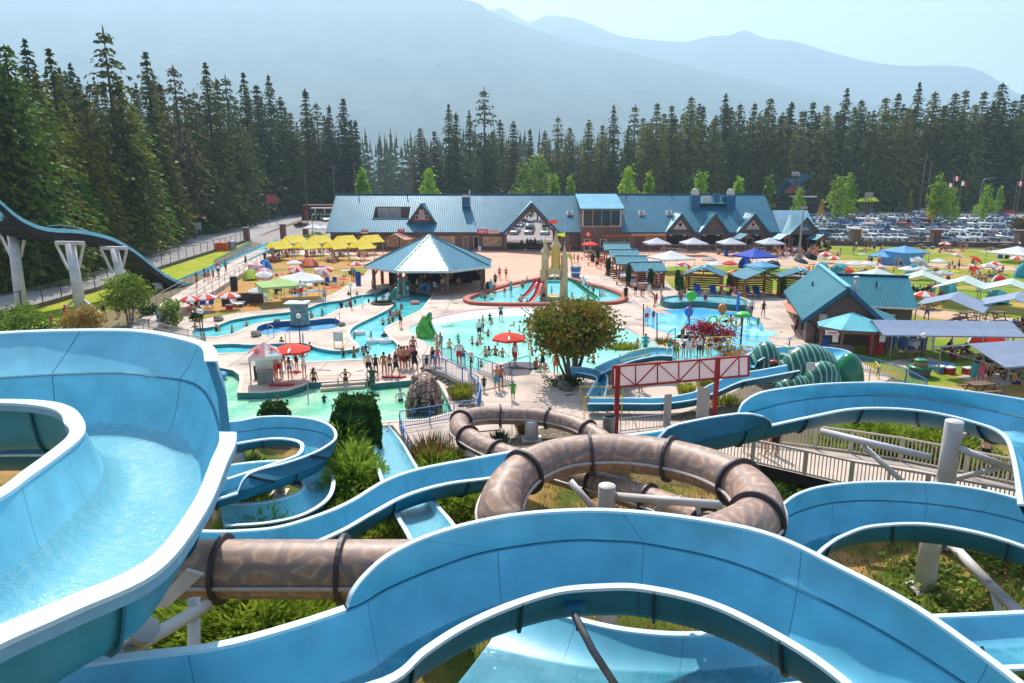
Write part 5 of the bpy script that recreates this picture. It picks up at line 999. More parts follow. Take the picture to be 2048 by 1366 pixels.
for k in range(5):roofmesh('roof_panel',[[rp[k],rp[k+1],(0,.9,3.0)]],seam_metal('teal_awning_sheet',s2l((96,178,186)),3.0,.45) if k==0 else MATS['teal_awning_sheet'],gz,.06)
for k in (1,2,3,4):b=MB();b.box((rp[k][0]*.9,rp[k][1]*.9,1.0),(.16,.16,2.0));b.build('post',M_timb,gz);b=MB();b.beam(Vector(rp[k-1])*.97-Vector((0,0,.1)),Vector(rp[k])*.97-Vector((0,0,.1)),.08,.2);b.build('beam',M_timb,gz)
for (x,w_,h,z,m) in ((-1.75,1.0,.35,1.75,M_sg),(-1.5,.4,.5,1.3,M_sg),(1.75,.4,.5,1.5,M_sg)):b=MB();b.box((x,-1.75,z),(w_,.05,h));s_=b.build('notice_board',m,gz);text('TUBES' if w_>.8 else 'OK',s_,(x,-1.79,z),.2,M_tr) if w_>.8 else None
p=Vector(gz.location)+Matrix.Rotation(HA,3,'Z') @ Vector((1.6,-.4,0));r_=empty('vending_machine',tuple(p),HA,'red drinks machine under the teal awning','vending machine');b=MB();b.box((0,0,.9),(.95,.8,1.8));b.build('body',M_sred,r_);b=MB();b.box((-.1,-.42,1.1),(.6,.04,1.1));b.build('front_panel',mat('dark_red_panel',s2l((140,24,30)),.4),r_)
p=Vector(gz.location)+Matrix.Rotation(HA,3,'Z') @ Vector((-1.9,.2,0));r_=empty('waste_bin',tuple(p),HA,'blue bin under the teal awning','bin');b=MB();b.box((0,0,.5),(.6,.6,1.0));b.build('body',mat('blue_plastic',s2l((24,82,168)),.5),r_);b=MB();b.box((0,0,1.03),(.64,.64,.06));b.build('lid',M_dark,r_)
def cabana_proto():
 P=Proto('cabana');w_,d_=2.0,1.7;up=lambda f:f
 def rmesh(s,me=None):
  tmp=roofmesh('roof',[[(s*(w_+.35),-d_-.5,2.15),(s*(w_+.35),d_+.4,2.15),(0,d_+.4,3.05),(0,-d_-.5,3.05)]],M_rooft,None,.1);m_=tmp.data;bpy.data.objects.remove(tmp);return m_
 P.add('roof',rmesh(-1));P.add('roof',rmesh(1))
 b=MB();b.beam((0,-d_-.5,3.09),(0,d_+.4,3.09),.24,.05);P.add('ridge_cap',b.mesh('ridge_cap',M_ridgecap))
 for sx in (-1,1):
  for sy in (-1,1):b=MB();b.box((sx*w_,sy*d_,1.1),(.2,.2,2.2));b.beam((sx*w_,sy*d_,1.6),(sx*(w_-.6),sy*d_,2.2),.1);P.add('post',b.mesh('post',M_wood))
 for sy in (-1,1):b=MB();b.beam((-w_,sy*d_,2.2),(w_,sy*d_,2.2),.16,.2);b.beam((0,sy*d_,2.2),(0,sy*d_,3.0),.12);P.add('tie_beam',b.mesh('tie_beam',M_wood))
 def slats(p,q,n,z0,st):
  b=MB()
  for i in range(n):z=z0+i*st;b.beam((p[0],p[1],z),(q[0],q[1],z),.04,st*.72)
  return b.mesh('slat_wall',M_wood)
 P.add('slat_wall',slats((-w_,d_),(w_,d_),6,.25,.27));P.add('slat_wall',slats((-w_,-.4),(-w_,d_),6,.25,.27));P.add('slat_wall',slats((w_,-.4),(w_,d_),6,.25,.27));P.add('low_rail',slats((-w_-.1,-d_-.9),(-w_-.1,-d_),3,.2,.25));P.add('low_rail',slats((w_+.1,-d_-.9),(w_+.1,-d_),3,.2,.25))
 return P
P_cab=cabana_proto()
M_lounger=mat('blue_lounger',s2l((28,84,168)),.6,var=.12);M_wht=mat('white_plastic',s2l((226,224,220)),.45,var=.04)
def lounger_proto(seatm,name='sun_lounger'):
 P=Proto(name)
 b=MB();b.box((0,-.35,.34),(.62,1.15,.07));P.add('seat',b.mesh('seat',seatm));b=MB();b.beam((0,.2,.36),(0,.78,.85),.62,.06);P.add('backrest',b.mesh('backrest',seatm))
 for sx in (-1,1):
  for y in (-.8,.2):b=MB();b.box((sx*.27,y,.16),(.05,.05,.32));P.add('leg',b.mesh('leg',M_wht))
 return P
P_lng=lounger_proto(M_lounger);P_lngw=lounger_proto(M_wht)
CAB=[(1233,525,-PI/2-.05,'farthest cabana with teal roof, at the back of the row beside the plaza'),(1247,541,-PI/2-.05,'cabana with teal roof second from the back of the plaza row'),(1262,557,-PI/2-.05,'cabana with teal roof third from the back of the plaza row'),(1292,573,-PI/2+.12,'cabana with striped teal roof sheltering blue seats, front of the plaza row'),(1415,587,-.35,'cabana with two blue loungers directly behind the green spray hoop'),(1518,594,.12,'cabana with blue loungers behind the splash pad, next to the snack house'),(1606,594,-.3,'cabana half hidden behind the snack house roof')]
for i,(u,v,rz,lb) in enumerate(CAB):
 p=G(u,v);P_cab.place((p.x,p.y+(1.7 if i>3 else .6),0),rz,1.0,lb,'cabana','timber cabanas')
LN=[(1397,590,'left blue lounger under the cabana behind the green spray hoop'),(1428,590,'right blue lounger under the cabana behind the green spray hoop'),(1495,592,'left blue lounger under the cabana next to the snack house'),(1515,593,'middle blue lounger under the cabana next to the snack house')]
for (u,v,lb) in LN:p=G(u,v);P_lng.place((p.x,p.y+.3,0),-.1,1.15,lb,'lounger','blue loungers')
for k,(u,v) in enumerate([(1266,566),(1280,567),(1243,552),(1226,540)]):p=G(u,v);P_lng.place((p.x,p.y,0),-1.7,1.0,['blue lounger at the mouth of the striped roof cabana','second blue lounger beneath the striped roof cabana','blue lounger in the third cabana of the plaza row','blue lounger in the second cabana of the plaza row'][k],'lounger','blue loungers')

def cloth(name,rgb,var=.06):return mat(name,s2l(rgb),.75,var=var,scale=1.5,trans=.32)
C_white=cloth('white_canvas',(232,232,232));C_red=cloth('red_canvas',(236,64,44));C_blk=cloth('black_canvas',(28,28,32));C_teal=cloth('teal_canvas',(76,180,192));C_blue=cloth('royal_blue_canvas',(48,84,196));C_lblue=cloth('sky_blue_canvas',(110,176,224));C_green=cloth('pale_green_canvas',(176,208,130));C_lime=cloth('lime_canvas',(196,214,40));C_yel=cloth('yellow_canvas',(244,224,70));C_mint=cloth('mint_white_canvas',(214,232,222));C_grey=cloth('grey_blue_canvas',(160,174,200));C_pale=cloth('pale_grey_canvas',(206,214,226));C_salm=cloth('salmon_canvas',(232,176,146));C_pink=cloth('pink_canvas',(226,150,150));C_dteal=cloth('dark_green_canvas',(44,70,74));C_orange=cloth('orange_canvas',(232,128,70));C_char=cloth('patterned_grey_canvas',(190,184,184),.25)
M_steel=mat('grey_steel_tube',s2l((150,150,152)),.4,metal=.5);M_blkm=mat('black_metal',s2l((30,30,34)),.5);M_conc=mat('grey_concrete',s2l((150,142,134)),.85,var=.15,scale=2);M_bluem=mat('blue_painted_rail',s2l((52,122,178)),.45);M_yelm=mat('yellow_painted_rail',s2l((222,196,50)),.5);M_tanm=mat('tan_painted_rail',s2l((196,184,172)),.6,var=.08,scale=3);M_redm=mat('red_painted_steel',s2l((178,44,40)),.5,var=.15,scale=3)
M_globe=mat('lamp_globe',s2l((236,226,210)),.3,var=.04);M_bluep=mat('blue_plastic',s2l((24,82,168)),.5);M_grn=mat('green_fibreglass',s2l((42,122,84)),.25,var=.15,scale=1.5)
UMB={}
def umb_proto(m1,m2,n=8,r_=1.15,h=2.0,drop=.42):
 key=(m1.name,m2.name,n,r_)
 if key in UMB:return UMB[key]
 b=MB()
 for k in range(n):
  b.mi=k % 2;a,c=2*PI*k/n,2*PI*(k+1)/n;p,q=Vector((r_*math.cos(a),r_*math.sin(a),h-drop)),Vector((r_*math.cos(c),r_*math.sin(c),h-drop));mdl=Vector((0,0,h));pm,qm=p.lerp(mdl,.5)+Vector((0,0,.06)),q.lerp(mdl,.5)+Vector((0,0,.06))
  b.poly([p,q,qm,pm]);b.poly([pm,qm,mdl]);b.poly([p+Vector((0,0,-.14)),q+Vector((0,0,-.14)),q,p])
 P=Proto('beach_umbrella');P.add('canopy',b.mesh('canopy',[m1,m2]));b=MB();b.smooth=True;b.tube([(0,0,0),(0,0,h+.08)],.022,6);P.add('pole',b.mesh('pole',M_wht));UMB[key]=P;return P
def umb(u,v,m1,m2,label,z=1.9,tilt=None,n=8,r_=1.15,h=2.0,s=1.0,group='beach umbrellas'):
 p=G(u,v,z);P_=umb_proto(m1,m2,n,r_,h);P_.place((p.x,p.y,p.z-h*s if tilt is None else max(0,p.z-h*s)),rnd.random(),s,label,'umbrella',group,tilt=tilt)
POP={}
def pop(u,v,w_,m,label,z=3.0,rz=0.0,eave=2.1,group='pop-up canopies',wall=None):
 p=G(u,v,z);r_=empty('popup_canopy',(p.x,p.y,0),rz,label,'canopy',group);h=w_/2;key=(m.name,round(w_,2),z,eave)
 if key not in POP:
  b=MB();c=[Vector((-h,-h,eave)),Vector((h,-h,eave)),Vector((h,h,eave)),Vector((-h,h,eave))];ap=Vector((0,0,z));dz=Vector((0,0,-.22))
  for i in range(4):
   a,q=c[i],c[(i+1) % 4];am,qm=a.lerp(ap,.5)-Vector((0,0,.06)),q.lerp(ap,.5)-Vector((0,0,.06));b.poly([a,q,qm,am]);b.poly([am,qm,ap]);b.poly([a+dz,q+dz,q,a])
  POP[key]=(b.mesh('canopy',m),[])
  for sx in (-1,1):
   for sy in (-1,1):l=MB();l.box((sx*(h-.06),sy*(h-.06),eave/2),(.05,.05,eave));POP[key][1].append(l.mesh('leg',M_steel))
 me,lg=POP[key];link(bpy.data.objects.new('canopy',me),r_)
 for l in lg:link(bpy.data.objects.new('leg',l),r_)
 if wall:b=MB();b.poly([(-h,-h+.05,.1),(-h,h,.1),(-h,h,eave),(-h,-h+.05,eave)]);b.poly([(-h,-h+.02,.1),(h*.5,-h+.02,.1),(h*.5,-h+.02,eave),(-h,-h+.02,eave)]);b.build('side_wall',m,r_)
 return r_
SHD={}
def shade(u,v,L_,hw,m,label,z=2.9,eave=2.05,rz=PI/4,group='gabled shade canopies',fr=None):
 """gabled fabric shade on a pipe frame, ridge along local y"""
 p=G(u,v,z);r_=empty('shade_canopy',(p.x,p.y,0),rz-PI/2,label,'canopy',group);key=(m.name,L_,hw,z,eave)
 if key not in SHD:
  fr=fr or M_steel;b=MB();l=L_/2
  for s in (-1,1):
   for k in range(4):
    y0,y1=-l+k*L_/4,-l+(k+1)*L_/4;md=lambda y,t:Vector((s*hw*t,y,z+(eave-z)*t-.05*math.sin(PI*t)))
    for t0,t1 in ((0,.5),(.5,1)):b.poly([md(y0,t0),md(y1,t0),md(y1,t1),md(y0,t1)])
   b.poly([(s*hw,-l,eave),(s*hw,l,eave),(s*hw,l,eave-.1),(s*hw,-l,eave-.1)])
  ms=[('canopy',b.mesh('canopy',m))]
  for sx in (-1,1):
   for y in (-l*.85,0,l*.85) if L_>7 else (-l*.85,l*.85):
    b=MB();b.box((sx*(hw-.25),y,eave/2),(.08,.08,eave));ms.append(('post',b.mesh('post',fr)))
  for y in (-l,l):
   b=MB();b.beam((-hw,y,eave-.03),(0,y,z-.03),.05);b.beam((hw,y,eave-.03),(0,y,z-.03),.05);b.beam((-hw,y,eave-.05),(hw,y,eave-.05),.05);ms.append(('end_frame',b.mesh('end_frame',fr)))
  SHD[key]=ms
 for (n,me) in SHD[key]:link(bpy.data.objects.new(n,me),r_)
 return r_
YL=['leftmost yellow shade canopy over the picnic terrace, front row','leftmost yellow shade canopy of the back row on the picnic terrace','second yellow shade canopy from left, front row on picnic terrace','second yellow shade canopy from left, back row on picnic terrace','third yellow shade canopy from left, front row on picnic terrace','third yellow shade canopy from left, back row on picnic terrace','rightmost yellow shade canopy of the front row, next to the pavilion roof','rightmost yellow shade canopy of the back row on picnic terrace']
for k,(u,v) in enumerate([(557,482),(587,471),(614,482),(638,471),(671,482),(690,471),(722,482),(741,470)]):
 shade(u,v,3.5,1.75,C_yel,YL[k],3.1 if k % 2==0 else 3.4,1.95 if k % 2==0 else 2.25,PI/3.6,'yellow shade canopies on the picnic terrace')
shade(801,466,3.6,2.6,C_salm,'salmon pink shade canopy left of the pavilion peak',3.3,2.3,PI/3.2)
for (u,v,L_,hw,m,lb,rz,z) in [(1845,545,5.5,2.6,C_mint,'mint white shade canopy with many people beneath, right of the snack house',PI/3.0,2.9),(1930,556,5.5,2.6,C_mint,'mint white shade canopy in the middle of the right lawn',PI/3.4,2.9),(2022,562,5.5,2.8,C_mint,'mint white shade canopy at the right edge of the lawn',PI/3.4,2.9),(1908,590,5.6,2.7,C_grey,'grey blue shade canopy below the middle mint white canopy',PI/3.6,2.9),(2034,590,5.6,2.8,C_grey,'grey blue shade canopy at the right edge beside the lawn tent',PI/3.6,2.9),(1883,641,10.2,2.0,C_grey,'long grey blue shade canopy beside the snack house fence',0.0-.06,2.7),(2040,680,8.5,2.8,C_grey,'large grey blue shade canopy at the right edge nearest the slides',.25,2.8)]:
 shade(u,v,L_,hw,m,lb,z,1.95,rz)
pop(1757,537,4.2,C_mint,'mint white pyramid canopy peeking over the snack house ridge',2.9)
for k,u in enumerate((1314,1388,1462,1540)):pop(u,475,3.9,C_pale,['pale pop-up canopy by the queue rails, leftmost of the row','pale pop-up canopy in front of the first serving hatch','pale pop-up canopy beside the blue bin','pale pop-up canopy beside the queue crowd, rightmost of the row'][k],3.1,.12,2.2,'pale pop-up canopies before the serving hatches')
pop(1343,501,5.0,C_white,'large white pop-up canopy behind the striped roof cabana',3.1,.3);pop(1511,496,4.6,C_blue,'royal blue pop-up canopy on the lawn path',3.2,.35);pop(1524,521,3.4,C_lblue,'low sky blue canopy below the royal blue canopy',2.2,.5,1.5)
pop(1810,491,5.0,C_lblue,'big sky blue pop-up canopy with side wall on the right lawn',3.0,.3,2.1,wall=True);pop(1768,500,3.2,C_lblue,'tilted sky blue awning beside the big sky blue canopy',2.2,.6,1.3);pop(2036,492,6,C_white,'cream canopy at the far right edge near the lot fence',2.6,.4,1.5)
pop(560,556,4.6,C_green,'pale green pop-up canopy on the left lawn',2.7,.5,2.1);pop(602,543,4.4,C_white,'white pop-up canopy behind the pale green canopy',3.0,.4,2.2);pop(1622,540,3.5,C_grey,'grey canopy corner behind the rearmost right cabana',2.3,.4,1.6)
pop(625,447,4.2,C_white,'white pop-up canopy at the pay parking gate',3.0,.1);pop(648,449,3.6,C_white,'second white canopy partly behind the long building corner',2.9,.3)
r_=pop(528,684,2.1,C_white,'pink and white first aid canopy by the landing pool',2.75,.35,2.0);b=MB();h=1.06
b.poly([(-h,-h,2.0),(0,-h-.01,2.01),(0,0,2.76)]);b.poly([(h,-h,2.0),(h+.01,0,2.01),(0,0,2.76)]);b.poly([(-h,h,2.0),(-h-.01,0,2.01),(0,0,2.76)]);b.build('pink_panel',C_pink,r_)
b=MB();n_=Vector((0,-.5,.85)).normalized()
for (x,y,z,m_) in ((.42,-.62,2.36,0),(-.5,-.62,2.36,0)):
 M3=Matrix.Rotation(-.58,3,'X') if False else Matrix.Rotation(.6,3,'X');b.box((x,y,z),(.36,.12,.02),mat=M3);b.box((x,y,z),(.12,.36,.02),mat=M3)
b.build('cross_emblem',M_tw if False else M_sred,r_)
b=MB();b.box((-.1,.2,1.2),(1.1,.06,1.0));b.build('whiteboard',M_sg,r_);b=MB();b.box((-.1,-.2,.45),(1.0,.5,.9));b.build('cabinet',M_conc,r_)
RD=dict(n=8,r_=1.35,h=2.45)
umb(583,687,C_red,C_red,'red sponsor umbrella over the lifeguard station by the landing pool',2.45,**RD,s=.95);umb(1018,664,C_red,C_red,'red umbrella with white bottle mark over the lifeguard at the beach pool',2.5,n=6,r_=1.3,h=2.5);umb(1180,483,C_red,C_red,'red umbrella over a table on the plaza',2.5,**RD,s=1.1)
for (u,v,lb) in ((583,696,0),(1018,672,1)):
 p=G(u,v,2.28);b=MB();b.box((p.x,p.y-.55,2.24),(.12,.03,.42),mat=Matrix.Rotation(-1.2,3,'X'));o=b.build('bottle_mark',M_tw);par=[x for x in COL.objects if x.get('label','').startswith('red sponsor umbrella' if lb==0 else 'red umbrella with white bottle')][0];bpy.context.view_layer.update();o.parent=par;o.matrix_parent_inverse=par.matrix_world.inverted()
RW,W2=(C_red,C_white),(C_white,C_white)
UL = [(378, 590, *RW, 'red and white umbrella at the ramp, leftmost on the left lawn', None), (411, 587, *RW, 'red and white umbrella over two blue folding chairs', None), (458, 584, *RW, 'red and white umbrella beside a dark windbreak', None), (516, 574, *W2, 'white umbrella just above the dark windbreak', None), (590, 540, *RW, 'red and white umbrella peeking out left of the white lawn canopy', (.3, .2)), (654, 541, *RW, 'red and white umbrella right of the white lawn canopy', (.2, -.2)), (639, 543, C_pink, C_white, 'pink and white umbrella overlapping another one right of the white canopy', (.4, .2)), (588, 520, *W2, 'flat white umbrella above the pink dome tent', None), (711, 522, *RW, 'red and white umbrella at the lawn corner beside the pavilion', None), (527, 551, *W2, 'white umbrella below the blue dome tent', (.2, .1)), (508, 530, C_pink, C_white, 'faded pink umbrella lying tilted by the ramp', (.7, .4)), (528, 543, C_pink, C_pale, 'lavender umbrella tilted in front of the blue dome tent', (.7, -.3)),
 (1545, 528, C_blk, C_blk, 'black umbrella behind the low sky blue canopy', (.4, -.4)), (1459, 521, C_red, C_red, 'plain red umbrella left of the blue and yellow dome tent', None), (1431, 523, *W2, 'flat white umbrella left of the plain red umbrella', None), (1419, 513, C_char, C_char, 'patterned grey white umbrella behind the flat white one', None), (1398, 532, *W2, 'white umbrella right behind the striped roof cabana', None), (1362, 531, *RW, 'red and white umbrella beside the striped roof cabana', (.3, .2)), (1473, 538, C_red, C_yel, 'red yellow umbrella between the two cabanas at the splash pad', None), (1615, 511, C_blk, C_blk, 'big black umbrella tilted below the light pole', (.5, .1)), (1596, 523, C_dteal, C_dteal, 'dark green umbrella below the big black one', (.2, .2)), (1604, 532, *RW, 'red and white umbrella beside the dark green one', None), (1652, 503, *RW, 'red and white umbrella near the lawn entrance path', None), (1668, 511, *RW, 'red and white umbrella over seated people near the lawn path', None), (1678, 534, C_teal, C_teal, 'teal umbrella above the snack house ridge', (.4, 0)), (1687, 540, C_red, C_red, 'crimson umbrella tilted against the teal one', (.8, .4)), (1709, 522, *W2, 'flat white umbrella standing alone on the lawn path', None), (1738, 522, *W2, 'flat white umbrella with people standing behind it', None), (1816, 532, *W2, 'white umbrella above the teal beach tent', None), (1845, 532, C_char, C_white, 'grey white umbrella right of the teal beach tent', None), (1815, 521, C_char, C_white, 'striped umbrella lying by the blue side wall', (.8, .2)), (1830, 520, C_char, C_white, 'striped umbrella, right one of the pair by the blue side wall', (.7, -.3)), (1866, 542, C_char, C_char, 'patterned grey umbrella above the middle mint canopy', None), (1888, 540, C_char, C_pale, 'pale patterned umbrella right of the patterned grey one', None), (1878, 517, *W2, 'flat white umbrella left of the family group on the right lawn', None), (1909, 513, C_pink, C_white, 'pink and white striped umbrella over the family group', (.2, .1)), (1940, 518, C_red, C_red, 'plain red umbrella tilted right of the family group', (.5, .3)), (1934, 534, *RW, 'red and white umbrella tipped toward the slides', (.6, .5)), (1978, 526, C_char, C_white, 'grey patterned umbrella on the far right lawn', None), (1990, 522, *RW, 'red and white umbrella behind the grey patterned one at far right', None), (1892, 483, *RW, 'red and white umbrella over the picnic table at the lot fence', None), (2036, 511, *RW, 'red and white umbrella right of the dark bins', None), (1750, 533, C_char, C_white, 'striped umbrella tipped over behind the snack house ridge', (.8, .5)), (1850, 582, C_red, C_white, 'white and red umbrella under the mint canopy with the crowd', None)]
for (u,v,a,c,lb,t) in UL:umb(u,v,a,c,lb,1.8 if t is None else 1.3,t,s=1.0 if t is None else .95)
DOME={}
def dome(u,v,m1,m2,label,w_=2.3,h=1.3,rz=0.0,dp=1.6):
 p=G(u,v);k=(m1.name,m2.name)
 if k not in DOME:
  b=MB();b.smooth=True;n,mm=12,6
  for i in range(mm):
   for j in range(n):
    def S(i,j):th,ph=PI/2*i/mm,2*PI*j/n;return Vector((.5*math.cos(th)*math.cos(ph),.5*math.cos(th)*math.sin(ph),math.sin(th)))
    if j in (8,9) and i<4:continue
    b.mi=(j//3) % 2;b.poly([S(i,j),S(i,j+1),S(i+1,j+1),S(i+1,j)])
  b.mi=0;DOME[k]=b.mesh('shell',[m1,m2])
  b=MB();b.poly([(-.45,-.45,.01),(.45,-.45,.01),(.45,.45,.01),(-.45,.45,.01)]);DOME[k+(1,)]=b.mesh('tent_floor',C_blk)
 r_=empty('dome_tent',(p.x,p.y,.01),rz,label,'tent','beach dome tents');r_.scale=(w_,dp,h);link(bpy.data.objects.new('shell',DOME[k]),r_);link(bpy.data.objects.new('tent_floor',DOME[k+(1,)]),r_)
for a in [(618,534,C_pink,C_orange,'pink and orange dome tent on the left lawn',3.0,1.4),(503,560,C_lime,C_green,'lime green dome tent by the ramp',2.3,1.4),(531,545,C_blue,C_lblue,'blue dome tent by the ramp on the left lawn',2.1,1.9),(1489,535,C_blue,C_yel,'blue and yellow dome tent behind the cabanas',2.4,1.7),(1642,545,C_teal,C_white,'teal and white dome tent touching the snack house roof',2.6,1.6),(1824,551,C_teal,C_lblue,'round teal beach tent on the right lawn',2.4,1.6),(1894,594,C_teal,C_teal,'plain teal dome tent beside the crowded mint canopy',2.4,1.8),(1992,608,C_teal,C_lblue,'teal tarp tent between two grey canopies',3.2,1.6),(1998,566,C_red,C_white,'small red and white tent on the right lawn',2.2,1.1),(2044,555,C_teal,C_lblue,'teal tent cut by the right edge of the lawn',2.6,2.0),(1975,690,C_red,C_white,'red and white dome tent behind the long grey canopy',4.2,1.5),(1676,547,C_teal,C_dteal,'teal dome tent behind the crimson umbrella',2.6,1.4),(1760,545,C_red,C_white,'low red tent behind the snack house ridge',1.8,.9)]:
 dome(*a,rz=.3)
p=G(486,610);r_=empty('windbreak',(p.x,p.y,0),.25,'dark brown fabric windbreak on the left lawn','windbreak');b=MB();b.beam((-2.1,0,.6),(2.1,0,.75),.04,1.2);b.build('cloth',cloth('brown_canvas',(92,74,70)),r_)
for x in (-2.1,0,2.1):b=MB();b.box((x,0,.7),(.04,.04,1.4));b.build('stake',M_wood,r_)
def picnic_proto(m):
 P=Proto('picnic_table');b=MB()
 for k in range(3):b.box((0,(k-1)*.27,.74),(1.8,.25,.05))
 P.add('table_top',b.mesh('table_top',m))
 for s in (-1,1):b=MB();b.box((0,s*.72,.44),(1.8,.27,.05));P.add('bench',b.mesh('bench',m))
 for s in (-1,1):b=MB();b.beam((s*.65,-.55,0),(s*.65,-.2,.72),.07);b.beam((s*.65,.55,0),(s*.65,.2,.72),.07);b.beam((s*.65,-.8,.38),(s*.65,.8,.38),.06);P.add('leg_frame',b.mesh('leg_frame',m))
 return P
P_pic=picnic_proto(M_timb)
PT=[(567,514,'beneath the leftmost yellow canopy'),(590,505,'beneath the leftmost rear yellow canopy'),(622,513,'beneath the second front yellow canopy'),(648,504,'beneath the second rear yellow canopy'),(675,513,'beneath the third front yellow canopy'),(700,503,'beneath the third rear yellow canopy'),(727,513,'beneath the rightmost front yellow canopy'),(664,524,'standing out in the sun before the third yellow canopy'),(550,524,'left of the white umbrella below the yellow canopies'),(1842,497,'near the lot fence left of the red white umbrella'),(1893,502,'under the red and white umbrella at the lot fence'),(1925,497,'right of the red white umbrella at the lot fence'),(1981,503,'alone on concrete pad at the lot fence'),(2010,497,'rightmost at the lot fence'),(1850,618,'covered in blue cloth under the crowded mint canopy'),(1920,652,'under the middle grey blue canopy'),(1933,640,'behind the middle grey blue canopy'),(1827,722,'with white cooler by the snack house bin fence'),(1908,716,'under the long grey canopy, dark with people'),(2000,750,'under the nearest right canopy, left one'),(2038,762,'under the nearest right canopy, right one'),(2030,664,'at right edge behind the nearest right canopy'),(1990,640,'on concrete pad under the far right grey canopy'),(1960,790,'nearest the slides at lower right'),(1178,511,'under the red umbrella on the plaza')]
for i,(u,v,w_) in enumerate(PT):p=G(u,v);P_pic.place((p.x,p.y,0),rnd.uniform(.2,.7),1.05,'brown picnic table '+w_,'picnic table','picnic tables')
for (u,v) in ((1893,503),(1981,504),(1840,727),(1990,757),(2000,645),(1905,655)):
 p=G(u,v);b=MB();b.box((0,0,.01),(4.2,2.6,.02));o=b.build('table_pad',M_deck,None,(p.x,p.y,.012),.4);tag(o,kind='structure')
def lamp_proto(h):
 P=Proto('lamp_post');b=MB();b.smooth=True;b.lathe([(.09,0),(.09,.25),(.05,.3),(.045,h-.2),(.09,h-.15)],n=10);P.add('post',b.mesh('post',M_blkm));b=MB();b.smooth=True;b.sphere((0,0,h),.2,14);P.add('globe',b.mesh('globe',M_globe));return P
for (ub,vb,vt,lb) in [(601,692,632,'black globe lamp post by the hot pool'),(703,615,569,'globe lamp post at the river bend'),(942,765,708,'black globe lamp post beside the railed footbridge'),(404,690,622,'black globe lamp post left of the river channel'),(409,691,623,'second black globe lamp post left of the river channel'),(1577,706,677,'black globe lamp post above the turtle loop flume'),(1839,735,671,'black globe lamp post by the long grey canopy'),(562,1052,997,'black globe lamp post among junipers by the helix'),(360,622,600,'globe lamp on a short stub at the ramp'),(439,566,535,'globe lamp post on the ramp wall'),(752,507,492,'globe lamp post beside the rightmost yellow canopy'),(1274,496,486,'globe lamp post by the pergola planter'),(1455,706,681,'globe lamp post behind the kiddie flume platform'),(2036,508,486,'globe lamp post at the far right edge'),(421,1360,1290,'globe lamp rising behind the foreground flume'),(272,680,658,'globe lamp showing over the wide pale flume rim'),(1281,528,514,'globe lamp post by the farthest cabanas')]:
 p=G(ub,vb);h=max(.8,PD(ub,vt,p.y).z);P_=lamp_proto(h);P_.place((p.x,p.y,0),0,1,lb,'lamp post','globe lamp posts')
p=G(1597,520);t=PD(1602,415,p.y).z;r_=empty('light_pole',(p.x,p.y,0),0,'tall grey floodlight pole beside the queue crowd','light pole');b=MB();b.smooth=True;b.tube([(0,0,0),(0,0,t)],[.2,.11],10);b.build('pole',M_steel,r_);b=MB();b.box((0,-.3,t),(1.2,.35,.35));b.build('floodlight',M_conc,r_);b=MB();b.box((0,0,.5),(.9,.9,1.0));b.build('plinth',M_conc,r_)
def bin_(u,v,m,label,h=1.05,w_=.6):
 p=G(u,v);r_=empty('waste_bin',(p.x,p.y,0),.2,label,'bin','waste bins');b=MB();b.smooth=False;b.lathe([(w_*.45,0),(w_*.5,h*.9),(w_*.42,h*.95)],n=12);b.build('body',m,r_);b=MB();b.smooth=True;b.sphere((0,0,h*.93),w_*.46,12,.45);b.build('lid',M_dark,r_)
for a in [(326,652,M_bluep,'blue bin by the river railing at left',1.6,1.0),(717,570,M_bluep,'tall blue panel bin at the left of the pavilion',1.7,.7),(1209,503,M_bluep,'blue bin right of the archway',1.5,.9),(1452,512,M_bluep,'blue bin beside the pale pop-up canopies',1.2,.8),(1437,509,M_conc,'grey round bin left of the blue bin at the pop-ups',1.2,.7),(2000,517,M_bluep,'blue bin on the far right lawn',1.4,.8),(2014,517,M_blkm,'black bin next to the blue bin on the far right lawn',1.3,.8),(1778,695,M_bluep,'blue recycling bin at the snack house fence',1.3,.9),(1803,700,M_bluep,'blue recycling bin inside the fenced bay',1.1,.7),(1822,700,M_bluep,'second blue recycling bin inside the fenced bay',1.1,.7),(1843,700,M_bluep,'third blue recycling bin inside the fenced bay',1.1,.7),(1185,523,M_blkm,'black round bin on the plaza edge',1.2,.8),(516,757,M_blkm,'dark bin under the first aid canopy',.9,.5),(1217,868,M_steel,'steel bin at the foot of the left red post',1.1,.7),(469,581,M_blkm,'dark box pillar under the ramp lamp',1.7,.9),(545,512,M_conc,'grey bin at the lawn end of the ramp',1.6,.8),(978,582,M_blkm,'dark bin with green bag right of the pavilion',1.1,.7)]:bin_(*a)
def fence(name,pts,label,cat,h,pm,post=2.4,bars=0,rails=(1.0,),mesh=None,w_=.05,bw=.02,group=None):
 pts=[Vector(p) for p in pts];r_=empty(name,(0,0,0),0,label,cat,group)
 for i in range(len(pts)-1):
  a,c=pts[i],pts[i+1];L_=(c-a).length;n=max(1,round(L_/post))
  for k in range(n+(1 if i==len(pts)-2 else 0)):q=a.lerp(c,k/n);b=MB();b.box((q.x,q.y,q.z+h/2),(w_,w_,h));b.build('post',pm,r_)
  for f in rails:b=MB();b.beam(a+Vector((0,0,h*f)),c+Vector((0,0,h*f)),w_*.9);b.build('rail',pm,r_)
  if bars:
   b=MB();m=int(L_/bars)
   for k in range(m):q=a.lerp(c,(k+.5)/m);b.box((q.x,q.y,q.z+h*.52),(bw,bw,h*.9))
   b.build('bar_panel',pm,r_)
  if mesh:b=MB();b.poly([a+Vector((0,0,.05)),c+Vector((0,0,.05)),c+Vector((0,0,h)),a+Vector((0,0,h))]);b.build('mesh_panel',mesh,r_)
 return r_
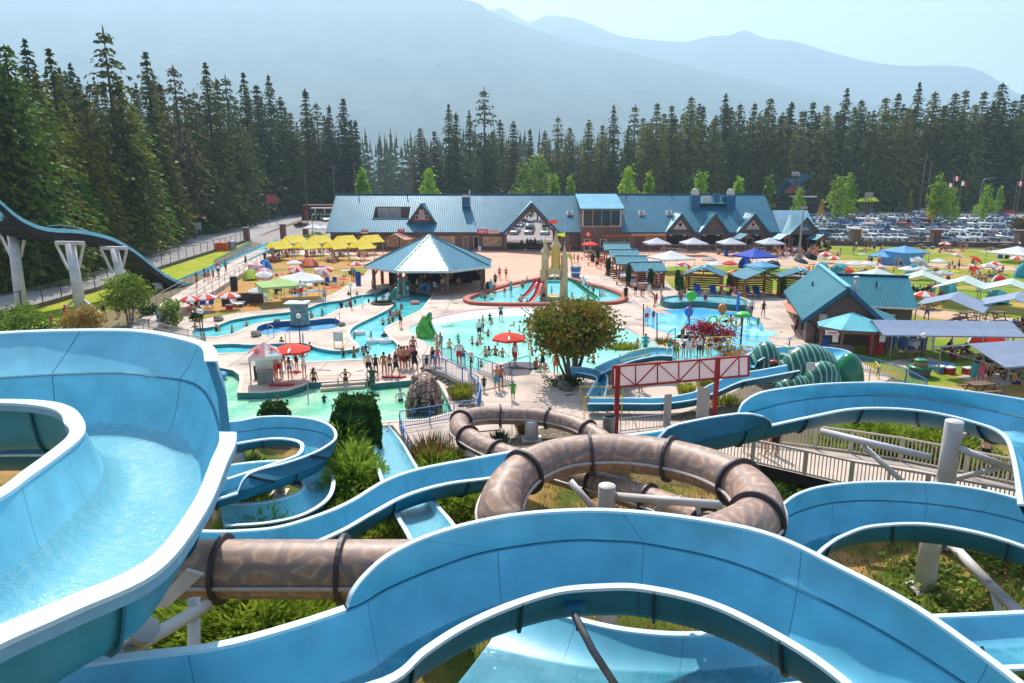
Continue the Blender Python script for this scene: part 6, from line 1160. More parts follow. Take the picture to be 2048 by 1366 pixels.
M_chain=mat('chain_link_mesh',s2l((120,118,118)),.5,var=.1,alpha=.22);M_lwall=mat('low_concrete_wall',s2l((104,92,84)),.9,var=.15,scale=1)
LF=[G(u,v,.1) for (u,v) in ((-140,690),(0,636),(191,581),(342,530),(492,483))]
fence('chain_link_fence',LF,'long chain link fence on a low kerb along the left road','fence',2.1,M_blkm,3.6,0,(.98,),M_chain,.07)
for i in range(4):
 b=MB();a,c=LF[i],LF[i+1];b.beam((a.x,a.y,.2),(c.x,c.y,.2),.25,.5);o=b.build('kerb_wall',M_lwall);tag(o,kind='structure')
def pier(u,v,h,w_,label):
 p=G(u,v);r_=empty('brick_pier',(p.x,p.y,0),0,label,'pier','brick fence piers');b=MB();b.box((0,0,h/2),(w_,w_,h));b.build('shaft',M_brick,r_);b=MB();b.box((0,0,h+.08),(w_+.25,w_+.25,.16));b.build('cap',M_conc,r_)
pier(494,481,2.7,1.1,'brick pier at the end of the chain link fence');pier(567,476,3.0,1.1,'brick pier behind the leftmost yellow canopy');pier(612,472,3.0,1.1,'brick pier left of the long building at the gate');pier(1709,491,3.2,1.5,'brick pier of the lot fence, leftmost');pier(1868,492,3.2,1.5,'brick pier of the lot fence, in the middle');pier(2039,494,3.2,1.6,'brick pier of the lot fence at the right edge')
RF=[G(u,v,.9) for (u,v) in ((1660,482),(1709,482.5),(1868,484),(2039,486),(2150,487))]
fence('rail_fence',RF,'low wall with dark steel rail fence between the lawn and the parking lot','fence',1.4,M_blkm,4,0,(.98,.5),M_chain,.06)
b=MB()
for i in range(4):a,c=RF[i],RF[i+1];b.beam((a.x,a.y,.45),(c.x,c.y,.45),.3,.95)
tag(b.build('low_wall',M_lwall),'low dark wall under the rail fence of the parking lot','wall',kind='thing')
RP=[G(u,v) for (u,v) in ((300,676),(360,634),(440,584),(505,541),(545,517),(518,503),(480,520),(415,560),(330,612),(262,664))]
b=MB();b.prism([(p.x,p.y) for p in RP],0,.55);tag(b.build('ramp',M_deck),'long concrete queue ramp beside the wave slide','ramp',kind='thing')
fence('ramp_railing',[Vector((p.x,p.y,.55)) for p in RP[:5]],'steel pipe railing along the lawn side of the queue ramp','railing',1.05,M_steel,3,0,(1,.55));fence('ramp_railing',[Vector((p.x,p.y,.55)) for p in RP[5:]],'steel pipe railing between the queue ramp and the wave slide','railing',1.05,M_steel,3,0,(1,.55))
b=MB();a,c=G(430,545,0),G(505,510,0);b.beam((a.x,a.y,1.2),(c.x,c.y,2.0),.08,1.2);tag(b.build('glass_screen',mat('tinted_screen',s2l((120,130,140)),.2,alpha=.55)),'tinted wind screen panel beside the end of the wave slide','screen',kind='thing')
p=G(443,502);r_=empty('barrier_stack',(p.x,p.y,0),.3,'stack of orange mesh barriers beside the left fence','barrier')
for k in range(5):b=MB();b.box((k*.45-.9,(k % 2)*.15,.75+.06*(k % 3)),(.4,1.0,1.5));b.build('barrier',mat('orange_plastic',s2l((232,92,36)),.5,var=.12,scale=4),r_)
p=G(465,500);r_=empty('storage_tank',(p.x,p.y,0),0,'grey caged storage tank next to the orange barriers','tank');b=MB();b.smooth=True;b.lathe([(.75,0),(.78,.2),(.78,1.5),(.7,1.65),(.25,1.7),(.2,1.8)],n=18);b.build('drum',M_steel,r_);b=MB();b.box((0,0,.06),(1.5,1.5,.12));b.build('pallet',M_wood2,r_)
fence('pool_railing',[G(u,v,.2) for (u,v) in ((205,690),(240,668),(268,665),(310,678),(360,692),(412,700))],'blue grey curved bar railing behind the wide pale flume','railing',1.0,M_steel,2,.16,(1,.1));fence('pool_railing',[G(u,v,.1) for (u,v) in ((255,655),(300,662),(345,676),(412,690))],'second curved bar railing at the left river bridge','railing',1.0,M_steel,2,.16,(1,.1))
def bridgepts(L,z):return [G(u,v,zz) for (u,v,zz) in L]
BA=bridgepts([(846,736,.1),(868,738,.45),(892,747,.55),(925,764,.35),(957,782,.05)],0);BB=bridgepts([(884,722,.1),(903,722,.45),(930,733,.55),(985,752,.4),(1024,768,.05)],0)
fb=empty('footbridge',(0,0,0),0,'arched concrete footbridge between the landing pool and the beach pool','bridge');b=MB();b.smooth=True;b.loft([[p for p in BA],[q for q in BB]],flip=False);b.loft([[p-Vector((0,0,.35)) for p in BA],list(BA)]);b.loft([[p-Vector((0,0,.35)) for p in BB],list(BB)],flip=True);b.build('deck',M_deck,fb)
fence('bridge_railing',BA,'blue bar railing on the near side of the footbridge','railing',.95,M_bluem,1.4,.13,(1,.1));fence('bridge_railing',BB,'blue bar railing on the far side of the footbridge','railing',.95,M_bluem,1.4,.13,(1,.1))
fence('pool_railing',[G(u,v) for (u,v) in ((800,858),(860,848),(955,832),(962,800),(938,776))],'blue bar railing enclosing the snake head pool end','railing',1.0,M_bluem,1.6,.13,(1,.12));fence('pool_railing',[G(u,v) for (u,v) in ((800,858),(808,890),(826,932))],'blue railing running down beside the pale straight slide','railing',1.0,M_bluem,1.4,0,(1,.6,.2));fence('pool_railing',[G(u,v) for (u,v) in ((900,900),(905,885),(1000,876),(1003,856))],'dark handrail behind the far tube loop','railing',.9,M_blkm,2,0,(1,.5));fence('pool_railing',[G(u,v) for (u,v) in ((1240,866),(1330,856),(1340,880))],'grey bar railing beneath the red framed banner','railing',.8,M_steel,2,.2,(1,.15))
fence('pool_railing',[G(u,v) for (u,v) in ((1702,735),(1755,748),(1810,768),(1850,790))],'blue bar railing beside the green topped tub','railing',1.0,M_bluem,1.8,.14,(1,.1));fence('bin_fence',[G(u,v) for (u,v) in ((1773,702),(1845,707),(1865,704),(1862,690))],'white bar fence round the recycling bins','fence',1.7,M_tanm,1.5,.14,(1,.08))
fence('yellow_railing',[G(u,v,.9) for (u,v) in ((1238,735),(1290,722),(1332,712),(1333,725))],'yellow pipe railing over the planter','railing',.9,M_yelm,2,0,(1,.5));fence('yellow_railing',[G(u,v,1.0) for (u,v) in ((1412,710),(1412,700),(1460,698),(1530,712),(1575,722))],'yellow pipe railing behind the bathers on the blue platform','railing',.95,M_yelm,2.2,0,(1,.5));fence('yellow_railing',[G(u,v,0) for (u,v) in ((1160,812),(1245,812))],'yellow handrail at the end of the straight run-out flume','railing',1.2,M_yelm,1.6,0,(1,));fence('yellow_railing',[G(u,v,0) for (u,v) in ((1168,838),(1243,836))],'lower yellow handrail at the near side of the run-out','railing',1.3,M_yelm,1.6,0,(1,));fence('yellow_railing',[G(u,v,.2) for (u,v) in ((1738,762),(1757,760),(1748,748))],'yellow triangular handrail right of the turtle','railing',.9,M_yelm,1,0,(1,))
for k,(x0,y0,x1,y1,lb) in enumerate([(536,668,548,675,'steel ladder rail at the left end of the hot pool'),(572,690,580,683,'steel handrail at the river entry steps'),(606,690,607,684,'second steel handrail at the river entry steps'),(724,615,728,606,'steel handrail at the river entry near the lamp'),(1020,748,1060,735,'dark handrail on the steps beside the lifeguard pad'),(1335,688,1350,676,'dark handrail at the splash pad corner'),(1320,614,1335,612,'steel handrail at the raised pool behind the splash pad'),(672,652,680,645,'steel ladder rail at the right end of the hot pool'),(616,790,616,776,'white handrail on the landing steps, left'),(677,786,677,772,'white handrail on the landing steps, middle'),(735,778,735,762,'white handrail on the landing steps, right')]):
 a,c=G(x0,y0),G(x1,y1);r_=empty('hand_rail',tuple(a),0,lb,'handrail','pool handrails');b=MB();b.smooth=True;d_=c-a;b.tube([(0,0,-.3),(0,0,.8),d_*.1+Vector((0,0,.92)),d_*.9+Vector((0,0,.92)),d_+Vector((0,0,.8)),d_+Vector((0,0,-.1))],.03,8);b.build('tube_rail',M_steel if k not in (4,5) else M_blkm,r_)
BN=[G(u,v,.9) for (u,v) in ((1400,912),(1504,926),(1608,950),(1700,972),(1850,1000),(2080,1046))];BF=[G(u,v,.9) for (u,v) in ((1440,878),(1560,888),(1700,906),(1800,922),(1930,948),(2100,985))]
bw=empty('boardwalk',(0,0,0),0,'pale boardwalk ramp passing under the long blue flume','boardwalk');b=MB();b.loft([BN,BF],flip=False);b.build('deck',mat('pale_concrete_walk',s2l((206,186,168)),.8,var=.1,scale=.8),bw);b=MB();b.loft([[p-Vector((0,0,.45)) for p in BN],[p-Vector((0,0,.005)) for p in BN]]);b.build('fascia',M_dark,bw)
fence('boardwalk_railing',BN,'tan bar railing on the near side of the boardwalk','railing',1.08,M_tanm,1.5,.14,(1,.08),None,.09,.035);fence('boardwalk_railing',BF,'tan bar railing on the far side of the boardwalk','railing',1.08,M_tanm,1.7,.15,(1,.08),None,.08,.035)
p0,p1=G(1231,865),G(1427,832);r_=empty('banner_frame',(0,0,0),0,'red steel frame holding a long blank white banner','banner')
T0,T1=PD(1226,733,p0.y),PD(1497,712,p1.y+1.0);B0,B1=PD(1226,775,p0.y),PD(1497,751,p1.y+1.0)
for p,vt in ((p0,729),(p1,713)):t=PD(1231 if p is p0 else 1427,vt,p.y).z;b=MB();b.box((p.x,p.y-.1,t/2),(.24,.2,t));b.build('post',M_redm,r_)
b=MB();off=Vector((0,.12,0));b.poly([B0+off,B1+off,T1+off,T0+off]);b.build('banner',mat('blank_banner',s2l((206,184,186)),.6,var=.05,trans=.4),r_)
for a,c in ((T0,T1),(B0,B1),(T0,B0),(T1,B1)):b=MB();b.beam(a,c,.1);b.build('frame_bar',M_redm,r_)
for k in range(1,7):f=k/6.5;b=MB();a,c=T0.lerp(T1,f),B0.lerp(B1,f);b.beam(a,c,.065);b.build('frame_bar',M_redm,r_);b=MB();b.beam(T0.lerp(T1,f-1/6.5) if k % 2 else a,c if k % 2 else B0.lerp(B1,f-1/6.5),.055);b.build('brace_bar',M_redm,r_)
for (u,vb,vt,w_,lb) in ((1333,858,789,.4,'narrow pale signboard on a post left of the right red post'),(1404,842,776,.72,'pale plank signboard seen from behind at the right red post')):
 p=G(u,vb);t=PD(u,vt,p.y).z;r_=empty('signboard',(p.x,p.y,0),.1,lb,'sign');b=MB();b.box((0,0,t*.55),(w_,.06,t*.9));b.build('board',M_tanm,r_);b=MB();b.box((w_*.3,.06,t/2),(.08,.06,t));b.build('post',M_timb,r_)
p=G(677,694);r_=empty('notice_board',(p.x,p.y,0),-.1,'small grey notice board on yellow legs on the river island','sign');b=MB();b.box((0,0,.85),(.75,.05,.75));b.build('board',M_pipe,r_)
for s in (-1,1):b=MB();b.box((s*.36,.03,.62),(.06,.06,1.25));b.build('leg',M_yelm,r_)
b=MB();pl=[G(u,v,1.05) for (u,v) in ((1337,722),(1425,716),(1446,704),(1420,692),(1337,694))];b.prism([(p.x,p.y) for p in pl],0,.95);tag(b.build('slide_platform',M_in2),'pale blue start platform crowded with children behind the banner','platform',kind='thing');sheet('pool_water',grow([(p.x,p.y) for p in pl],-.25),M_river,.97)
b=MB();b.prism([(p.x,p.y) for p in [G(u,v,.8) for (u,v) in ((1222,745),(1333,730),(1333,708),(1290,706),(1240,718),(1205,738))]],0,.8);tag(b.build('planter',M_conc),'raised concrete planter with yellow green plants behind the banner','planter',kind='thing')
p=G(1838,752);r_=empty('rim_tub',(p.x,p.y,0),0,'stone tub with green ring and cap near the blue railing','feature');b=MB();b.smooth=True;b.lathe([(.62,0),(.7,.5),(.62,.62)],n=18);b.build('base',mat('mauve_stone',s2l((120,104,116)),.8,var=.25,scale=6),r_);b=MB();b.smooth=True;b.lathe([(.5,.58),(.86,.6),(.9,.7),(.5,.76)],n=20);b.build('ring',M_grn,r_);b=MB();b.smooth=True;b.lathe([(.48,.74),(.4,1.05),(.36,1.08)],n=16);b.build('neck',M_wood2,r_);b=MB();b.smooth=True;b.lathe([(.46,1.05),(.48,1.15),(.3,1.22),(1e-3,1.22)],n=16);b.build('cap',M_grn,r_)
def shellmat():
 m=mat('turtle_shell',s2l((26,84,64)),.25,scale=1,col2=s2l((40,108,82)),coat=.4);N=m.node_tree.nodes;L=m.node_tree.links;b=N['Principled BSDF'];tc=N.new('ShaderNodeTexCoord');w_=N.new('ShaderNodeTexWave');w_.inputs['Scale'].default_value=.9;w_.inputs['Distortion'].default_value=3.5;w_.inputs['Detail'].default_value=0;w_.inputs['Detail Scale'].default_value=1.0;L.new(tc.outputs['Object'],w_.inputs['Vector']);rp=N.new('ShaderNodeValToRGB');rp.color_ramp.elements[0].position=.84;rp.color_ramp.elements[1].position=.92;rp.color_ramp.elements[0].color=(0,0,0,1);rp.color_ramp.elements[1].color=(1,1,1,1);L.new(w_.outputs['Fac'],rp.inputs[0])
 mx=N.new('ShaderNodeMix');mx.data_type='RGBA';old=b.inputs['Base Color'].links[0].from_socket;L.new(old,mx.inputs[6]);mx.inputs[7].default_value=(*s2l((150,190,172)),1);L.new(rp.outputs[0],mx.inputs[0]);L.new(mx.outputs[2],b.inputs['Base Color']);return m
M_shell=shellmat()
tu=empty('turtle_slide',(0,0,0),0,'green turtle play slide with wavy white patterned shells','play structure')
def shell(u,v,rx,ry,rz_,name,z0=.0,rot=0.0,m=None):
 p=G(u,v);b=MB();b.smooth=True;n,mm=20,8;rows=[]
 for i in range(mm+1):
  th=PI/2*i/mm;rows.append([Vector((rx*math.cos(th)*math.cos(2*PI*k/n),ry*math.cos(th)*math.sin(2*PI*k/n),rz_*math.sin(th)**.9)) for k in range(n+1)])
 b.loft(rows);o=b.build(name,m or M_shell,tu,(p.x,p.y,z0),rot);return o
hd=shell(1528,758,1.2,1.2,2.6,'head');shell(1612,770,2.4,1.4,2.75,'body_shell',.0,.2);shell(1641,786,1.35,1.1,2.1,'front_shell');shell(1692,780,1.05,.9,2.45,'rear_shell',0,0,M_grn);shell(1590,790,1.5,.9,1.3,'flipper',0,.2)
p=G(1511,760,1.25);b=MB();b.smooth=True;b.sphere((.1,-1.08,1.5),.28,12,.5);b.build('eye',mat('red_eye',s2l((200,60,80)),.3),hd)
pw=G(1603,745,1.6);b=MB();b.box((pw.x,pw.y-1.2,2.3),(.5,.04,.5));b.build('notice',M_sg,tu)
for k in range(3):q=G(1662,775);b=MB();b.box((q.x+.2*k,q.y-.4,.25+.3*k),(.7,.5,.1));b.build('step',M_wood2,tu)
p=G(849,826,-.4);sn=empty('snake_head',(p.x,p.y+.6,-.45),0,'big scaly brown snake head sculpture at the landing pool','sculpture');sn.scale=(.86,.95,1.3);b=MB();b.smooth=True;rows=[]
for i,(y,rx,zt) in enumerate([(1.9,.25,.55),(1.75,.55,1.1),(1.3,.78,1.5),(.7,.95,1.75),(.1,1.12,1.85),(-.5,1.25,1.8),(-1.0,1.22,1.6),(-1.3,1.1,1.2),(-1.4,.7,.3)]):
 rows.append([Vector((rx*math.cos(PI*k/14)*(1+.06*math.sin(3*PI*k/14)),y,zt*math.sin(PI*k/14)**.8)) for k in range(15)])
b.loft(rows);me=b.mesh('head',M_snake)
def scalemat():
 m=mat('snake_scales',s2l((150,112,92)),.45,scale=2,col2=s2l((186,146,120)),ramp=(.4,.6));N=m.node_tree.nodes;L=m.node_tree.links;b=N['Principled BSDF'];tc=N.new('ShaderNodeTexCoord');v=N.new('ShaderNodeTexVoronoi');v.inputs['Scale'].default_value=3.2;v.inputs['Randomness'].default_value=.4;v.feature='DISTANCE_TO_EDGE';L.new(tc.outputs['Object'],v.inputs['Vector']);rp=N.new('ShaderNodeValToRGB');rp.color_ramp.elements[0].position=.02;rp.color_ramp.elements[1].position=.09;rp.color_ramp.elements[0].color=(.03,.02,.018,1);rp.color_ramp.elements[1].color=(1,1,1,1);L.new(v.outputs['Distance'],rp.inputs[0]);mx=N.new('ShaderNodeMix');mx.data_type='RGBA';mx.blend_type='MULTIPLY';mx.inputs[0].default_value=1;old=b.inputs['Base Color'].links[0].from_socket;L.new(old,mx.inputs[6]);L.new(rp.outputs[0],mx.inputs[7]);L.new(mx.outputs[2],b.inputs['Base Color']);bp=N.new('ShaderNodeBump');bp.inputs['Strength'].default_value=1;bp.inputs['Distance'].default_value=.06;L.new(rp.outputs[0],bp.inputs['Height']);L.new(bp.outputs[0],b.inputs['Normal']);return m
me.materials.clear();me.materials.append(scalemat());link(bpy.data.objects.new('head',me),sn)
for s in (-1,1):b=MB();b.smooth=True;b.sphere((s*.62,-.35,1.62),.3,12,.6);b.build('brow_ridge',MATS['snake_scales'],sn);b=MB();b.smooth=True;b.tube([(s*1.24,.3,.5),(s*1.3,-.5,.55),(s*1.2,-1.1,.45),(s*.5,-1.42,.4),(0,-1.44,.4)],.06,6);b.build('jaw_line',M_dark,sn)
p=G(852,672);fg=empty('frog_slide',(p.x,p.y,-.1),0,'bright green frog shaped slide in the beach pool','play structure');M_frog=mat('bright_green_fibreglass',s2l((92,178,40)),.25,scale=2,col2=s2l((58,140,40)),coat=.4)
def blob(rows_,name,m,par,n=16):
 b=MB();b.smooth=True;b.loft([[Vector((x+rx*math.cos(2*PI*k/n),y+ry*math.sin(2*PI*k/n),z)) for k in range(n+1)] for (x,y,z,rx,ry) in rows_]);return b.build(name,m,par)
blob([(0,0,0,.75,.8),(-.05,0,.35,.85,.9),(-.15,.1,.8,.75,.75),(-.1,.2,1.2,.55,.55),(.1,.1,1.6,.5,.5),(.2,.05,1.85,.35,.38),(.22,.05,1.95,.02,.02)],'body',M_frog,fg)
for k in range(5):a=.4+k*.45;b=MB();b.poly([(-.55+.05*k,.1,.5+k*.3),(-.35+.05*k,-.1,.55+k*.3),(-.75+.12*k,-.15,.85+k*.3)]);b.build('back_frill',M_frog,fg)
for s in (-1,1):b=MB();b.smooth=True;b.sphere((.35,s*.3,1.95),.2,10);b.build('eye',M_grn,fg);blob([(.3,s*.6,0,.4,.22),(.25,s*.62,.3,.36,.22),(.15,s*.55,.6,.2,.15),(.1,s*.5,.75,.02,.02)],'leg',M_frog,fg)
b=MB();b.smooth=True;b.loft([[Vector((.4+.5*t,y,1.3*(1-t)**1.3+.12+.25*(abs(y)/.3)**2)) for y in (-.3,-.15,0,.15,.3)] for t in [i/8 for i in range(9)]],flip=True);b.build('slide_chute',mat('green_white_chute',s2l((170,214,190)),.3),fg)
M_sand=mat('sandstone_render',s2l((214,180,134)),.85,var=.12,scale=2,detail=6,bump=.3);M_sand2=mat('ochre_render',s2l((222,174,84)),.8,var=.1,scale=2)
p=G(1107,597);ca=empty('castle_tower',(p.x,p.y,0),0,'sand coloured castle tower with arch, spires and flags in the kerbed pool','play structure')
def turret(x,z0,z1,r0,r1,name,m=M_sand,y=0):
 b=MB();b.smooth=False;b.lathe([(r0*1.1,z0),(r0,z0+.3),(r1,z1-.2),(r1*1.15,z1-.15),(r1*1.15,z1),(r1*.9,z1)],(x,y,0),14);return b.build(name,m,ca)
for s in (-1,1):turret(s*1.15,-.2,3.3,.48,.4,'column')
b=MB()
for k in range(9):
 a0,a1=PI*k/9,PI*(k+1)/9;zz=lambda a:2.2+.62*math.sin(a);xx=lambda a:.72*math.cos(a)
 for y in (-.45,.45):b.poly([(xx(a0),y,zz(a0)),(xx(a1),y,zz(a1)),(xx(a1),y,3.3),(xx(a0),y,3.3)])
 b.poly([(xx(a0),-.45,zz(a0)),(xx(a1),-.45,zz(a1)),(xx(a1),.45,zz(a1)),(xx(a0),.45,zz(a0))])
b.box((0,0,3.35),(1.6,.95,.12));b.build('arch',M_sand,ca);b=MB()
for k in range(7):b.box((-1.2+.4*k,-.45,3.55),(.2,.14,.28))
b.build('battlement',M_sand,ca)
for (x,z0,z1,r0,zc,m) in ((-1.0,3.3,5.3,.42,6.8,M_sand),(.2,3.4,5.9,.52,7.6,M_sand2),(1.15,3.3,4.8,.4,6.2,M_sand)):
 t_=turret(x,z0,z1,r0,r0*.9,'turret',m);b=MB();b.lathe([(r0*1.25,z1-.05),(r0*.55,(z1+zc)/2-.3),(.02,zc)],(x,0,0),12);b.build('spire',M_sand,t_)
b=MB();b.beam((-.8,0,4.6),(.1,0,5.6),.4,.3);b.build('flying_buttress',M_sand2,ca)
for (x,z,m,sg,w_) in ((.25,7.7,C_red,-1,1.0),(1.2,6.3,C_yel,-1,.9),(-1.0,6.9,mat('green_flag',s2l((60,140,60)),.7),-1,.25)):
 b=MB();b.tube([(x,0,z-.5),(x,0,z+1.1)],.03,6);f=b.build('flag_pole',M_steel,ca);b=MB();b.poly([(x,.02,z+1.1),(x+sg*w_,.15,z+.95),(x+sg*w_*.9,.1,z+.75),(x,.02,z+.6)]);b.build('flag',m,f)
b=MB();b.box((0,.2,.15),(3.2,2.0,.3));b.build('base',M_sand,ca)
def chute(pts,name,m,w_=.5):
 b=MB();b.smooth=True;pp=crom(pts,6);b.loft([[Vector(q)+(Vector((pp[min(i+1,len(pp)-1)]))-Vector(pp[max(i-1,0)])).cross(Vector((0,0,1))).normalized()*(w_*math.cos(PI*k/8))+Vector((0,0,w_*.7*(1-math.sin(PI*k/8)))) for k in range(9)] for i,q in enumerate(pp)]);return b.build(name,m,ca)
M_rslide=mat('red_fibreglass',s2l((206,36,44)),.25,coat=.5);M_gslide=mat('green_slide_fibreglass',s2l((34,140,70)),.25,coat=.5)
chute([(-1.4,.3,2.0),(-1.9,-.2,1.8),(-2.8,-1.3,.8),(-3.7,-2.0,.15)],'red_chute',M_rslide,.34);chute([(-1.3,-.2,2.0),(-1.5,-.8,1.7),(-2.0,-2.2,.7),(-2.6,-3.0,.1)],'red_chute',M_rslide,.34);chute([(1.4,.6,2.0),(2.2,.5,1.7),(3.5,-.3,.8),(4.6,-1.4,.12)],'green_chute',M_gslide,.42)
blob([(-1.45,.1,1.7,.5,.4),(-1.45,.1,2.3,.45,.35),(-1.45,.1,2.5,.02,.02)],'red_chute_hood',M_rslide,ca)
b=MB();b.smooth=True;b.loft([[Vector((x,1.6+.2*math.cos(t),1.5+.35*math.sin(t))) for t in [PI*i/8 for i in range(9)]] for x in (-.9,-.4,.1,.6,.9)]);b.build('teal_canopy',M_teal if False else C_teal,ca)
p=G(1151,556);bk=empty('toy_bucket',(p.x,p.y,0),0,'giant blue toy bucket with yellow spade on the plaza','play structure');b=MB();b.smooth=False;b.lathe([(.5,0),(.55,.05),(.72,1.4),(.78,1.45),(.78,1.55),(.6,1.6)],n=20);bo=b.build('bucket',mat('bucket_blue',s2l((40,118,176)),.4),bk);b=MB();b.smooth=True;b.sphere((0,0,1.55),.62,14,.35);b.build('sand_fill',M_sand,bk);b=MB();b.lathe([(.6,.62),(.66,.9)],n=20,sx=1.02,sy=1.02);b.build('white_band',M_tw,bo)
sp=blob([(-.45,0,1.5,.1,.1),(-.6,0,2.4,.1,.1),(-.7,0,2.8,.3,.12),(-.95,0,3.2,.32,.12),(-1.0,0,3.3,.05,.05)],'spade',mat('spade_yellow',s2l((226,200,60)),.4),bk,10)
b=MB();b.lathe([(.85,0),(.85,.1),(.5,.15)],n=20);b.build('foot',M_sand,bk)
def hoop(u,vb,vt,m1,m2,label,r_=.55,kind='disc'):
 p=G(u,vb);t=PD(u,vt,p.y).z;r0=empty('water_toy',(p.x,p.y,0),.3,label,'water toy','splash pad toys');b=MB();b.smooth=True
 if kind=='ring':b.tube([(r_*math.cos(2*PI*k/20),0,t-r_+r_*math.sin(2*PI*k/20)) for k in range(20)],.09,8,closed=True);b.build('ring',m1,r0);b=MB();b.box((0,0,(t-2*r_)/2+.02),(.1,.1,max(.1,t-2*r_+.1)));b.build('foot',m2,r0);return
 b.tube([(0,0,0),(0,0,t-(r_ if kind=='disc' else .05))],.07,8);b.build('pole',m2,r0);b=MB();b.smooth=True
 if kind=='disc':b.lathe([(1e-3,-.12),(r_*.8,-.1),(r_,0),(r_*.8,.1),(1e-3,.12)],n=18);o=b.build('disc',m1,r0,(0,-.1,t-r_));o.rotation_euler=(PI/2.3,0,0)
 else:b.lathe([(r_,-.25),(r_*.7,-.02),(.3,.08),(1e-3,.1)],(0,0,t-.1),10);b.build('mushroom_cap',m1,r0)
M_tg=mat('lime_toy',s2l((70,200,60)),.3,coat=.4);M_to=mat('orange_toy',s2l((240,130,40)),.3,coat=.4);M_tbl=mat('blue_toy',s2l((40,120,200)),.3,coat=.4);M_trd=mat('red_toy',s2l((190,50,60)),.4);M_ty=mat('yellow_toy',s2l((236,210,70)),.3,coat=.4)
hoop(1378,651,581,M_tg,M_trd,'green spray disc on a red hoop pole',.5);hoop(1443,628,607,M_to,M_trd,'orange spray disc on the splash pad',.52);hoop(1376,636,613,M_tbl,M_trd,'blue spray disc on the splash pad',.5);hoop(1481,693,623,M_tg,M_blkm,'lime green spray umbrella on a dark pole',.75,'cap');hoop(1425,652,632,M_tg,M_tg,'green spray ring behind the red maple',.45,'ring');hoop(1447,657,631,M_ty,M_ty,'yellow spray ring right of the green ring',.5,'ring');hoop(1472,660,632,M_to,M_ty,'orange spray ring at the lime umbrella',.5,'ring')
p=G(1476,622);r0=empty('water_toy',(p.x,p.y,0),0,'curved red pipe with yellow dump buckets at the splash pad','water toy','splash pad toys');b=MB();b.smooth=True;b.tube([(0,0,0),(0,0,1.6),(-.3,0,2.2),(-1.0,0,2.5),(-2.2,0,2.6)],.09,8);b.build('pipe',M_trd,r0)
for x in (-1.2,-2.2):b=MB();b.lathe([(.15,-.3),(.24,.1)],(x,0,2.35),10);b.build('dump_bucket',M_ty,r0)
p=G(1474,622);b=MB();b.tube([(p.x,p.y-.1,0),(p.x,p.y-.1,1.9)],.16,10);tag(b.build('spray_post',M_tbl),'thick blue spray post beside the curved red pipe','water toy',kind='thing')
A4=[(1287,671,608),(1314,683,626)];r0=empty('shade_sail',(0,0,0),0,'salmon shade sail on two thin poles by the splash pad','shade sail');tp=[]
for (u,vb,vt) in A4:q=G(u,vb);t=PD(u,vt,q.y);tp.append(t);b=MB();b.tube([q,t],.05,8);b.build('pole',M_blkm,r0)
b=MB();b.poly([tp[0],tp[1],G(1345,628,2.2),G(1294,609,2.5)]);b.build('sail',C_salm,r0)
p=G(600,641);r0=empty('lookout_tower',(p.x,p.y,-.3),0,'grey rock lookout tower with white platform in the river','tower');b=MB();b.smooth=False;b.lathe([(1.0,0),(.85,.4),(.8,1.2),(.9,1.9),(.98,2.0)],n=11);b.v=[tuple(Vector(v)*(1+.08*noise.noise(Vector(v)*2))) for v in b.v];b.build('rock_base',mat('moulded_rock',s2l((128,138,132)),.85,var=.3,scale=3,bump=.5),r0);b=MB();b.box((-.15,0,2.05),(2.1,1.7,.1));b.build('platform',M_wht,r0)
p=G(767,607);r0=empty('fountain',(p.x,p.y,-.2),0,'round stone basin with curved spouts in the river','fountain');b=MB();b.smooth=True;b.lathe([(1.3,0),(1.35,.35),(1.25,.42),(1.05,.36),(1.0,.2)],n=24);b.build('basin',mat('dark_stone',s2l((98,82,70)),.85,var=.25,scale=4),r0);b=MB();b.lathe([(1e-3,.24),(1.02,.24)][::-1],n=20);b.build('planting',L_ylw,r0)
b=MB();b.smooth=True;b.tube([(.6,0,.2),(.8,.1,.9),(1.15,.3,1.6),(1.4,.4,1.9)],[.3,.24,.14,.06],8);b.build('spout',M_cyp if False else M_grn,r0);b=MB();b.smooth=True;b.tube([(-.8,0,.2),(-.75,0,.8),(-.8,0,1.3)],[.16,.1,.05],8);b.build('spout',M_grn,r0)
p=G(805,588);r0=empty('rock_slide',(p.x,p.y,-.2),0,'grey green rock slide under the pavilion edge','play structure');blob([(0,0,0,.85,.7),(0,.1,.8,.75,.6),(.05,.1,1.6,.6,.45),(.05,.1,2.1,.45,.35),(.05,.1,2.2,.02,.02)],'rock',mat('sea_green_rock',s2l((120,178,172)),.6,var=.2,scale=3),r0,12);b=MB();b.poly([(-.3,-.65,.1),(.3,-.65,.1),(.3,-.3,2.0),(-.3,-.3,2.0)]);b.build('chute',MATS['green_white_chute'],r0)
def torus(b,R0,r0,n=22,m=10):
 b.smooth=True;b.loft([[Vector(((R0+r0*math.cos(2*PI*k/m))*math.cos(a),(R0+r0*math.cos(2*PI*k/m))*math.sin(a),r0*math.sin(2*PI*k/m))) for k in range(m+1)] for a in [2*PI*i/n for i in range(n+1)]])
b=MB();torus(b,.42,.2);me=b.mesh('swim_ring',C_teal)
def ring(u,v,label,m,s=1.0,tilt=0.0,z=-.15):p=G(u,v,z);o=bpy.data.objects.new('swim_ring',me);link(o);o.location=(p.x,p.y,z+(.5 if tilt else .05));o.rotation_euler=(tilt,0,0);o.scale=(s,s,s);setmat(o,m);tag(o,label,'swim ring','swim rings')
